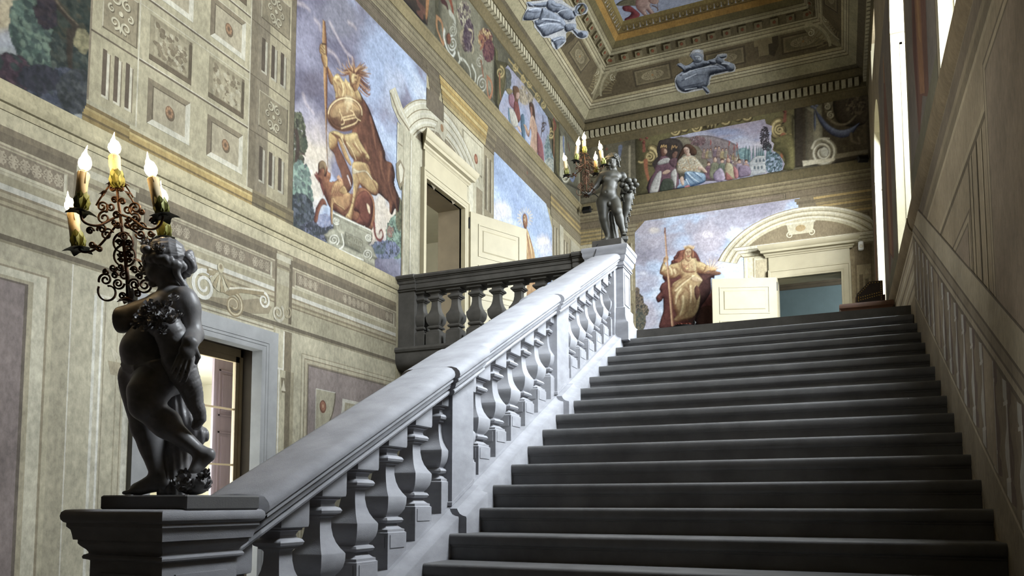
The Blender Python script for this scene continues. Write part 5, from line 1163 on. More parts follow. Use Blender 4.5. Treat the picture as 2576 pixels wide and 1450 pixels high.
def coffer(y0, y1, z0, z1, kind, dim=1.0, ros=(128,92,62)):
    d = Decal(PL_L); d.l = 4; e = .055
    def c(x): return tuple(v*dim for v in x)
    if kind == 'rosette':
        d.rect(y0, y1, z0, z1, c((196,185,152))); d.rect(y0+.012, y1-.012, z0+.012, z1-.012, c((176,163,128)))
        d.poly([(y0,z0),(y0+e,z0+e),(y0+e,z1-e),(y0,z1)], c((122,106,82))); d.poly([(y0,z1),(y0+e,z1-e),(y1-e,z1-e),(y1,z1)], c((134,118,90))); d.poly([(y1,z0),(y1,z1),(y1-e,z1-e),(y1-e,z0+e)], c((212,204,178))); d.poly([(y0,z0),(y1,z0),(y1-e,z0+e),(y0+e,z0+e)], c((216,208,182)))
        d.rect(y0+e, y1-e, z0+e, z1-e, c((178,163,130))); d.line([(y0+e,z0+e),(y0+e,z1-e),(y1-e,z1-e)], .012, c((96,82,62)))
        yc, zc = (y0+y1)/2, (z0+z1)/2; d.disc(yc+.008, zc-.012, .052, .064, c((104,86,62))); d.disc(yc, zc, .046, .058, c(ros))
        for i in range(8): a = 2*PI*i/8; d.disc(yc + .030*math.cos(a), zc + .036*math.sin(a), .011, .014, c(tuple(x*1.35 for x in ros)), 8, d.l + .1*i + .1)
        d.disc(yc, zc, .012, .015, c((104,80,56)), 10)
    elif kind == 'rustic':
        d.rect(y0, y1, z0, z1, c((110,94,70))); d.rect(y0, y1-.03, z0+.05, z1, c((150,136,104))); d.rect(y0+.05, y1-.05, z0+.06, z1-.05, c((166,152,118))); R = random.Random(int(y0*100+z0*10)); ly = d.l
        for i in range(90):
            a, b = R.uniform(y0+.06, y1-.06), R.uniform(z0+.07, z1-.05); q = R.uniform(.012, .034); col = R.choice([(128,112,84),(116,100,74),(140,124,94),(180,167,134),(186,174,142),(172,158,124)])
            d.poly([(a + q*R.uniform(.6,1.2)*math.cos(t), b + q*R.uniform(.6,1.2)*math.sin(t)) for t in np.linspace(0, 2*PI, 6, endpoint=False)], c(col), ly + 1 + i*.05)
        d.l = ly + 6; d.rect(y1-.035, y1, z0, z1-.03, c((86,72,52))); d.rect(y0, y1, z0, z0+.045, c((98,82,60)))
    d.done('painted_coffer', wl)
for i, z in enumerate((4.98, 5.56, 6.17, 6.76, 7.35)):
    kd = 'rosette' if i % 2 == 0 else 'rustic'
    for y0, y1 in ((4.63,5.10),(5.31,5.78)): coffer(y0, y1, z, z+.41, kd)
def pil_orn(y0, y1, z0, z1, dim=1.0):
    d = Decal(PL_L); d.l = 4; c = lambda x: tuple(v*dim for v in x)
    d.rect(y0, y1, z0, z1, c((150,134,102))); d.line([(y0,z0),(y0,z1),(y1,z1)], .012, c((196,184,150))); d.line([(y1,z1),(y1,z0),(y0,z0)], .014, c((104,90,66)))
    yc, zc = (y0+y1)/2, (z0+z1)/2; h = (z1-z0)/2
    for off, col in ((.008,(100,86,62)),(0,(206,194,158))):
        ly = d.l + 1
        for sx in (-1, 1):
            for sz in (-1, 1): d.scroll(yc + off + sx*.055, zc - off + sz*.10*h/.2, .052, 90*sz, 1.25, .020, c(col), dr=sx*sz, layer=ly)
            d.scroll(yc + off + sx*.09, zc - off, .035, 90, 1.1, .016, c(col), dr=-sx, layer=ly)
        for sz in (-1, 1): d.poly([(yc+off-.02, zc-off+sz*.11*h/.2), (yc+off+.02, zc-off+sz*.11*h/.2), (yc+off, zc-off+sz*.17*h/.2)], c(col), ly)
        d.disc(yc+off, zc-off, .022, .022, c(col), 10, ly); d.l = ly
    d.done('painted_ornament', wl)
def pil_flute(y0, y1, z0, z1, dim=1.0, n=3, flip=False):
    d = Decal(PL_L); d.l = 4; c = lambda x: tuple(v*dim for v in x); w = (y1-y0)/n
    for i in range(n):
        a = y0 + w*(i+.12); b = a + w*.58; m = a + w*.36
        d.rect(a, m, z0+.02, z1, c((88,72,56)), 5); d.rect(m, b, z0, z1-.02, c((206,196,168)), 5); d.poly([(a,z0+.02),(m,z0+.02),(b,z0),(a,z0)], c((206,196,168)), 6); d.rect(b, b+.012, z0, z1-.02, c((128,112,86)), 6)
    d.done('painted_flutes', wl)
for i, z in enumerate((4.99, 5.58, 6.17, 6.76, 7.35)):
    f = pil_flute if i % 2 == 0 else pil_orn
    f(4.17, 4.50, z, z+.41); f(6.00, 6.44, z+.02, z+.40, .86)
# yellow base mouldings
d = Decal(PL_L); d.l = 4
for y0, y1, dz, k_ in ((4.02,4.50,.0,.86),(4.46,5.94,-.03,1.0)):
    for a, b, c in ((4.66,4.76,(168,136,72)),(4.755,4.775,(120,96,54)),(4.775,4.82,(186,152,82)),(4.82,4.84,(206,176,104)),(4.84,4.87,(140,112,62)),(4.87,4.905,(196,184,146))): d.rect(y0, y1, a+dz*.6, b+dz*.6, tuple(v*k_ for v in c))
for a, b, c in ((4.65,4.74,(108,94,66)),(4.74,4.76,(84,72,50)),(4.76,4.82,(118,102,70)),(4.82,4.86,(100,86,60)),(4.86,4.89,(128,112,80))): d.rect(5.93, 6.57, a, b, c)
for a, b, c in ((4.65,4.74,(126,108,70)),(4.76,4.82,(136,118,76))): d.rect(6.12, 6.44, a, b, c)
d.done('painted_base_moulding', wl)
# band under and over the upper string course, moulding lines
d = Decal(PL_L)
d.rect(2.2, YF, 8.225, 8.50, (140,126,92), 2); d.rect(2.2, YF, 8.0, 8.225, (112,97,74), 2)
for z, w, c in ((8.225,.012,(78,66,48)),(8.245,.010,(176,160,122)),(8.30,.014,(98,84,62)),(8.36,.03,(152,138,104)),(8.40,.012,(96,84,60)),(8.455,.02,(158,144,108)),(8.485,.010,(92,80,58)),(8.03,.010,(84,72,54)),(8.09,.008,(88,76,58)),(8.19,.008,(92,80,60))): d.line([(2.2,z),(YF,z)], w, c, 3)
d.rect(11.86, 14.8, 7.84, 8.03, (112,97,74), 2)
for y0, y1 in ((6.3,9.35),(12.3,14.9)):
    for o, c in ((0,(86,74,56)),(.02,(134,118,92)),(.03,(88,76,58)),(.045,(112,96,76))): d.rect(y0+o, y1-o, 8.045+o*.8, 8.185-o*.8, c, 4 + int(o*100))
for y in (7.6, 13.4): d.disc(y, 8.115, .03, .035, (132,84,64), 12, 10)
d.done('painted_architrave', wl)
# yellow entablature and side capitals above the landing door
d = Decal(PL_L); d.l = 12
def entab(y0, y1, steps, cols):
    n = len(cols); h = (8.205-7.80)/n
    for i, c in enumerate(cols):
        o = steps*(1 - i/n); d.rect(y0 + (i*.022), y1 - i*.022, 8.205-(i+1)*h, 8.205-i*h, c); d.line([(y0 + i*.022, 8.205-(i+1)*h), (y1 - i*.022, 8.205-(i+1)*h)], .012, (96,78,48))
entab(9.45, 9.95, .1, [(110,96,74),(118,104,80),(104,92,70),(116,102,78),(100,88,68),(112,98,76)]); entab(11.35, 11.95, .1, [(126,110,80),(140,124,92),(112,98,74),(136,120,90),(108,94,72),(128,112,86)])
entab(9.84, 11.58, .1, [(214,178,98),(196,156,76),(220,190,116),(184,146,72),(176,146,84),(196,172,112)])
d.rect(9.45, 9.98, 7.5, 7.80, (112,98,78)); d.done('painted_entablature', wl)
d = Decal(PL_L); d.l = 10                     # pilaster beyond the landing door and pilasters by the far corner
for y0, y1, zt, k_ in ((11.42,11.86,7.80,.95),(14.78,15.25,7.72,.92),(15.45,16.05,7.62,1.0),(16.2,16.69,7.62,1.0)):
    c = lambda x: tuple(v*k_ for v in x); d.rect(y0, y1, 3.80, zt, c((170,154,118)))
    if y1 - y0 > .42:
        d.rect(y0+.06, y0+.13, 6.7, zt-.15, c((110,96,72))); d.rect(y0+.13, y0+.18, 6.7, zt-.17, c((206,194,162))); d.rect(y0+.24, y0+.31, 6.7, zt-.15, c((110,96,72))); d.rect(y0+.31, y0+.36, 6.7, zt-.17, c((206,194,162)))
        d.rect(y0+.05, y1-.06, 5.9, 6.5, c((142,126,96))); d.rect(y0+.05, y1-.06, 6.57, 6.585, c((100,86,64)))
d.rect(14.70, 16.69, 7.72, 8.21, (150,132,96))
for i, z in enumerate((7.74,7.80,7.86,7.92,7.98,8.04,8.10,8.16)): d.rect(14.68-.0*i, 16.69, z, z+.045, ((196,164,92),(140,116,70),(186,150,78),(120,102,66))[i % 4] if i > 2 else (132,118,90))
d.rect(15.25, 15.48, 3.8, 7.72, (206,196,164)); d.rect(15.98, 16.69, 3.8, 7.62, (196,186,154)); d.rect(16.1, 16.6, 6.5, 7.4, (150,136,104)); d.rect(16.16, 16.54, 6.56, 7.34, (186,174,140))
d.done('painted_pilaster', wl)
# segmental pediment and jambs painted round the landing door
d = Decal(PL_L); d.l = 20
yc, zc_, Ra = 10.0, 6.15, 1.53
def seg(r0, r1, t0, t1, c, ay=1.0):
    n = 22; o = [(yc + ay*r1*math.cos(math.radians(t0 + (t1-t0)*i/n)), zc_ + r1*math.sin(math.radians(t0 + (t1-t0)*i/n))) for i in range(n+1)]; q = [(yc + ay*r0*math.cos(math.radians(t0 + (t1-t0)*i/n)), zc_ + r0*math.sin(math.radians(t0 + (t1-t0)*i/n))) for i in range(n+1)]
    ly = d.l + 1
    for i in range(n): d.poly([o[i], o[i+1], q[i+1], q[i]], c, ly)
    d.l = ly
d.rect(9.98, 11.42, 7.06, 7.80, (212,200,164)); d.rect(8.97, 11.42, 7.04, 7.15, (206,196,160))
d.rect(10.62, 11.36, 7.18, 7.72, (150,138,108)); d.rect(10.66, 11.34, 7.21, 7.70, (214,204,170)); d.disc(11.12, 7.42, .07, .085, (150,84,58)); d.disc(11.12, 7.42, .035, .045, (206,130,96))
seg(.35, 1.18, 32, 148, (148,132,104)); seg(1.14, 1.56, 24, 146, (222,214,184), 1.0)
for r, w, c in ((1.18,.02,(150,134,100)),(1.24,.03,(238,232,208)),(1.30,.014,(140,122,90)),(1.36,.03,(230,222,196)),(1.42,.014,(146,128,94)),(1.50,.02,(238,232,210)),(1.55,.016,(170,152,116))): d.arc(yc, zc_, r, 24, 146, w, c, 26)
d.poly([(8.46,7.24),(8.60,7.36),(8.80,7.16),(8.98,7.03),(8.98,6.86),(8.70,6.92),(8.52,7.06)], (214,204,172)); d.line([(8.48,7.22),(8.68,7.02),(8.98,6.92)], .03, (140,124,94)); d.line([(8.55,7.30),(8.76,7.10),(8.98,6.99)], .022, (238,232,210))
d.poly([(9.72,7.30),(10.0,7.22),(10.12,7.42),(9.86,7.56)], (214,204,172)); d.disc(9.93, 7.40, .05, .06, (176,128,84)); d.line([(9.72,7.30),(9.70,7.20),(9.80,7.16)], .03, (206,196,164)); d.line([(10.0,7.22),(10.06,7.12),(10.14,7.16)], .03, (206,196,164))
d.rect(8.80, 9.34, 3.80, 6.90, (206,197,164)); d.rect(8.80, 8.83, 3.8, 6.88, (140,126,98)); d.rect(8.86, 8.875, 3.8, 6.2, (236,230,208)); d.rect(9.0, 9.015, 3.8, 6.88, (150,136,106)); d.rect(9.02, 9.04, 3.8, 6.8, (236,230,208)); d.rect(8.66, 8.82, 6.16, 6.90, (206,197,164)); d.rect(8.66, 8.685, 6.16, 6.86, (236,230,208)); d.rect(8.68, 8.80, 6.60, 6.62, (150,136,106))
d.poly([(8.64,6.30),(8.74,6.40),(8.86,6.32),(8.84,6.10),(8.74,5.98),(8.66,6.10)], (150,134,104)); d.poly([(8.70,6.28),(8.76,6.36),(8.83,6.28),(8.80,6.12),(8.75,6.06)], (226,218,190))
d.rect(10.76, 11.42, 5.0, 7.05, (206,196,162)); d.rect(10.86, 11.0, 5.0, 6.98, (226,218,188)); d.rect(11.12, 11.36, 6.2, 6.95, (150,134,104)); d.done('painted_pediment', wl)
# ================================================================ PICTURES ON THE LEFT WALL
DKB, MDB, OCH, GLD, PAL = (88,46,30), (140,82,44), (184,130,62), (214,170,88), (232,204,138)
# ---- armoured warrior with spear and round shield
PL_L.frame(740, 0, 4.393)
c = Canvas(PL_L, 6.55, 9.48, 4.70, 8.01, .0105)
c.clouds([(0,(106,98,126)),(.3,(132,128,156)),(.45,(150,166,204)),(.62,(168,190,222)),(.8,(196,206,224)),(1,(214,206,206))], (.55, 1.1), 4, .75, 2.1)
c.soft(500,200,260,260,(128,124,140),.75,.7,3,2.2); c.soft(150,420,170,380,(146,140,168),.7,.6,5,2.5); c.soft(180,930,150,170,(104,92,112),.75,.6,7,3); c.soft(1000,700,330,520,(152,178,220),.75,.5,8,2); c.soft(1090,1050,140,300,(184,196,222),.6,.5,9,2.5); c.soft(120,1350,200,220,(176,166,184),.7,.6,2,3)
c.soft(200,1850,260,420,(222,198,156),.85,.5,12,3); c.soft(960,2450,260,330,(226,198,152),.8,.5,13,3); c.soft(250,1450,260,190,(190,170,170),.6,.6,14,3); c.soft(1060,1950,80,330,(150,176,216),.5,.4,15,3)
c.strokes([[(30,30),(110,60),(165,110)],[(230,220),(275,270),(285,330)],[(395,255),(470,400),(560,560),(640,640)],[(370,555),(440,600),(500,700),(520,800)],[(100,1050),(130,1150),(210,1250)],[(600,250),(650,280),(680,320)]], .03, (226,202,196), .012, .55, .03)
c.leaves(40,1560,80,330,420,.035,[(70,72,52),(92,96,66),(60,58,46),(110,112,80),(84,82,62)],1); c.stroke([(20,1450),(40,1600),(30,1720),(20,1800)], .06, (74,58,46)); c.leaves(110,1600,30,70,60,.03,[(80,84,62),(70,78,60)],2); c.stroke([(60,1705),(90,1700),(118,1722)], .016, (92,70,56))
c.leaves(60,2200,140,420,700,.04,[(120,148,126),(140,164,142),(96,116,104),(84,96,92),(110,128,116)],3); c.stroke([(140,1965),(135,2100),(150,2230)], .025, (124,150,128)); c.leaves(60,2430,160,280,900,.04,[(60,66,72),(76,82,88),(54,56,58),(92,98,108),(70,78,74)],4); c.leaves(250,2570,190,110,600,.035,[(64,66,74),(80,84,96),(104,106,128),(56,56,62)],5); c.leaves(330,2440,80,60,260,.03,[(136,142,168),(118,126,158),(150,150,172)],6)
for i in range(16): x = 215 + i*10; c.stroke([(x,2590),(x+(i-8)*5,2530-(i % 3)*14)], .016, (56,60,58), .004)
c.leaves(1130,2620,110,230,800,.04,[(118,148,124),(96,122,104),(140,168,146),(80,96,84),(132,150,120)],7); c.leaves(1000,2760,160,90,700,.035,[(128,134,164),(108,116,150),(88,96,116),(70,78,84)],8); c.leaves(1160,2370,40,180,300,.03,[(84,86,62),(104,106,72),(120,110,78)],9); c.leaves(1175,1950,24,150,220,.028,[(86,86,66),(104,100,76)],10); c.leaves(1060,2560,36,60,80,.02,[(150,112,92),(130,92,84)],11)
for i in range(12): x = 890 + i*9; c.stroke([(x,2800),(x+(i-6)*7,2700-(i % 4)*20)], .016, (72,92,84), .004)
def warrior(c, dy=1406):
    y = lambda L: [(a, b + dy) for a, b in L]
    # cape
    c.blob([(690,1010),(760,1090),(830,1210),(900,1400),(960,1570),(1000,1680),(1012,1770),(1080,1810),(1112,1930),(1108,2050),(1160,2190),(1158,2290),(1145,2350),(1112,2310),(1080,2376),(1052,2340),(1046,2250),(1000,2200),(930,2140),(905,2165),(850,2150),(730,2050),(640,1700),(640,1400)], (70,36,26), (164,98,54), .13, (-.9,.3), amb=.34, tex=.16)
    c.strokes([[(800,1250),(850,1500),(880,1750),(930,2000)],[(900,1500),(900,1700),(960,1900),(1060,2150)],[(1010,1800),(1000,1950),(1060,2100),(1080,2300)],[(760,1500),(800,1750),(850,1900),(930,2100)],[(1080,1900),(1060,2010),(1110,2180)]], .07, (74,36,26), .03, .5, .04)
    c.strokes([[(840,1300),(880,1500),(900,1640)],[(960,1700),(960,1850),(1010,2020)],[(1050,1880),(1040,2000),(1090,2200)],[(780,1600),(830,1800)]], .035, (176,110,62), .01, .45, .025)
    # beast
    c.blob(y([(300,370),(335,385),(360,440),(372,490),(400,510),(400,560),(390,600),(440,600),(520,560),(545,610),(540,680),(640,740),(720,670),(800,690),(870,780),(890,900),(885,1050),(850,1140),(780,1120),(640,1050),(520,980),(400,900),(345,790),(300,690),(275,610),(230,545),(260,500),(262,420)]), (96,44,32), (196,124,66), .10, (.6,.7), amb=.35, tex=.16)
    c.blob(y([(265,400),(300,372),(340,390),(352,440),(345,500),(325,540),(330,470),(300,460),(270,470)]), (104,70,44), (170,140,88), .05); c.blob(y([(330,540),(345,500),(352,450),(360,500),(350,545)]), (70,30,26), None); c.strokes([y([(230,530),(265,590),(268,610)]),y([(245,510),(262,560)]),y([(300,640),(318,720),(320,760)])], .035, (120,58,44), .01)
    c.blob(y([(440,620),(500,590),(545,620),(550,680),(600,720),(620,760),(600,900),(520,950),(440,880),(400,800),(410,700)]), (150,84,44), (228,176,96), .09, (.2,.9), amb=.42)
    for k in range(6): c.stroke(y([(415+k*22,760),(440+k*24,700),(430+k*22,640+k*6)]), .022, (120,62,36), .01, alpha=.7)
    c.blob(y([(300,790),(340,810),(360,870),(330,860),(300,880),(270,960),(255,1040),(235,1060),(216,1030),(228,940),(250,870)]), (104,50,36), (164,96,58), .04); c.blob(y([(400,790),(440,785),(470,840),(540,880),(550,920),(440,850),(425,900),(425,1050),(410,1080),(398,1000),(395,880)]), (150,92,46), (226,178,98), .035)
    c.blob(y([(690,760),(780,700),(850,780),(870,900),(840,1080),(760,1110),(680,1060),(720,960),(640,900)]), (86,38,30), (150,80,50), .09, (-.5,.7)); c.strokes([y([(720,960),(760,1040),(850,1100)]),y([(780,840),(830,960),(830,1060)])], .03, (74,32,26), .01, .6); c.blob(y([(800,850),(830,880),(835,950),(815,930)]), (226,198,152), None, f=.012)
    c.stroke(y([(880,1060),(890,1170),(915,1235),(955,1250),(980,1200),(965,1140),(945,1150),(938,1180)]), .05, (120,56,46), .018); c.strokes([y([(480,560),(495,545),(500,600)]),y([(510,570),(530,600),(515,640)])], .035, (196,140,84), .012)
    # back leg and boot
    c.blob(y([(385,140),(430,120),(470,150),(490,220),(540,320),(590,430),(640,560),(640,650),(600,720),(560,720),(545,650),(510,500),(470,400),(440,300),(395,240)]), (92,48,34), (156,96,58), .06, (-.6,.3)); c.blob(y([(385,60),(450,80),(480,150),(455,230),(400,250),(380,190)]), (164,110,46), (236,196,104), .07, (-.5,.6)); c.stroke(y([(590,545),(610,600),(625,650)]), .03, (206,190,182), .01)
    c.blob(y([(490,700),(540,650),(575,690),(580,730),(530,740)]), (170,120,58), (226,184,100), .035)
    # tunic and kilt
    c.blob(y([(400,60),(460,40),(560,80),(680,60),(720,150),(780,250),(830,330),(830,380),(790,370),(770,330),(720,370),(650,350),(610,300),(560,200),(480,130)]), (140,90,40), (240,204,116), .10, (-.3,.8), amb=.40)
    c.strokes([y([(430,70),(500,170),(560,330),(600,400)]),y([(550,100),(560,180),(640,330)]),y([(600,200),(650,280),(700,370)]),y([(650,190),(720,280),(770,360)]),y([(700,220),(760,290),(800,300)])], .03, (124,74,36), .012, .75); c.strokes([y([(520,120),(550,190),(610,320)]),y([(580,170),(640,260),(680,360)]),y([(670,170),(740,280)])], .022, (244,216,140), .008, .7)
    c.blob(y([(480,130),(520,150),(600,330),(630,400),(620,430),(560,350),(520,250)]), (170,118,56), (222,178,94), .04)
    # front leg
    c.blob(y([(640,400),(700,380),(790,400),(830,450),(860,560),(900,600),(930,650),(920,740),(860,740),(760,660),(720,640),(690,760),(660,900),(640,1020),(600,1050),(565,990),(600,930),(640,800),(650,640),(640,520)]), (150,96,44), (238,200,112), .065, (-.5,.5), amb=.40); c.blob(y([(650,450),(700,480),(790,480),(860,570),(850,580),(780,500),(700,510),(650,520),(640,490)]), (190,160,110), (240,224,176), .03)
    c.strokes([y([(690,520),(720,620),(700,740)]),y([(640,700),(625,830),(600,930)])], .028, (136,82,40), .01, .6); c.strokes([y([(640,760),(670,790),(690,770)]),y([(630,830),(655,850),(670,830)]),y([(570,990),(600,1000),(625,1040)]),y([(585,980),(605,1020)])], .018, (110,66,36), .008, .7)
    c.strokes([y([(870,600),(900,660),(930,740)]),y([(800,420),(860,520)])], .04, (120,66,36), .012, .6)
    # arm with spear, torso
    c.blob([(360,730),(385,760),(430,850),(450,900),(430,940),(395,920),(368,830)], (128,76,36), (196,138,66), .05); c.blob([(420,900),(440,840),(480,815),(520,870),(550,900),(560,860),(590,900),(640,930),(700,990),(740,1090),(720,1140),(480,1110),(450,1030)], (150,98,42), (238,200,112), .09, (-.3,.8), amb=.42)
    c.strokes([[(470,890),(500,900),(520,960),(500,1030)],[(440,900),(470,960),(480,1060)],[(560,930),(580,1000),(570,1080)],[(490,960),(520,1000),(510,1050)],[(620,940),(660,1000),(690,1090)]], .026, (122,72,34), .012, .7); c.strokes([[(530,930),(545,1000),(530,1070)],[(600,940),(630,1000),(640,1060)],[(455,850),(490,850)]], .02, (246,218,140), .008, .7)
    # spear and hand
    c.blob([(313,216),(342,238),(356,420),(362,600),(366,900),(362,1250),(358,1500),(372,1860),(366,1880),(352,1600),(340,1300),(322,900),(318,620),(306,440)], (124,68,28), (214,158,78), .035, (-.9,0), sm=0, f=.008)
    c.blob([(300,600),(340,600),(366,650),(362,740),(330,740),(298,660)], (150,96,40), (226,178,88), .05); c.blob([(280,500),(300,482),(330,490),(340,540),(338,600),(300,606),(276,570)], (160,112,48), (236,198,110), .04); c.strokes([[(300,500),(330,540)],[(292,530),(328,570)],[(300,570),(330,595)]], .014, (120,72,32)); c.stroke([(308,486),(345,490)], .02, (74,46,26))
    # shield
    n = 24; E = lambda rx, ry: [(560 + rx*math.cos(2*PI*i/n) - .10*ry*math.sin(2*PI*i/n), 1262 + ry*math.sin(2*PI*i/n) + .04*rx*math.cos(2*PI*i/n)) for i in range(n)]
    c.blob(E(200,190), (104,62,32), (206,154,80), .16, (-.1,.95), amb=.38); c.blob(E(178,168), (120,74,40), (224,180,104), .22, (.1,.9), amb=.34, alpha=.85)
    for r in (196, 172): c.stroke(E(r, r*.95) + [E(r, r*.95)[0]], .014, (116,70,34), sm=2)
    c.stroke(E(186,178)[12:] + [E(186,178)[0]], .012, (240,212,142), sm=2); c.stroke(E(150,142)[11:23], .010, (140,92,46), sm=2)
    c.strokes([[(610,1100),(600,1150),(580,1220)],[(630,1110),(620,1170)],[(580,1090),(560,1140)]], .05, (248,228,164), .01, .55, .03)
    c.strokes([[(520,1280),(550,1340),(545,1370),(520,1380)],[(500,1240),(525,1285),(520,1330)],[(545,1330),(680,1300)],[(540,1300),(660,1270)],[(620,1220),(650,1240),(655,1280)],[(635,1215),(640,1190)],[(660,1260),(690,1310),(730,1335)],[(520,1420),(660,1370),(700,1330)],[(505,1235),(500,1210)]], .014, (236,200,124), .010, .9)
    # head, helmet hair
    c.blob([(600,770),(650,760),(720,800),(740,880),(720,950),(690,985),(640,970),(610,900)], (140,86,40), (214,164,84), .06); c.blob([(638,820),(665,800),(700,820),(712,860),(700,905),(680,935),(650,940),(630,895)], (186,132,64), (244,212,128), .06, (-.5,.5)); c.strokes([[(668,850),(690,850)],[(665,862),(688,862)],[(672,905),(690,905)],[(685,845),(694,880)]], .012, (110,64,32)); c.blob([(640,940),(690,930),(700,990),(660,1010)], (130,78,38), (190,136,66), .04)
    R = random.Random(3)
    for i in range(46):
        a = R.uniform(0, 1); x0, y0 = 600 + 120*a + R.uniform(-20, 20), 760 + 40*abs(a-.4)*2 + R.uniform(-10, 40); th = math.radians(200 - 200*a + R.uniform(-16, 16)) if a < .55 else math.radians(60 - 150*(a-.55) + R.uniform(-20, 20)); L = R.uniform(80, 150)
        c.stroke([(x0, y0), (x0 + .5*L*math.cos(th), y0 - .5*L*math.sin(th) + 10), (x0 + L*math.cos(th) + 10, y0 - L*math.sin(th) + (20 if a > .5 else -14))], .028, R.choice([(120,72,36),(150,98,50),(96,54,32),(196,150,84)]), .004)
    for i in range(16): x0, y0 = 730 + R.uniform(-10, 20), 860 + i*9; L = R.uniform(60, 110); c.stroke([(x0, y0), (x0 + .5*L, y0 + .5*L), (x0 + .9*L, y0 + .75*L), (x0 + 1.0*L, y0 + .60*L)], .024, R.choice([(110,64,36),(84,46,32),(164,110,60)]), .004)
    # inscribed cartouche
    G1, G2 = (122,118,94), (196,190,160)
    c.blob(y([(430,950),(470,945),(700,1070),(840,1140),(862,1200),(850,1280),(820,1300),(860,1320),(890,1400),(890,1470),(360,1240),(362,1170),(395,1130),(430,1120),(420,1050)]), (150,146,116), (188,182,150), .12, (-.2,.8), sm=2, tex=.08)
    c.blob(y([(360,1230),(890,1460),(890,1560),(700,1480),(355,1310)]), (164,158,128), (190,184,152), .1, sm=0, tex=.05)
    c.blob(y([(560,1155),(760,1255),(745,1400),(545,1300)]), (140,136,108), (168,162,132), .08, sm=0, tex=.05)
    def spir(cx, cy, r, dr, col, w=.022):
        c.stroke([(cx + r*(1-.85*t)*math.cos(dr*12*t + 1), cy + r*(1-.85*t)*math.sin(dr*12*t + 1)) for t in np.linspace(0, 1, 26)], w, col, .008, sm=2)
    for cx, cy, r, dr in ((470,1040,42,1),(440,1250,62,-1),(825,1225,40,1),(810,1410,55,-1)): spir(cx, cy+dy, r, dr, (98,94,74)); spir(cx-4, cy-4+dy, r, dr, (222,218,194), .014)
    c.strokes([y([(500,1350),(640,1420),(760,1470)]),y([(520,1180),(545,1300),(500,1350)]),y([(430,950),(600,1030),(840,1140)])], .016, (226,222,200)); c.strokes([y([(436,985),(640,1085),(830,1180)]),y([(432,968),(700,1096)])], .014, (104,100,80), .01, .7); c.strokes([y([(470,1100),(490,1150),(540,1170)]),y([(495,1120),(520,1150)])], .02, (176,170,140))
warrior(c)
c.keep &= (c.A < 8.84) | ((c.B > 6.6) & (c.A < 9.46 - .0*c.B))
o = c.done('warrior_fresco', 'fresco of an armoured warrior with spear and round shield trampling a winged beast')
# painted inscription on the cartouche: two lines of Roman capitals
def inscription(txt, p0, p1, h, plane, parent, colr):
    cu = bpy.data.curves.new('inscription', 'FONT'); cu.body = txt; cu.size = 1; tmp = bpy.data.objects.new('tmp', cu); COL.objects.link(tmp); bpy.context.view_layer.update()
    me = bpy.data.meshes.new_from_object(tmp.evaluated_get(bpy.context.evaluated_depsgraph_get())); bpy.data.objects.remove(tmp)
    V = np.array([v.co for v in me.vertices]); w = V[:, 0].max(); a, b = np.array(plane.px(*p0)), np.array(plane.px(*p1))
    for v in me.vertices: q = a + (b-a)*v.co.x/w + np.array([0, 1])*h*v.co.y; v.co = plane.at(q[0], q[1], .006)
    me.materials.clear(); me.materials.append(colr); return link(bpy.data.objects.new('inscription', me), parent)
ink = mat('inscription_paint', (84, 80, 64), .9, .2, 30)
inv_ = Matrix.Translation(-o.location)
for t_, a, b_ in (('VIRTVTVM', (566,1226+1406), (752,1312+1406)), ('RECTA MERCES', (553,1286+1406), (742,1372+1406))):
    i_ = inscription(t_, a, b_, .075, PL_L, o, ink); i_.data.transform(inv_)
# ---- wooded landscape
PL_L.frame(0, 0, 2.417)
c = Canvas(PL_L, 2.9, 4.05, 4.70, 7.2, .0105)
c.clouds([(0,(120,128,124)),(.5,(150,150,140)),(1,(170,164,140))], (1.5, 3), 2, 0, 1.5)
c.soft(60,90,160,130,(186,158,96),.85,.4,1,3); c.soft(60,250,170,80,(150,150,158),.85,.5,2,4); c.soft(120,310,140,60,(126,132,140),.7,.6,4,4); c.soft(20,330,90,50,(160,162,150),.5,.6,5,4)
c.leaves(330,160,260,300,1500,.045,[(66,86,72),(80,100,84),(54,68,60),(96,114,92),(60,74,66)],1); c.leaves(460,330,140,260,1200,.045,[(46,54,48),(58,62,50),(66,72,60),(40,46,42)],2); c.leaves(430,60,140,160,700,.05,[(40,48,40),(52,58,46),(64,62,44)],3)
c.strokes([[(330,0),(380,70),(450,150),(500,190)],[(430,200),(420,330),(430,450)],[(450,150),(470,260)]], .07, (58,48,36), .03); c.strokes([[(345,10),(400,80),(470,150)]], .02, (110,94,66), .01)
c.leaves(300,560,320,130,1600,.045,[(50,54,62),(62,66,78),(44,46,50),(74,76,86),(56,62,62)],4); c.leaves(60,450,120,110,600,.04,[(64,44,52),(80,56,62),(56,42,48),(50,58,54)],5); c.leaves(240,480,110,60,300,.05,[(52,50,58),(44,44,48)],6); c.leaves(500,250,40,60,80,.04,[(112,104,66),(132,122,78)],7); c.leaves(280,80,60,90,120,.035,[(48,40,46),(58,46,48)],8); c.leaves(480,560,120,120,700,.04,[(58,60,62),(70,72,70),(50,52,50)],10)
c.clip([(-400,-1200),(560,-1200),(548,200),(540,520),(520,640),(494,690),(494,725),(-400,310)])
c.done('landscape_fresco', 'fresco of a dark wooded landscape with a cloudy yellow sky', brush=(.34, 0))
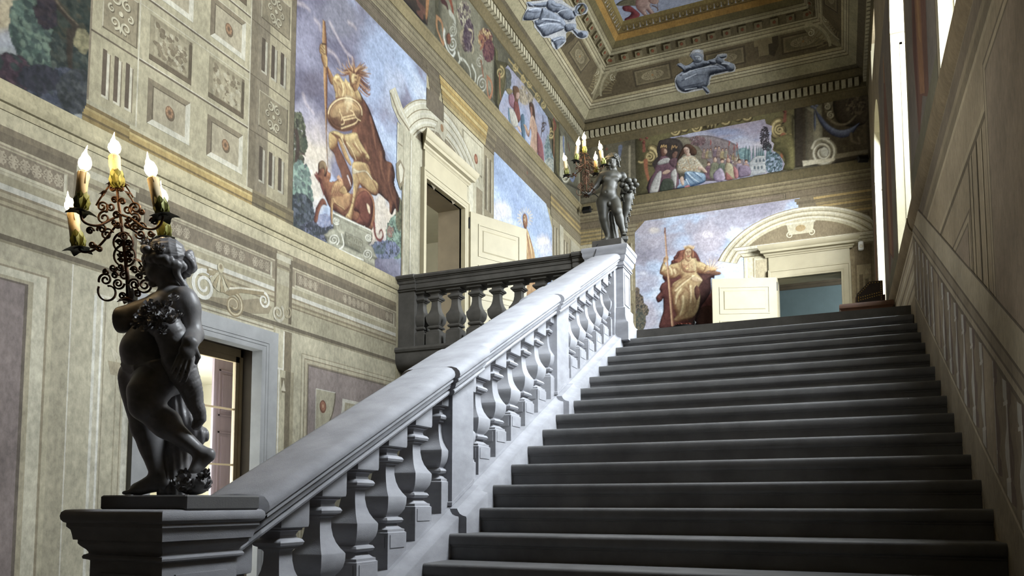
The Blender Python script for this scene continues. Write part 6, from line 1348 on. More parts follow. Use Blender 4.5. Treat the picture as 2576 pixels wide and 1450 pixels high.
# ---- haloed figure against blue sky
PL_L.frame(1240, 370, 3.919)
c = Canvas(PL_L, 11.84, 14.80, 3.81, 7.90, .017)
c.clouds([(0,(128,156,206)),(.4,(148,178,222)),(.7,(172,198,230)),(1,(206,218,234))], (.9, 1.6), 6, .3, 1.7)
c.soft(70,650,110,110,(214,206,206),.85,.6,2,4); c.soft(490,980,120,110,(206,200,210),.8,.6,3,4); c.soft(500,930,60,40,(240,226,196),.8,.5,5,5); c.soft(120,800,130,120,(206,206,218),.6,.6,6,4)
for i in range(18): a = 2*PI*i/18; c.stroke([(315 + 44*math.cos(a), 700 + 60*math.sin(a)), (315 + 78*math.cos(a), 700 + 105*math.sin(a))], .03, (236,206,128), .01, alpha=.7)
c.blob([(318,800),(345,830),(385,960),(415,1090),(440,1450),(300,1450),(300,900)], (150,76,44), (240,196,112), .18, (.5,.5)); c.strokes([[(330,850),(350,950),(360,1080)],[(360,900),(390,1020),(400,1100)],[(340,1290),(350,1380)],[(390,1300),(400,1400)]], .06, (140,66,44), .02, .7); c.strokes([[(345,870),(375,1000),(385,1090)],[(325,880),(340,1040)]], .05, (250,220,150), .02, .7)
c.blob([(292,680),(310,655),(332,680),(340,740),(330,800),(306,800),(295,750)], (120,66,38), (196,130,76), .08); c.blob([(296,690),(310,675),(322,700),(322,740),(308,752),(297,730)], (190,130,78), (244,206,142), .07); c.strokes([[(300,700),(314,700)],[(303,735),(314,735)]], .02, (110,60,40))
c.keep &= c.B < 7.88 - np.clip(c.A-14.45, 0, 1)*1.2
c.done('haloed_figure_fresco', 'fresco of a haloed figure in yellow robes against a blue sky above the landing balustrade')
# ================================================================ FAR WALL: painted architecture and pictures
d = Decal(PL_F); WF = (150,132,100)
d.rect(XL, XR, 8.225, 8.50, (128,112,80), 2); d.rect(XL, XR, 8.06, 8.225, (116,100,76), 2)
for z, w, c in ((8.235,.016,(86,72,52)),(8.30,.014,(92,78,56)),(8.36,.04,(146,130,94)),(8.40,.014,(88,76,54)),(8.455,.03,(156,138,98)),(8.487,.012,(84,72,50)),(8.10,.012,(90,76,58))): d.line([(XL,z),(XR,z)], w, c, 3)
for o, c in ((0,(88,76,58)),(.02,(140,122,96)),(.035,(92,78,60)),(.05,(124,106,86))): d.rect(-3.5+o, -.9-o, 8.09+o*.8, 8.225-o*.6, c, 4 + int(o*100))
d.rect(XL, -4.12, 3.8, 8.06, (146,130,96), 2)
for i in range(8): z = 7.72 + i*.045; d.rect(XL, -4.62, z, z+.03, ((176,146,82),(126,108,68))[i % 2], 3); d.rect(-4.72, -4.05 - .02*(7-i), z, z+.03, ((146,130,98),(112,98,74))[i % 2], 4)
d.rect(XL, -4.75, 3.8, 7.70, (196,184,148), 3); d.rect(-5.3, -4.9, 3.8, 7.55, (150,136,104), 4); d.rect(-5.25, -4.95, 3.8, 7.5, (186,174,138), 5); d.rect(-4.74, -4.15, 3.8, 7.72, (158,142,106), 4)
for x in (-4.66,-4.48,-4.30): d.rect(x, x+.05, 6.5, 7.6, (106,92,68), 5); d.rect(x+.05, x+.09, 6.5, 7.6, (196,182,146), 5)
d.rect(-4.66, -4.2, 5.2, 6.2, (128,112,84), 5); d.rect(-4.62, -4.24, 5.25, 6.15, (172,156,120), 6)
d.rect(.26, XR, 3.8, 8.06, (142,122,88), 2); d.rect(.38, .70, 3.8, 6.95, (116,98,70), 3); d.rect(.41, .67, 3.8, 6.5, (160,140,104), 4); d.rect(.45, .52, 3.8, 6.3, (108,92,66), 5); d.rect(.56, .62, 5.3, 6.2, (104,90,66), 5); d.poly([(.54,6.3),(.64,6.3),(.59,6.42)], (176,158,120), 6)
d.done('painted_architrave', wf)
d = Decal(PL_F); d.l = 14                     # entablature block and panel above the far pediment
for i in range(7): z = 7.62 + i*.062; c = ((186,152,86),(150,126,80),(120,102,70))[i % 3]; d.rect(-.52 - .035*i, XR, z, z+.064, ((118,103,78),(100,87,66))[i % 2]); d.rect(-.24 - .02*i, XR, z, z+.05, c)
d.rect(-.28, XR, 7.05, 7.62, (130,112,82)); d.rect(-.20, .68, 7.2, 7.58, (100,86,62)); d.rect(-.16, .64, 7.23, 7.55, (138,118,86)); d.disc(.30, 7.42, .09, .09, (92,68,48)); d.disc(.30, 7.42, .05, .05, (120,84,58))
# segmental pediment over the far door
xc, zc0 = -.58, 6.45
def segf(r0, r1, t0, t1, c):
    n = 26; ly = d.l + 1
    P = lambda r, i: (xc + 1.28*r*math.cos(math.radians(t0 + (t1-t0)*i/n)), zc0 + r*.98*math.sin(math.radians(t0 + (t1-t0)*i/n)))
    for i in range(n): d.poly([p if p[0] < XR else (XR, p[1]) for p in (P(r1,i), P(r1,i+1), P(r0,i+1), P(r0,i))], c, ly)
    d.l = ly
d.rect(-1.9, XR, 6.95, 7.2, (196,182,146)); segf(.5, 1.2, 28, 152, (132,114,84)); segf(1.12, 1.44, 20, 160, (206,194,158))
for r0, r1, c in ((1.12,1.135,(146,128,94)),(1.19,1.215,(236,228,200)),(1.235,1.25,(140,122,88)),(1.28,1.32,(228,218,188)),(1.335,1.35,(146,128,94)),(1.39,1.43,(234,226,200)),(1.43,1.445,(150,132,98))): segf(r0, r1, 20, 160, c)
for z0, z1, c in ((6.92,6.96,(150,134,100)),(6.96,7.02,(216,206,172)),(7.02,7.035,(140,124,92)),(7.035,7.09,(226,216,184)),(7.09,7.105,(146,130,96)),(7.105,7.17,(232,224,196)),(7.17,7.185,(150,134,100))): d.poly([(-2.02+(7.2-z0)*.9,z0),(XR,z0),(XR,z1),(-2.02+(7.2-z1)*.9,z1)], c)
d.poly([(-.86,7.30),(-.40,7.30),(-.36,7.52),(-.90,7.52)], (214,202,166)); d.rect(-.92, -.34, 7.52, 7.56, (232,222,190)); d.disc(-.63, 7.42, .10, .07, (190,158,104)); d.scroll(-.84, 7.30, .07, 90, 1.3, .025, (220,210,176)); d.scroll(-.42, 7.30, .07, 90, 1.3, .025, (220,210,176), dr=-1)
d.rect(-1.78, -1.28, 3.8, 6.93, (212,200,164)); d.rect(-1.60, -1.57, 3.8, 6.9, (156,140,106)); d.rect(-1.74, -1.71, 3.8, 6.9, (240,232,206)); d.rect(-1.55, -1.30, 6.3, 6.85, (176,160,124)); d.poly([(-1.72,6.35),(-1.60,6.5),(-1.48,6.35),(-1.52,6.2),(-1.68,6.2)], (232,224,196))
d.done('painted_pediment', wf)
# ---- crowned woman
PL_F.frame(1590, 560, 5.371)
c = Canvas(PL_F, -4.15, -.42, 4.6, 8.07, .0135)
c.clouds([(0,(142,134,156)),(.35,(164,158,178)),(.5,(160,180,216)),(.68,(166,192,226)),(.85,(200,206,222)),(1,(214,204,208))], (.8, 1.5), 12, 0, 1.9)
c.soft(200,180,220,190,(172,160,176),.8,.6,1,2.5); c.soft(1070,280,220,230,(182,168,182),.85,.6,2,2.5); c.soft(300,100,90,50,(214,196,176),.7,.6,3,4); c.soft(1000,160,90,60,(206,190,196),.7,.6,4,4); c.soft(160,800,170,220,(160,154,180),.75,.6,5,3); c.soft(150,690,90,40,(200,198,210),.6,.6,6,4); c.soft(1300,560,150,190,(190,194,212),.7,.5,7,3); c.soft(1400,160,120,110,(206,210,216),.6,.5,8,3); c.soft(180,1250,220,260,(172,158,176),.8,.6,9,3); c.soft(680,250,140,150,(158,186,224),.5,.5,10,3); c.soft(300,600,150,90,(162,186,222),.6,.5,11,3)
c.leaves(90,1060,60,90,260,.035,[(82,72,60),(104,90,72),(66,58,50),(124,106,82)],1); c.leaves(60,940,40,60,120,.03,[(92,78,66),(116,98,76)],2); c.leaves(140,1190,80,90,300,.035,[(74,72,62),(98,92,72),(124,106,82),(60,60,54)],3); c.leaves(110,1330,70,130,420,.035,[(70,74,66),(88,88,72),(110,98,76)],4)
def woman(c):
    c.blob([(640,380),(590,440),(560,470),(560,500),(530,520),(520,570),(470,620),(410,740),(440,800),(400,830),(370,900),(380,940),(330,1000),(325,1040),(350,1085),(400,1060),(420,1040),(420,1200),(390,1300),(375,1440),(600,1450),(760,1400),(1090,1400),(1085,900),(1050,960),(1000,760),(940,560),(840,380)], (70,28,28), (150,78,64), .16, (.2,.5), amb=.32, tex=.12)
    c.blob([(880,620),(960,700),(1100,690),(1110,760),(1070,760),(1070,920),(1000,1050),(930,1150),(900,1300),(880,1400),(760,1380),(850,900)], (62,34,32), (112,68,56), .16, (-.4,.4), amb=.3)
    c.blob([(900,1180),(1080,1140),(1090,1400),(860,1400)], (50,28,20), (96,52,32), .12)
    # veil and hair
    c.blob([(700,370),(640,400),(600,480),(560,520),(620,560),(680,500),(700,470),(800,480),(840,480),(830,400),(790,350)], (110,50,38), (184,110,72), .08)
    # dress
    c.blob([(700,500),(640,540),(520,570),(500,590),(480,620),(450,560),(420,540),(390,600),(372,680),(400,710),(470,740),(560,760),(640,720),(650,760),(560,820),(525,900),(540,1050),(560,1150),(600,1250),(560,1320),(600,1345),(720,1320),(800,1300),(860,1240),(900,1150),(920,1000),(900,880),(950,780),(880,690),(940,690),(1000,680),(1040,640),(1010,580),(950,540),(880,520),(850,480)], (148,94,44), (238,202,124), .13, (.55,.6), amb=.44, tex=.10)
    c.strokes([[(560,1000),(600,900),(700,800),(830,700)],[(540,900),(620,800),(760,720)],[(720,880),(770,950),(770,1060),(750,1200)],[(760,840),(800,960),(830,1100),(820,1200)],[(640,1000),(660,1100),(640,1220)],[(700,930),(640,1010),(560,1160)],[(860,900),(880,1000),(850,1150)],[(620,1300),(720,1230),(740,1100)],[(590,620),(620,660),(600,700)],[(540,610),(570,650),(560,720)],[(640,560),(660,620),(640,680)],[(480,640),(440,660),(400,690)],[(860,600),(900,640),(930,680)]], .045, (126,74,38), .014, .72, .022)
    c.strokes([[(590,920),(700,820),(840,720)],[(660,900),(610,980),(590,1100)],[(790,860),(800,980),(790,1080)],[(820,720),(880,760),(940,780)],[(690,1000),(690,1120),(650,1250)],[(570,640),(590,690)],[(500,600),(530,640),(540,700)],[(860,870),(850,950)],[(430,600),(410,650)]], .035, (250,226,160), .010, .75, .018)
    c.blob([(790,760),(860,730),(950,780),(890,810),(830,800)], (196,150,92), (238,206,150), .04); c.blob([(880,850),(920,950),(880,1050),(850,1000),(840,900)], (96,52,40), (130,80,56), .05)
    # chest, neck, head
    c.blob([(690,490),(720,470),(800,480),(850,500),(870,600),(850,670),(760,680),(690,660),(660,560)], (176,120,66), (244,212,140), .10, (.5,.5)); c.blob([(720,440),(790,440),(800,500),(760,530),(715,500)], (170,116,66), (232,194,128), .05); c.strokes([[(690,570),(740,590),(750,640)],[(760,560),(750,600)],[(800,590),(820,610)],[(740,580),(770,590),(765,560)],[(700,610),(740,670),(840,670)]], .02, (136,76,46), .01, .75); c.leaves(745,590,30,40,30,.016,[(170,70,44),(226,190,110)],6)
    c.blob([(722,370),(760,345),(800,365),(808,410),(795,450),(760,480),(728,450),(716,410)], (180,122,74), (244,210,150), .06, (-.2,.6)); c.blob([(715,360),(760,335),(815,360),(838,430),(830,480),(800,470),(806,400),(790,360),(740,360),(720,400),(715,470),(690,500),(680,450)], (132,72,40), (196,130,76), .04)
    c.strokes([[(733,392),(752,388)],[(772,388),(792,392)],[(735,402),(750,402)],[(774,402),(790,402)],[(758,400),(752,430),(762,434)],[(745,450),(770,450)]], .012, (104,56,36), .008); c.stroke([(746,456),(766,456)], .014, (190,100,76))
    for i in range(9): x = 715 + i*14; c.stroke([(x, 350 - 8*math.sin(i*.4)), (x + (i-4)*4, 300 + abs(i-4)*5)], .030, (226,178,90), .006)
    c.blob([(715,345),(760,325),(815,345),(812,360),(760,345),(720,362)], (170,112,52), (238,196,108), .03)
    # staff arm, staff
    c.blob([(420,530),(430,480),(460,455),(490,460),(492,500),(470,520),(440,560)], (176,118,62), (242,204,130), .05); c.strokes([[(455,470),(485,480)],[(450,488),(485,498)]], .012, (130,76,44))
    c.stroke([(445,85),(465,400),(490,700),(520,1050),(548,1390)], .030, (150,96,62), .055, sm=3); c.stroke([(440,85),(460,400),(484,700),(514,1050),(540,1390)], .010, (226,180,120), .018, sm=3); c.strokes([[(440,140),(455,145)],[(438,122),(452,122)],[(445,75),(446,110)]], .03, (110,60,52), .015)
    # sheaf in a dish
    c.blob([(1000,670),(1100,655),(1190,670),(1200,700),(1130,720),(1040,710),(960,700)], (86,50,36), (160,106,66), .04); c.blob([(1000,650),(1060,610),(1120,620),(1140,655),(1060,665)], (150,96,44), (236,190,104), .05)
    for i in range(22): a = math.radians(8 + 8*i); L = 130 + 40*((i*7) % 5)/4; c.stroke([(1060 + 20*math.cos(a), 640 - 12*math.sin(a)), (1090 + L*math.cos(a)*1.05, 640 - L*.9*math.sin(a))], .020, ((214,168,88),(150,96,60),(236,200,124))[i % 3], .004, alpha=.85)
    c.blob([(990,590),(1030,580),(1040,640),(1000,670),(960,680),(980,630)], (170,116,60), (236,196,120), .04)
woman(c)
c.keep &= (c.B < 8.07 - np.clip(-3.92-c.A, 0, 1)*1.0) & (c.B < 8.07 - np.clip(c.A+.62, 0, 1)*2.4) & ((c.A < -1.40) | (c.B > 6.9))
c.done('crowned_woman_fresco', 'fresco of a crowned woman in golden robes holding a tall staff, beside the far doorway')
# ---- frieze: queen and procession
PL_F.frame(1590, 240, 5.576)
c = Canvas(PL_F, -4.12, -.55, 8.69, 10.10, .0105)
c.clouds([(0,(150,134,158)),(.4,(160,150,176)),(.6,(136,150,196)),(.8,(156,172,210)),(1,(190,186,206))], (1.1, 2.4), 21, 0, 1.8)
c.soft(1700,430,320,120,(170,146,166),.7,.6,1,4); c.soft(1300,510,300,60,(130,148,200),.75,.5,2,4); c.soft(1700,720,330,110,(206,190,196),.7,.6,3,4); c.soft(900,540,260,40,(170,176,206),.6,.6,4,4); c.soft(1560,650,200,100,(166,170,198),.6,.5,5,4)
c.blob([(560,640),(800,590),(1000,560),(1200,590),(1400,660),(1500,760),(1520,1150),(560,1150)], (110,92,92), (164,146,146), .2, (.3,.7), tex=.2); c.blob([(420,720),(600,600),(760,590),(850,640),(950,740),(1050,900),(1080,1100),(420,1150)], (92,84,66), (150,138,108), .18, (.3,.7), tex=.2); c.leaves(920,640,110,70,160,.024,[(110,80,84),(130,96,96),(92,70,72)],1); c.blob([(380,640),(560,600),(680,640),(720,760),(640,900),(360,900)], (54,44,42), (96,84,76), .12)
c.leaves(1560,820,90,70,260,.04,[(104,138,140),(120,152,150),(92,124,130)],2)
for x, w in ((1600,24),(1645,20),(1780,16),(1810,18),(1840,16),(1750,14),(1700,14),(1905,26),(1940,22)): c.blob([(x-w,930),(x-w*.8,800),(x,705),(x+w*.8,800),(x+w,930)], (84,120,128), (130,162,160), .04)
c.blob([(1640,1130),(1640,950),(1700,880),(1760,850),(1870,850),(1880,1090),(1660,1140)], (168,172,176), (214,212,206), .06, sm=0); c.strokes([[(1700,900),(1870,870)],[(1690,970),(1880,960)],[(1670,1060),(1880,1040)]], .016, (140,146,152))
for x, y_ in ((1745,915),(1795,910),(1845,905),(1720,1010),(1770,1010),(1820,1005)): c.blob([(x-12,y_+25),(x-12,y_-5),(x,y_-20),(x+12,y_-5),(x+12,y_+25)], (92,104,112), None)
c.leaves(1990,960,110,160,700,.035,[(74,96,104),(92,118,124),(120,142,160),(60,78,84),(150,164,186)],3); c.leaves(1860,600,60,170,200,.022,[(52,46,52),(66,58,62)],4); c.leaves(1900,720,60,60,90,.022,[(60,62,64),(52,50,54)],5)
def small_fig(x, y, h, robe, robe2, skin=(206,160,128), hair=(96,62,44)):
    c.blob([(x-.20*h,y+.25*h),(x,y+.14*h),(x+.20*h,y+.25*h),(x+.30*h,y+.9*h),(x+.05*h,y+1.05*h),(x-.30*h,y+.9*h)], robe, robe2, .05, (.4,.6)); c.blob([(x-.10*h,y),(x,y-.10*h),(x+.10*h,y),(x+.08*h,y+.12*h),(x-.07*h,y+.13*h)], skin, tuple(min(255, v+30) for v in skin), .03); c.blob([(x-.12*h,y+.02*h),(x-.06*h,y-.14*h),(x+.08*h,y-.13*h),(x+.10*h,y-.02*h),(x,y-.05*h)], hair, None)
    c.strokes([[(x-.05*h,y+.35*h),(x-.08*h,y+.9*h)],[(x+.08*h,y+.35*h),(x+.14*h,y+.85*h)]], .016, tuple(v*.7 for v in robe), .006, .7)
for i, (x, y, h) in enumerate(((1010,770,120),(1060,765,120),(1100,760,120),(1170,740,130),(1220,735,135),(1270,765,130),(1320,760,120),(1380,850,100),(1450,880,100),(1420,820,90),(1490,840,90))): small_fig(x, y, h, ((150,116,110),(168,140,92),(140,128,110),(120,96,110))[i % 4], ((190,160,140),(206,184,120),(190,180,150),(170,140,150))[i % 4])
for x0, y0, x1, y1 in ((1130,880,1100,650),(1340,900,1360,660),(1430,900,1430,720),(1500,900,1470,690),(1300,1050,1340,860)): c.stroke([(x0,y0),(x1,y1)], .012, (110,72,62)); c.stroke([(x1,y1+40),(x1+8,y1),(x1-6,y1-26)], .022, (160,62,54), .008)
c.leaves(1400,900,110,50,120,.014,[(200,190,160),(90,80,70),(150,120,90)],8)
small_fig(1075,960,210,(110,76,92),(150,104,118)); small_fig(1165,905,260,(120,120,92),(150,148,112)); small_fig(1265,920,230,(96,110,92),(130,140,112)); small_fig(1505,925,220,(130,106,126),(182,160,178)); small_fig(1600,930,200,(150,110,100),(206,156,132))
c.blob([(1150,1090),(1230,1020),(1280,1060),(1310,1160),(1260,1210),(1180,1210),(1140,1150)], (130,108,140), (206,184,206), .08); c.blob([(1500,1010),(1580,980),(1650,1010),(1660,1110),(1500,1150)], (110,90,112), (176,150,176), .07); c.blob([(1330,940),(1390,960),(1440,1040),(1480,1150),(1380,1190),(1310,1160),(1300,1020)], (150,130,96), (214,202,150), .07); c.blob([(1420,1000),(1480,1040),(1490,1150),(1440,1160)], (150,80,84), (206,130,128), .05); c.blob([(1320,1080),(1390,1140),(1410,1180),(1320,1190)], (130,70,64), (190,112,100), .04); c.blob([(1325,900),(1355,880),(1380,910),(1365,950),(1335,945)], (180,130,100), (226,184,150), .04); c.blob([(1140,900),(1165,870),(1190,900),(1180,940),(1150,940)], (190,144,116), (236,200,172), .04)
c.blob([(200,1000),(380,640),(620,620),(720,760),(650,1000),(640,1200),(240,1400),(200,1300)], (50,40,38), (84,72,64), .15)
# kings
c.blob([(400,860),(470,850),(540,900),(600,1000),(640,1080),(660,1250),(600,1350),(240,1390),(260,1150),(330,1000)], (76,48,60), (150,104,118), .14, (.4,.6)); c.blob([(360,940),(430,890),(520,880),(530,940),(430,970),(370,980)], (150,146,140), (222,216,206), .05); c.leaves(440,930,80,40,40,.012,[(90,84,80)],9); c.blob([(250,1380),(270,1250),(340,1110),(400,1060),(415,1100),(400,1200),(350,1380)], (140,136,130), (224,218,208), .06); c.blob([(540,1110),(600,1030),(630,1100),(610,1310),(580,1250)], (140,136,130), (222,216,206), .05); c.leaves(340,1270,60,100,40,.012,[(100,96,92)],10); c.blob([(430,1190),(560,1180),(570,1330),(390,1360)], (50,58,48), (84,92,72), .06)
c.blob([(400,760),(440,735),(490,760),(492,810),(460,850),(420,860),(400,820)], (100,62,48), (150,100,74), .05); c.blob([(445,760),(480,760),(492,800),(465,825),(445,800)], (190,138,106), (232,188,150), .035); c.blob([(430,1080),(490,1045),(540,1060),(500,1100),(440,1110)], (190,146,116), (230,190,156), .03); c.strokes([[(405,735),(415,700),(430,728),(445,695),(458,726),(478,700),(482,738)]], .016, (214,166,76), .012); c.strokes([[(555,760),(565,705),(580,735),(600,705),(620,740),(632,720)]], .014, (196,146,70))
c.blob([(560,840),(600,790),(640,800),(620,870),(580,890)], (120,80,66), (164,116,92), .04); c.blob([(520,920),(580,880),(640,900),(600,1010),(540,980)], (90,62,72), (130,92,100), .06)
# queen
c.blob([(740,700),(820,690),(900,760),(900,830),(820,850),(780,800),(700,850),(640,920),(620,960),(660,830)], (60,38,28), (112,76,50), .08); c.blob([(640,930),(720,860),(820,840),(900,880),(960,950),(1000,1010),(960,1080),(940,1110),(760,1110),(640,1090),(625,1020)], (150,132,100), (232,220,186), .12, (.4,.6)); c.leaves(800,970,160,100,260,.014,[(190,150,80),(150,110,60),(240,232,206),(120,90,60)],11)
c.blob([(740,1080),(860,1070),(1010,1100),(1035,1180),(1000,1230),(850,1280),(740,1310),(630,1310),(660,1250),(740,1200)], (56,92,130), (166,200,224), .10, (.2,.8)); c.strokes([[(760,1100),(820,1170),(900,1240)],[(740,1150),(800,1230),(850,1270)],[(860,1080),(940,1140),(1000,1200)]], .03, (50,84,124), .01, .8); c.strokes([[(780,1090),(850,1160),(940,1220)],[(900,1090),(970,1140)],[(760,1180),(800,1250)]], .022, (214,230,240), .008, .8)
c.blob([(740,1280),(800,1260),(810,1300),(750,1310)], (190,110,110), None); c.blob([(720,750),(760,725),(800,750),(806,800),(780,840),(745,820)], (190,140,112), (242,206,178), .05); c.blob([(770,820),(810,810),(820,850),(760,860)], (200,150,120), (236,200,170), .04); c.strokes([[(735,770),(755,765)],[(770,762),(785,765)],[(755,775),(752,795)],[(752,812),(772,808)]], .010, (110,64,50)); c.blob([(930,1000),(1000,1010),(1055,1080),(1020,1085),(970,1050),(930,1050)], (200,156,126), (240,206,176), .035); c.blob([(690,1140),(720,1150),(730,1250),(700,1260),(670,1180)], (200,156,126), (238,204,174), .035); c.strokes([[(780,900),(800,960),(820,1040)],[(720,880),(790,880),(880,870)],[(730,1010),(820,1040),(900,1020)]], .018, (176,130,60), .01, .8)
c.clip([(380,640),(560,590),(900,520),(1860,335),(1880,400),(1960,430),(1950,640),(1990,680),(1970,770),(2060,830),(2110,900),(2140,960),(2110,1050),(1400,1190),(240,1395),(205,1300),(235,1200),(330,1060),(280,960),(360,860),(350,740)], 0)
c.done('procession_fresco', 'frieze fresco of a seated queen, two kings and a procession before a villa')
# ================================================================ LEFT FRIEZE (between string course and cornice)
PL_L.frame(1060, 0, 5.8)
c = Canvas(PL_L, 7.6, 16.66, 8.69, 10.03, .0145, (92,88,60))
c.clouds([(0,(84,78,52)),(.5,(108,100,66)),(1,(128,118,82))], (1.2, 2), 31, 0, 1.5)
# dark scene, olive frame, grotesque panel
c.blob([(-500,-600),(60,-60),(95,100),(90,380),(20,330),(-300,0)], (54,46,40), (96,76,56), .2, sm=0); c.strokes([[(30,150),(-40,60),(-80,-40)],[(0,220),(-60,180)]], .12, (120,72,52), .05, .7); c.stroke([(90,-40),(80,150),(70,260)], .10, (170,112,44), .04)
c.blob([(250,-80),(900,-80),(905,260),(900,500),(1060,760),(1050,1460),(940,1460),(240,570)], (128,122,92), (176,168,132), .5, (.3,.6), sm=0, tex=.14); c.blob([(195,-80),(250,-80),(250,560),(200,520)], (84,78,52), None, sm=0)
c.strokes([[(505,0),(520,200),(520,500),(560,900)],[(1045,600),(1045,1450)]], .025, (84,76,56), .02, .8); c.strokes([[(720,0),(920,250),(900,300),(890,500)],[(700,0),(880,260)]], .03, (92,86,64), .02, .7)
def volute(cx, cy, r, dr, col, hi, w=.05, asp=.62, turns=2.0):
    for k, (cc, ww) in enumerate(((col, w), (hi, w*.4))): c.stroke([(cx - 3*k + asp*r*(1-.82*t)*math.cos(dr*2*PI*turns*t - 1.5), cy - 3*k + r*(1-.82*t)*math.sin(dr*2*PI*turns*t - 1.5)) for t in np.linspace(0, 1, 30)], ww, cc, ww*.45, sm=2)
c.stroke([(300,0),(360,60),(380,120)], .12, (80,44,40), .05); c.strokes([[(420,0),(450,120),(460,200)]], .11, (140,66,34), .05); c.stroke([(420,190),(470,260),(490,330),(480,420)], .10, (190,188,164), .05)
c.stroke([(225,250),(290,320),(320,480),(320,640),(280,560),(225,400),(225,250)], .06, (176,120,60), .05); volute(460,450,95,1,(120,116,92),(196,192,164)); volute(455,640,120,-1,(128,124,100),(214,214,196)); c.stroke([(335,440),(330,560),(380,720),(450,820),(490,760)], .06, (206,206,188), .04); c.blob([(360,520),(400,480),(430,560),(420,640),(380,640)], (110,60,40), (170,104,60), .06)
# leafy mask
c.leaves(620,200,90,160,520,.05,[(110,92,92),(140,124,104),(84,66,74),(172,160,124),(200,190,150)],1); c.blob([(560,470),(600,420),(660,440),(700,560),(690,700),(640,760),(590,680),(560,580)], (96,70,76), (196,178,130), .13, (-.6,.4)); c.leaves(690,520,70,220,360,.05,[(84,64,76),(100,78,86),(72,54,64),(130,110,110)],2); c.strokes([[(600,540),(640,560),(660,580)],[(600,600),(620,620),(610,640)],[(640,640),(600,660)],[(610,700),(660,680)]], .035, (80,56,60), .015, .8); c.strokes([[(690,430),(740,460),(740,560),(720,620)],[(735,640),(760,720),(740,780)]], .04, (196,176,130), .02)
c.leaves(930,560,100,130,420,.05,[(150,104,58),(190,150,84),(120,66,60),(96,48,56),(206,178,110)],3); c.leaves(980,740,80,150,320,.05,[(110,62,68),(90,50,58),(130,80,72)],4); c.stroke([(850,560),(890,540),(900,640),(860,720)], .08, (160,96,60), .04); volute(850,900,90,1,(120,112,88),(190,186,160)); volute(890,1230,130,-1,(120,112,88),(200,198,176)); c.stroke([(870,900),(890,1020),(900,1120)], .07, (150,92,56), .04); c.stroke([(960,1120),(1020,1200),(1030,1340),(990,1430),(960,1300),(960,1120)], .06, (176,110,60), .04)
c.strokes([[(580,860),(640,900),(700,1000),(720,1130)],[(740,960),(790,1080),(780,1200)],[(540,780),(560,880),(530,940)]], .06, (206,204,180), .02, .85); c.strokes([[(600,880),(680,1020),(700,1140)],[(860,900),(900,1000)]], .05, (96,90,70), .02, .7)
# cartouche frame round the second scene, and corner festoon
PL_L.frame(1230, 150, 4.53)
c.blob([(60,-150),(100,-100),(110,560),(50,470)], (96,92,52), (140,132,76), .2, sm=0); c.blob([(60,0),(210,40),(650,640),(800,720),(800,1360),(740,1320),(700,700),(200,80),(180,300),(110,560),(70,520)], (74,68,38), (122,112,62), .3, sm=0)
for cx, cy, r, dr in ((300,90,50,1),(395,230,45,-1),(460,280,50,1),(560,440,55,-1),(620,520,45,1),(130,150,70,1),(710,850,60,-1)): volute(cx, cy, r, dr, (120,104,50), (196,170,96), .07, .7, 1.7)
c.strokes([[(120,170),(125,350),(140,480)],[(735,720),(740,960),(735,1200)]], .07, (150,96,50), .03); c.strokes([[(740,690),(760,760),(745,800)]], .10, (130,62,44), .05); c.strokes([[(670,540),(740,640),(790,700)],[(225,0),(400,220),(560,430)]], .045, (190,160,76), .02, .8)
c.blob([(800,780),(1040,1010),(1040,1500),(800,1380)], (104,98,72), (150,142,108), .3, sm=0); c.blob([(810,870),(865,880),(870,1380),(805,1330)], (170,162,128), None, sm=0); c.stroke([(850,900),(850,1000),(870,1150),(900,1280),(950,1380),(985,1300)], .12, (118,130,160), .06); volute(870,1300,120,1,(150,142,112),(206,200,172), .06, .5); c.stroke([(870,840),(880,930),(890,1000)], .05, (92,84,62)); c.stroke([(900,960),(920,1040)], .05, (110,62,52))
c.done('frieze_painting', None, parent=wl, off=.002)
c = Canvas(PL_L, 12.05, 15.15, 8.69, 10.0, .0135)
c.clouds([(0,(150,138,158)),(.5,(160,158,186)),(.75,(146,164,204)),(1,(196,194,206))], (.9, 1.6), 41, 0, 1.7)
c.soft(400,400,160,180,(170,156,160),.6,.5,1,4); c.soft(640,760,60,160,(146,158,196),.7,.4,2,4); c.leaves(690,1050,60,200,420,.045,[(104,128,126),(124,142,134),(90,110,110),(150,164,160)],1); c.leaves(690,1240,60,110,320,.04,[(150,154,140),(176,172,150),(124,130,120)],2); c.leaves(420,400,90,110,200,.05,[(166,150,118),(140,124,98),(180,160,126)],3); c.leaves(200,230,50,120,220,.05,[(84,86,76),(104,104,88)],4)
c.blob([(265,330),(300,300),(335,330),(350,420),(330,480),(345,640),(340,720),(300,680),(290,560)], (96,62,38), (150,104,64), .1); c.blob([(310,380),(340,375),(345,420),(330,455),(305,440)], (196,144,120), (232,190,164), .06); c.blob([(225,400),(265,390),(290,450),(285,560),(240,530),(220,470)], (150,90,104), (206,146,160), .1); c.blob([(285,480),(330,500),(355,640),(350,700),(310,690),(280,600)], (124,58,50), (176,96,80), .1); c.blob([(225,560),(280,580),(320,680),(325,760),(280,770),(240,700)], (180,170,150), (236,228,206), .1); c.blob([(215,560),(225,560),(245,720),(280,780),(260,770),(220,680)], (80,120,140), (130,170,190), .05); c.blob([(360,640),(400,650),(410,940),(380,900),(360,780)], (60,92,116), (110,146,166), .08); c.blob([(320,760),(350,770),(368,830),(345,820)], (206,160,130), (240,206,180), .04); c.blob([(190,340),(240,330),(270,370),(220,400)], (128,110,62), (176,156,96), .05)
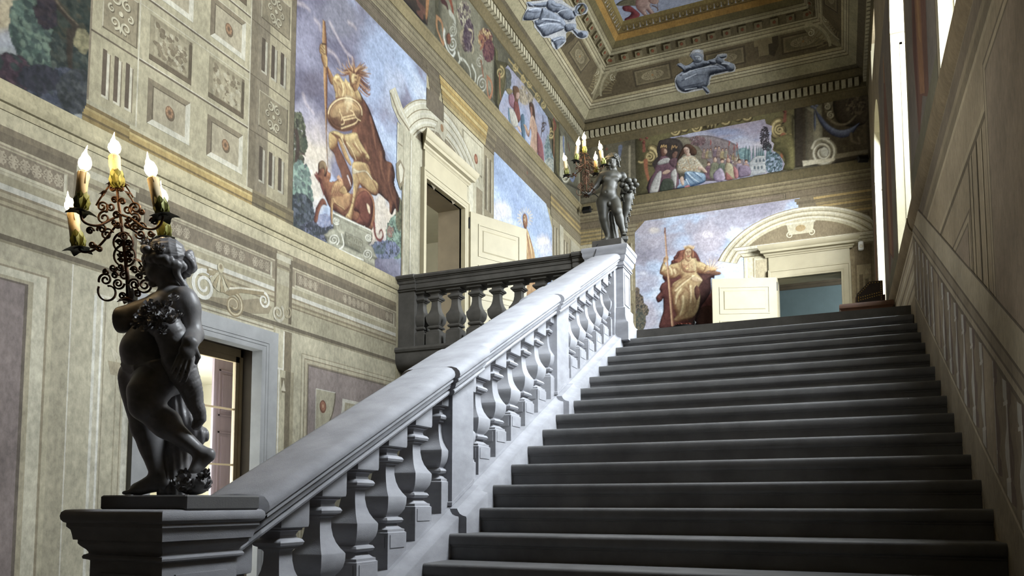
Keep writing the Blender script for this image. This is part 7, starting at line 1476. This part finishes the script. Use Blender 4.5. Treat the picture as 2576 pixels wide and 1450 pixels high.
c.blob([(455,500),(490,490),(515,560),(525,700),(500,660),(480,640),(465,590)], (70,48,36), (110,76,54), .07); c.blob([(470,660),(500,640),(530,720),(550,800),(555,960),(545,1090),(500,1060),(465,1000),(480,860),(470,790),(455,880),(430,860),(400,770),(390,740),(420,750),(450,810)], (176,124,94), (232,188,150), .10, (-.4,.5)); c.blob([(545,830),(580,880),(610,980),(625,1180),(570,1120),(550,1050)], (120,56,62), (186,110,112), .09); c.strokes([[(500,700),(515,820),(520,960)],[(530,760),(540,900)]], .03, (156,104,78), .01, .6); c.blob([(470,540),(490,560),(490,640),(475,640)], (150,100,76), None); c.strokes([[(445,420),(445,480)],[(490,460),(485,510)]], .05, (92,84,66), .02)
c.stroke([(590,880),(600,800),(615,720),(610,640)], .03, (70,58,50)); c.strokes([[(600,820),(630,790),(600,740),(630,720)],[(615,820),(595,790),(630,750),(600,720)],[(620,720),(650,730),(640,750)]], .03, (84,66,54), .02)
c.clip([(185,95),(210,65),(400,290),(560,500),(665,660),(690,790),(680,900),(700,1010),(735,1130),(735,1330),(100,560),(200,300)])
c.done('messenger_scene_fresco', 'frieze fresco of a robed woman meeting a bare-backed youth, high on the left wall', off=.006)
# ================================================================ FAR FRIEZE SURROUNDS
PL_F.frame(1590, 240, 5.576)
c = Canvas(PL_F, -5.44, .73, 8.69, 10.03, .0145, (98,88,56))
c.clouds([(0,(84,74,48)),(.5,(108,96,62)),(1,(128,114,74))], (1.2, 2), 51, 0, 1.4)
c.blob([(40,580),(2320,100),(2340,330),(2270,340),(2280,1020),(2110,1060),(200,1400),(60,1430)], (92,84,44), (136,124,66), .4, sm=0)
def vol2(cx, cy, r, dr, w=.07, asp=1.0, turns=1.7, col=(122,104,52), hi=(206,180,104), sh=(54,46,26)):
    for k, (cc, ww, o) in enumerate(((sh, w*1.3, 8), (col, w, 0), (hi, w*.35, -4))): c.stroke([(cx + o*.6 + asp*r*(1-.82*t)*math.cos(dr*2*PI*turns*t - 1.5), cy + o + r*(1-.82*t)*math.sin(dr*2*PI*turns*t - 1.5)) for t in np.linspace(0, 1, 30)], ww, cc, ww*.5, sm=2)
c.stroke([(400,470),(600,430),(900,380),(1100,440),(1300,290),(1600,220),(1820,225)], .16, (64,54,30), .12); c.stroke([(400,470),(500,500),(600,420),(760,420)], .10, (150,130,66), .06); c.stroke([(860,400),(1000,360),(1150,360),(1300,280)], .12, (150,130,70), .08); c.stroke([(1380,290),(1480,300),(1600,210),(1820,225)], .10, (150,130,66), .06)
for a in ((600,500,75,1),(740,460,50,-1),(900,450,80,1),(1320,350,75,-1),(1480,300,55,1),(1620,290,75,-1)): vol2(*a)
for x in (1060,1110,1160): c.blob([(x-24,425),(x-20,390),(x+20,380),(x+24,420),(x,470)], (110,92,46), (190,166,96), .04)
for x0, y0, s_ in ((260,860,1),(2060,480,-1)):
    vol2(x0, y0, 120, s_, .16, .85, 1.2); vol2(x0 - 10*s_, y0+10, 70, s_, .07, 1, 1.6); c.stroke([(x0 - 30*s_, y0+20),(x0 - 110*s_, y0+80),(x0 - 170*s_, y0+70)], .06, (176,150,80), .03)
c.stroke([(190,920),(200,1050),(235,1200)], .10, (150,84,44), .05); c.stroke([(2120,560),(2120,760),(2090,880)], .11, (160,92,46), .05); c.strokes([[(2140,360),(2150,240),(2140,190)],[(170,780),(165,680),(165,620)]], .07, (140,74,50), .04)
for x, y in ((120,620),(205,600),(165,660),(2100,195),(2170,180),(2140,225)): c.blob([(x-24,y),(x,y-24),(x+24,y),(x,y+24)], (110,44,38), (176,90,66), .05)
c.strokes([[(2250,330),(2250,700),(2250,1020)],[(70,640),(75,1000),(75,1400)],[(2310,110),(2320,320)]], .025, (70,62,36), .025, .9); c.blob([(1960,640),(2000,700),(1990,760),(2080,800),(2140,900),(2130,1040),(2280,1010),(2240,560)], (104,96,48), (150,138,70), .2)
# right-hand drapery panel (traced from a separate view) and left corner
PL_F.frame(1970, 190, 3.279)
c.blob([(90,200),(700,60),(720,700),(100,760)], (78,66,46), (112,96,66), .3, sm=0, tex=.15); c.blob([(110,240),(165,225),(165,740),(100,750)], (66,56,42), None, sm=0); c.blob([(180,265),(320,235),(330,700),(185,735)], (132,120,92), (176,164,128), .3, sm=0); c.blob([(335,180),(420,165),(420,370),(345,300)], (124,110,82), None, sm=0); c.blob([(375,200),(393,183),(412,200),(395,220)], (110,56,44), None)
c.blob([(430,180),(690,120),(690,380),(520,420),(430,350)], (70,58,42), (110,94,68), .2); vol2(365,260,26,1,.03,1,1.5,(150,138,108),(206,196,164)); vol2(395,330,30,-1,.035,1,1.5,(150,138,108),(206,196,164)); c.stroke([(370,350),(440,400),(540,390),(640,260),(600,190),(540,200)], .05, (130,114,84), .03); c.leaves(600,250,80,70,160,.04,[(92,78,58),(120,104,76),(74,60,46)],1)
c.blob([(262,275),(300,320),(380,410),(470,450),(560,430),(630,390),(610,430),(560,490),(490,515),(420,500),(350,450),(290,370)], (74,80,112), (140,152,190), .10, (.1,.8)); c.blob([(255,290),(270,330),(272,400),(262,460),(252,400)], (80,88,120), (130,142,176), .05); c.strokes([[(300,330),(380,440),(460,480),(560,460)],[(290,330),(340,400)]], .025, (92,104,146), .01, .8)
for x, y in ((240,258),(275,250),(262,270)): c.blob([(x-16,y),(x,y-16),(x+16,y),(x,y+14)], (96,104,136), (160,170,200), .03)
vol2(330,640,110,1,.09,.95,2.2,(150,138,108),(226,218,190),(84,72,52)); c.blob([(300,620),(340,590),(375,620),(360,670),(320,670)], (196,186,154), (240,234,210), .06); c.stroke([(240,600),(270,540),(330,520),(380,520)], .05, (206,196,166), .02); c.stroke([(560,480),(570,540),(630,560),(620,510)], .05, (120,104,76), .03); c.blob([(160,705),(420,680),(430,690),(420,705),(165,750)], (206,194,160), None, sm=0); c.blob([(430,650),(700,610),(700,640),(430,690)], (130,116,86), None, sm=0)
PL_F.frame(1440, 370, 5.8)
c.blob([(90,-260),(500,-330),(520,640),(95,760)], (104,94,66), (140,128,94), .4, sm=0); c.strokes([[(470,-60),(480,200)],[(100,-150),(480,-220)],[(690,0),(690,150),(700,240)]], .04, (80,70,48), .03); vol2(290,330,110,1,.09,1,1.6,(120,108,78),(176,164,126)); c.stroke([(700,0),(690,100),(680,190)], .10, (104,112,136), .04); c.blob([(820,-20),(850,-20),(850,440),(820,440)], (150,138,106), None, sm=0); c.blob([(480,30),(500,10),(520,30),(500,50)], (130,74,52), None)
c.done('frieze_painting', None, parent=wf, off=.0015)
# ================================================================ CEILING: painted cove, modillions, open sky
BANDS = [(.00,.10,(84,72,50)),(.10,.30,(96,84,60)),(.30,.50,(168,156,116)),(.50,.515,(92,78,54)),(.515,.56,(186,172,132)),(.56,.575,(96,82,56)),(.575,.62,(206,192,150)),(.62,.635,(104,88,60)),(.635,.69,(190,172,124)),(.69,1.16,(96,80,52)),(1.16,1.19,(150,136,98)),(1.19,1.235,(190,176,134)),(1.235,1.25,(104,88,60)),(1.25,1.30,(180,166,124)),(1.30,1.315,(100,86,58)),(1.315,1.345,(186,172,130)),(1.345,1.53,(104,90,58)),(1.53,1.58,(186,174,132)),(1.58,1.59,(104,88,58)),(1.59,1.64,(164,150,108)),(1.64,1.66,(96,80,50)),(1.66,1.78,(112,98,54)),(1.78,1.90,(182,130,48)),(1.90,1.92,(110,78,30)),(1.92,2.06,(128,104,48)),(2.06,2.14,(150,126,62))]
def cove(pl, lo, hi, mit0, mit1):
    d = Decal(pl)
    for b0, b1, c in BANDS:
        d.poly([(lo + mit0*b0/_k, b0), (hi - mit1*b0/_k, b0), (hi - mit1*b1/_k, b1), (lo + mit0*b1/_k, b1)], c, 1)
    return d
def modillion(pl, a, b, w, hgt, dep, parent, i, base={}):
    key = id(pl)
    if key not in base:
        m = MB(); m.cur = pc((150,134,92))
        P = lambda x, y, z: pl.e1*x + pl.e2*y + pl.n*z
        rs = [[P(-w/2,-hgt/2,z), P(w/2,-hgt/2,z), P(w/2,hgt/2,z), P(-w/2,hgt/2,z)] for z in (0, dep)]
        if float(np.dot(np.cross(pl.e1, pl.e2), pl.n)) < 0: rs = [r[::-1] for r in rs]
        m.rings(rs); m.cur = pc((150,74,40)); n = 10; rr = [[P(.032*math.cos(2*PI*t/n), .032*math.sin(2*PI*t/n), z) for t in range(n)] for z in (dep, dep+.012)]; m.rings(rr)
        base[key] = m.build('modillion', M['fresco'], parent); o = base[key]
    else: o = copy_part(base[key], parent)
    o.location = pl.at(a, b, .002)
for pl, lo, hi, m0, m1, nm in ((PL_CF, XL, XR, 1, 1, 'cove_far'), (PL_CL, 2.0, YF, 0, 1, 'cove_left'), (PL_CR, 2.0, YF, 0, 1, 'cove_right')):
    d = cove(pl, lo, hi, m0, m1)
    # coffer panels with arabesque ovals and shadow blocks in the dark field
    a = hi - 1.75 if pl is not PL_CF else -4.15
    st = 1.75; n = 3 if pl is PL_CF else 4
    for i in range(n):
        c0 = (-3.55 + i*1.55) if pl is PL_CF else (YF - 1.95 - i*1.7)
        d.rect(c0-.42, c0+.42, .77, 1.12, (70,58,38), 2); d.rect(c0-.38, c0+.38, .80, 1.09, (124,108,74), 3); d.rect(c0-.34, c0+.34, .83, 1.06, (104,90,60), 4); d.disc(c0, .945, .25, .095, (146,130,94), 22, 5); d.l = 6
        for k in range(9): t = 2*PI*k/9; d.scroll(c0 + .15*math.cos(t), .945 + .055*math.sin(t), .035, 40*k, 1.0, .010, (92,78,52), layer=7)
        d.disc(c0, .945, .025, .025, (160,112,60), 10, 8)
        e = c0 + (.78 if pl is PL_CF else -.85)
        d.poly([(e-.18,1.16),(e+.18,1.16),(e+.18,1.04),(e+.10,1.04),(e+.10,.84),(e-.10,.84),(e-.10,1.04),(e-.18,1.04)], (140,122,82), 3); d.poly([(e+.18,1.16),(e+.30,1.16),(e+.30,.98),(e+.20,.78),(e+.10,.84),(e+.10,1.04),(e+.18,1.04)], (62,50,32), 4)
    # corner consoles along the mitre
    for s0, s1 in (((XL, 1), (XR, -1)) if pl is PL_CF else ((YF, -1),)):
        d.poly([(s0 + s1*(.70/_k),.70),(s0 + s1*(.78/_k),.70),(s0 + s1*(1.18/_k + .30),1.10),(s0 + s1*(1.18/_k+.34),1.17),(s0 + s1*(1.17/_k),1.17)], (150,136,98), 9); d.scroll(s0 + s1*(1.18/_k + .22), 1.07, .07, 90, 1.4, .025, (206,194,156), dr=s1, layer=10)
        d.arc(s0 + s1*(.70/_k + .75), .72, .55, 178 if s1 > 0 else 2, 100 if s1 > 0 else 80, .05, (186,172,130), 12, 10)
        for k in range(7): t = math.radians((172 - 9*k) if s1 > 0 else (8 + 9*k)); xc_ = s0 + s1*(.70/_k + .75); d.line([(xc_ + .50*math.cos(t), .72 + .50*math.sin(t)), (xc_ + .30*math.cos(t), .72 + .30*math.sin(t))], .028, (132,114,74), 10)
    # egg ornament of the gilt frame
    aa = lo + .2
    while aa < hi - .2:
        if (pl is not PL_CF or XL + 2/_k < aa < XR - 2/_k) and (pl is PL_CF or aa < YF - 2/_k): d.disc(aa, 1.985, .040, .05, (92,72,36), 9, 3); d.disc(aa, 1.995, .026, .032, (150,122,58), 9, 4); d.poly([(aa+.05,1.94),(aa+.09,1.94),(aa+.075,1.975),(aa+.075,2.03),(aa+.065,2.03),(aa+.065,1.975)], (176,178,196), 4)
        aa += .14
    d.done('painted_' + nm, ce)
    k = 0; aa = (XL + 1.40/_k + .10) if pl is PL_CF else YF - 1.40/_k - .10; end = XR - 1.4/_k - .05 if pl is PL_CF else 8.5
    while (aa < end) if pl is PL_CF else (aa > end): modillion(pl, aa, 1.435, .15, .13, .05, ce, k); k += 1; aa += .31 if pl is PL_CF else -.31
# sky panel with a winged child
PL_CC.frame(1300, 0, 4.53)
c = Canvas(PL_CC, -4.04, -.68, 9.5, 15.30, .025)
c.clouds([(0,(140,154,196)),(.5,(158,172,212)),(1,(182,190,218))], (.5, .5), 61, 0, 1.2); c.keep &= True
c.done('painted_sky', None, parent=ce, off=.003)
c = Canvas(PL_CC, -4.0, -2.9, 13.6, 15.25, .011, (158,172,210)); c.clouds([(0,(146,160,202)),(.5,(158,172,212)),(1,(176,186,216))], (.5, .5), 61, 0, 1.1)
c.blob([(1130,50),(1200,0),(1300,-20),(1380,10),(1360,60),(1260,60),(1180,64)], (84,76,52), (150,140,100), .06); c.blob([(1205,70),(1280,60),(1330,90),(1400,150),(1390,190),(1330,230),(1240,235),(1230,210),(1280,180),(1300,140),(1220,120)], (104,24,36), (180,70,76), .09); c.blob([(1360,0),(1460,-60),(1530,0),(1520,70),(1570,140),(1575,165),(1530,165),(1470,110),(1500,185),(1470,190),(1400,130),(1360,80)], (176,120,110), (236,196,180), .09); c.blob([(1500,0),(1560,-20),(1620,0),(1600,40),(1540,40)], (180,126,110), (228,184,164), .05); c.stroke([(1545,60),(1590,80),(1610,110),(1600,122)], .03, (110,72,44), .015); c.stroke([(1605,30),(1606,115)], .012, (130,96,70))
c.clip([(1100,30),(1300,-120),(1700,-150),(1640,60),(1610,150),(1570,200),(1400,250),(1200,250)], 4)
c.done('winged_child_painting', 'painted winged child with red drapery in the blue sky of the ceiling', 'painting', off=.007)
# two seated figures in blue-grey monochrome
GD, GL = (34,40,54), (158,168,186)
PL_CL.frame(1310, 0, 6.308)
c = Canvas(PL_CL, 11.4, 15.0, .15, 1.6, .0095)
for P in ([(30,300),(60,210),(120,140),(230,110),(320,120),(350,190),(300,270),(200,310),(100,325)], [(190,60),(300,40),(430,20),(440,80),(360,110),(200,100)], [(95,40),(140,30),(190,60),(185,100),(120,100)], [(420,10),(500,-10),(560,40),(640,60),(760,120),(820,170),(850,240),(840,290),(740,320),(640,280),(560,200),(470,190),(400,110)], [(340,120),(430,150),(560,220),(660,290),(710,370),(690,430),(640,470),(560,490),(400,560),(350,575),(300,500),(240,420),(210,330),(280,290)], [(240,400),(300,390),(520,360),(640,400),(690,440),(600,490),(470,540),(370,570),(310,500)], [(480,620),(640,570),(695,600),(695,660),(620,720),(560,780),(520,700)], [(690,400),(760,370),(860,380),(860,450),(800,480),(700,500)], [(820,480),(860,460),(920,510),(930,580),(890,570)], [(905,520),(950,490),(1000,480),(1050,510),(1040,570),(980,600),(920,590)], [(820,180),(870,150),(880,230),(850,250)]): c.blob(P, GD, GL, .10, (.3,.75), amb=.34, tex=.12, tsc=9)
c.blob([(860,150),(880,90),(930,55),(1000,60),(1045,120),(1020,190),(960,220),(890,215)], (38,44,56), (84,92,106), .05); c.blob([(860,150),(890,90),(940,85),(970,130),(960,180),(900,210),(868,200)], (84,94,112), (176,188,202), .06); c.strokes([[(905,125),(915,140)],[(950,115),(965,128)],[(930,120),(925,150)],[(895,160),(915,165)]], .012, (40,44,54)); c.blob([(910,540),(950,505),(985,540),(960,580),(925,575)], (40,46,58), None)
c.strokes([[(300,290),(440,330),(600,350),(690,420)],[(280,380),(400,330),(560,340)],[(420,560),(560,500),(660,470)],[(230,330),(250,400),(320,480)],[(520,180),(600,170),(680,130)],[(480,60),(560,100),(640,100)],[(740,330),(780,330),(850,260)],[(500,660),(600,620),(690,620)],[(100,170),(200,190),(330,180)]], .03, (40,46,62), .01, .75); c.strokes([[(330,300),(460,300),(620,330)],[(300,400),(440,370),(620,380)],[(580,200),(640,160),(740,150)],[(130,150),(230,130),(310,140)],[(520,640),(620,600)]], .02, (206,214,226), .008, .6)
c.clip([(20,320),(60,200),(100,100),(80,40),(140,20),(420,-10),(560,-60),(700,40),(830,120),(880,60),(990,40),(1060,120),(1030,210),(930,240),(860,270),(880,400),(880,450),(960,480),(1060,490),(1060,580),(980,610),(890,590),(800,500),(710,520),(710,660),(560,790),(480,690),(470,600),(350,590),(290,520),(210,420),(190,320)], 2)
c.done('grey_seated_figure_painting', 'blue-grey painted seated youth holding a shell on the left cove of the ceiling', 'painting', off=.012, group='monochrome ceiling figures', gain=1.5)
PL_CF.frame(1680, 0, 4.531)
c = Canvas(PL_CF, -3.2, -1.6, .15, 1.5, .0095)
for P in ([(90,900),(140,830),(260,790),(420,760),(560,735),(680,760),(700,800),(640,820),(520,850),(480,870),(460,960),(420,1000),(300,1020),(200,1050),(130,1020),(95,960)], [(600,690),(690,690),(755,740),(750,800),(690,815),(640,760),(560,720)], [(220,760),(300,690),(400,670),(480,690),(500,730),(420,760),(280,800)], [(150,780),(240,730),(270,780),(190,830)], [(105,735),(160,725),(200,760),(200,810),(150,800)], [(470,690),(540,670),(560,720),(500,740)], [(545,690),(570,640),(620,650),(630,720),(570,730)], [(590,640),(660,620),(665,650),(610,665)], [(390,990),(440,990),(475,1040),(460,1065),(430,1050)]): c.blob(P, GD, GL, .13, (.3,.75), amb=.34, tex=.10, tsc=9)
c.blob([(255,640),(280,610),(340,600),(400,630),(395,690),(350,715),(290,710),(262,680)], (60,66,82), (150,160,176), .05); c.blob([(300,650),(340,630),(380,650),(375,690),(330,700)], (104,114,132), (196,204,216), .05); c.strokes([[(312,655),(328,655)],[(348,652),(364,655)],[(338,655),(336,675)],[(320,688),(356,688)]], .012, (44,50,62))
for k in range(8): t = math.radians(20 + 20*k); c.stroke([(340 + 20*math.cos(t), 595 - 14*math.sin(t)), (340 + 36*math.cos(t), 595 - 30*math.sin(t))], .014, (176,186,204), .004)
c.strokes([[(140,860),(300,800),(480,770),(640,770)],[(160,920),(300,860),(430,850)],[(180,990),(320,960),(430,930)],[(460,870),(440,960),(400,1000)],[(300,720),(330,760),(300,790)],[(560,740),(640,780),(690,800)]], .03, (44,50,66), .01, .75); c.strokes([[(170,850),(320,790),(520,750)],[(200,900),(330,840)],[(200,1020),(330,1000)],[(620,720),(700,730)]], .022, (206,214,226), .008, .65)
c.clip([(80,930),(100,860),(180,800),(100,740),(150,715),(210,750),(300,690),(250,640),(290,570),(400,570),(410,690),(480,680),(540,660),(570,620),(670,610),(670,660),(640,690),(760,730),(765,810),(680,825),(500,870),(480,960),(440,985),(485,1050),(440,1075),(400,1020),(200,1060),(110,1030)], 2)
c.done('grey_seated_figure_painting', 'blue-grey painted bearded man with raised hands on the far cove of the ceiling', 'painting', off=.012, group='monochrome ceiling figures', gain=1.5)
# ================================================================ RIGHT WALL: painted balustrade, panels, drapery
d = Decal(PL_R); F0 = PL_R.frame(0, 0, 1)
def sl(y0, y1, h0, h1, c, layer): d.poly([(y0, nose(y0)+h0), (y1, nose(y1)+h0), (y1, nose(y1)+h1), (y0, nose(y0)+h1)], c, layer)
d.rect(2.0, 8.45, .3, 4.40, (152,130,98), 1)
for z0, z1, c in ((4.25,4.40,(104,86,66)),(4.19,4.25,(136,116,86)),(4.10,4.19,(116,98,72)),(4.06,4.10,(170,148,112)),(3.66,3.70,(96,80,58)),(3.70,3.74,(168,146,110))): d.rect(2.0, 8.45, z0, z1, c, 2)
for y0, y1, z0, z1 in ((5.05,8.4,2.5,3.40),(2.2,4.45,1.2,3.95)):
    for o, c in ((0,(104,86,66)),(.02,(166,144,110)),(.06,(106,90,68)),(.08,(140,118,94))): d.rect(y0+o, y1-o, z0, z1-o, c, 3 + int(o*100))
for y, w, c in ((4.72,.03,(100,84,62)),(4.90,.02,(168,146,112)),(5.0,.015,(104,88,66)),(4.56,.02,(176,154,118))): d.rect(y, y+w, 1.2, 3.66, c, 14)
Y0, Y1 = 2.2, 8.50
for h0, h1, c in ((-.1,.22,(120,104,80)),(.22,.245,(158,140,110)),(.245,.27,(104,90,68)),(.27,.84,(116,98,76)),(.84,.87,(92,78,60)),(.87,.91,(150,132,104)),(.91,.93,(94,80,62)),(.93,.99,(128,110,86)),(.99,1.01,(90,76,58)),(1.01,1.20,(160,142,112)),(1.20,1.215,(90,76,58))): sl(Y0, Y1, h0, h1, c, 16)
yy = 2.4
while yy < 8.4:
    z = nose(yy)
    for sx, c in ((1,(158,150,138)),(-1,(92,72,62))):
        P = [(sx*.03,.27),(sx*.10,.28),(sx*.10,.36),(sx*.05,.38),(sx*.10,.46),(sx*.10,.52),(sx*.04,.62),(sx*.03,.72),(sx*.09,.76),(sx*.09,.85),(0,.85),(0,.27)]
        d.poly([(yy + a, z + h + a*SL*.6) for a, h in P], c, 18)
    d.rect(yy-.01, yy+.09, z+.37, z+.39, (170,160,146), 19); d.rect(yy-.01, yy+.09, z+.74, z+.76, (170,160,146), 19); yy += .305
for ya in (2.45, 4.55, 6.64): sl(ya, ya+.26, .27, .85, (140,120,94), 20)
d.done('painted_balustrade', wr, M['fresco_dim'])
d = Decal(PL_R)
d.rect(8.50, YF, ZLAND, 4.40, (186,166,134), 1)
for i in range(5): d.rect(8.50, YF, ZLAND + .08 + i*.11, ZLAND + .12 + i*.11, ((132,112,92),(214,198,170))[i % 2], 2)
for y0, y1 in ((6.02,8.48),(10.42,13.28),(15.32,YF)):
    d.rect(y0, y1, 4.72, 8.45, (104,92,84), 2); d.rect(y0, y0+.10, 4.72, 8.45, (150,132,100), 3); d.rect(y1-.10, y1, 4.72, 8.45, (150,132,100), 3); d.rect(y0+.10, y0+.13, 4.72, 8.4, (84,68,52), 4)
    R = random.Random(int(y0*10)); yc = (y0+y1)/2
    P = lambda L: [(yc + (y1-y0)*.36*a, 4.75 + 3.4*b) for a, b in L]
    d.poly(P([(-.6,.05),(-.1,.12),(.35,.05),(.6,.35),(.4,.62),(.2,.80),(-.1,.97),(-.35,.75),(-.7,.45)]), (104,62,50), 5); d.poly(P([(-.3,.1),(.1,.15),(.25,.45),(.05,.75),(-.2,.6)]), (140,88,56), 6); d.poly(P([(-.15,.25),(.05,.3),(.1,.55),(-.05,.6)]), (164,112,66), 7); d.poly(P([(.3,.1),(.55,.3),(.35,.55),(.25,.35)]), (84,44,40), 7); d.poly(P([(-.12,.86),(.06,.88),(.08,.97),(-.06,1.0)]), (150,106,70), 7)
    d.rect(y0+.13, y1-.1, 4.72, 4.98, (96,88,66), 8)
d.done('painted_figures', wr, M['fresco_dim'])
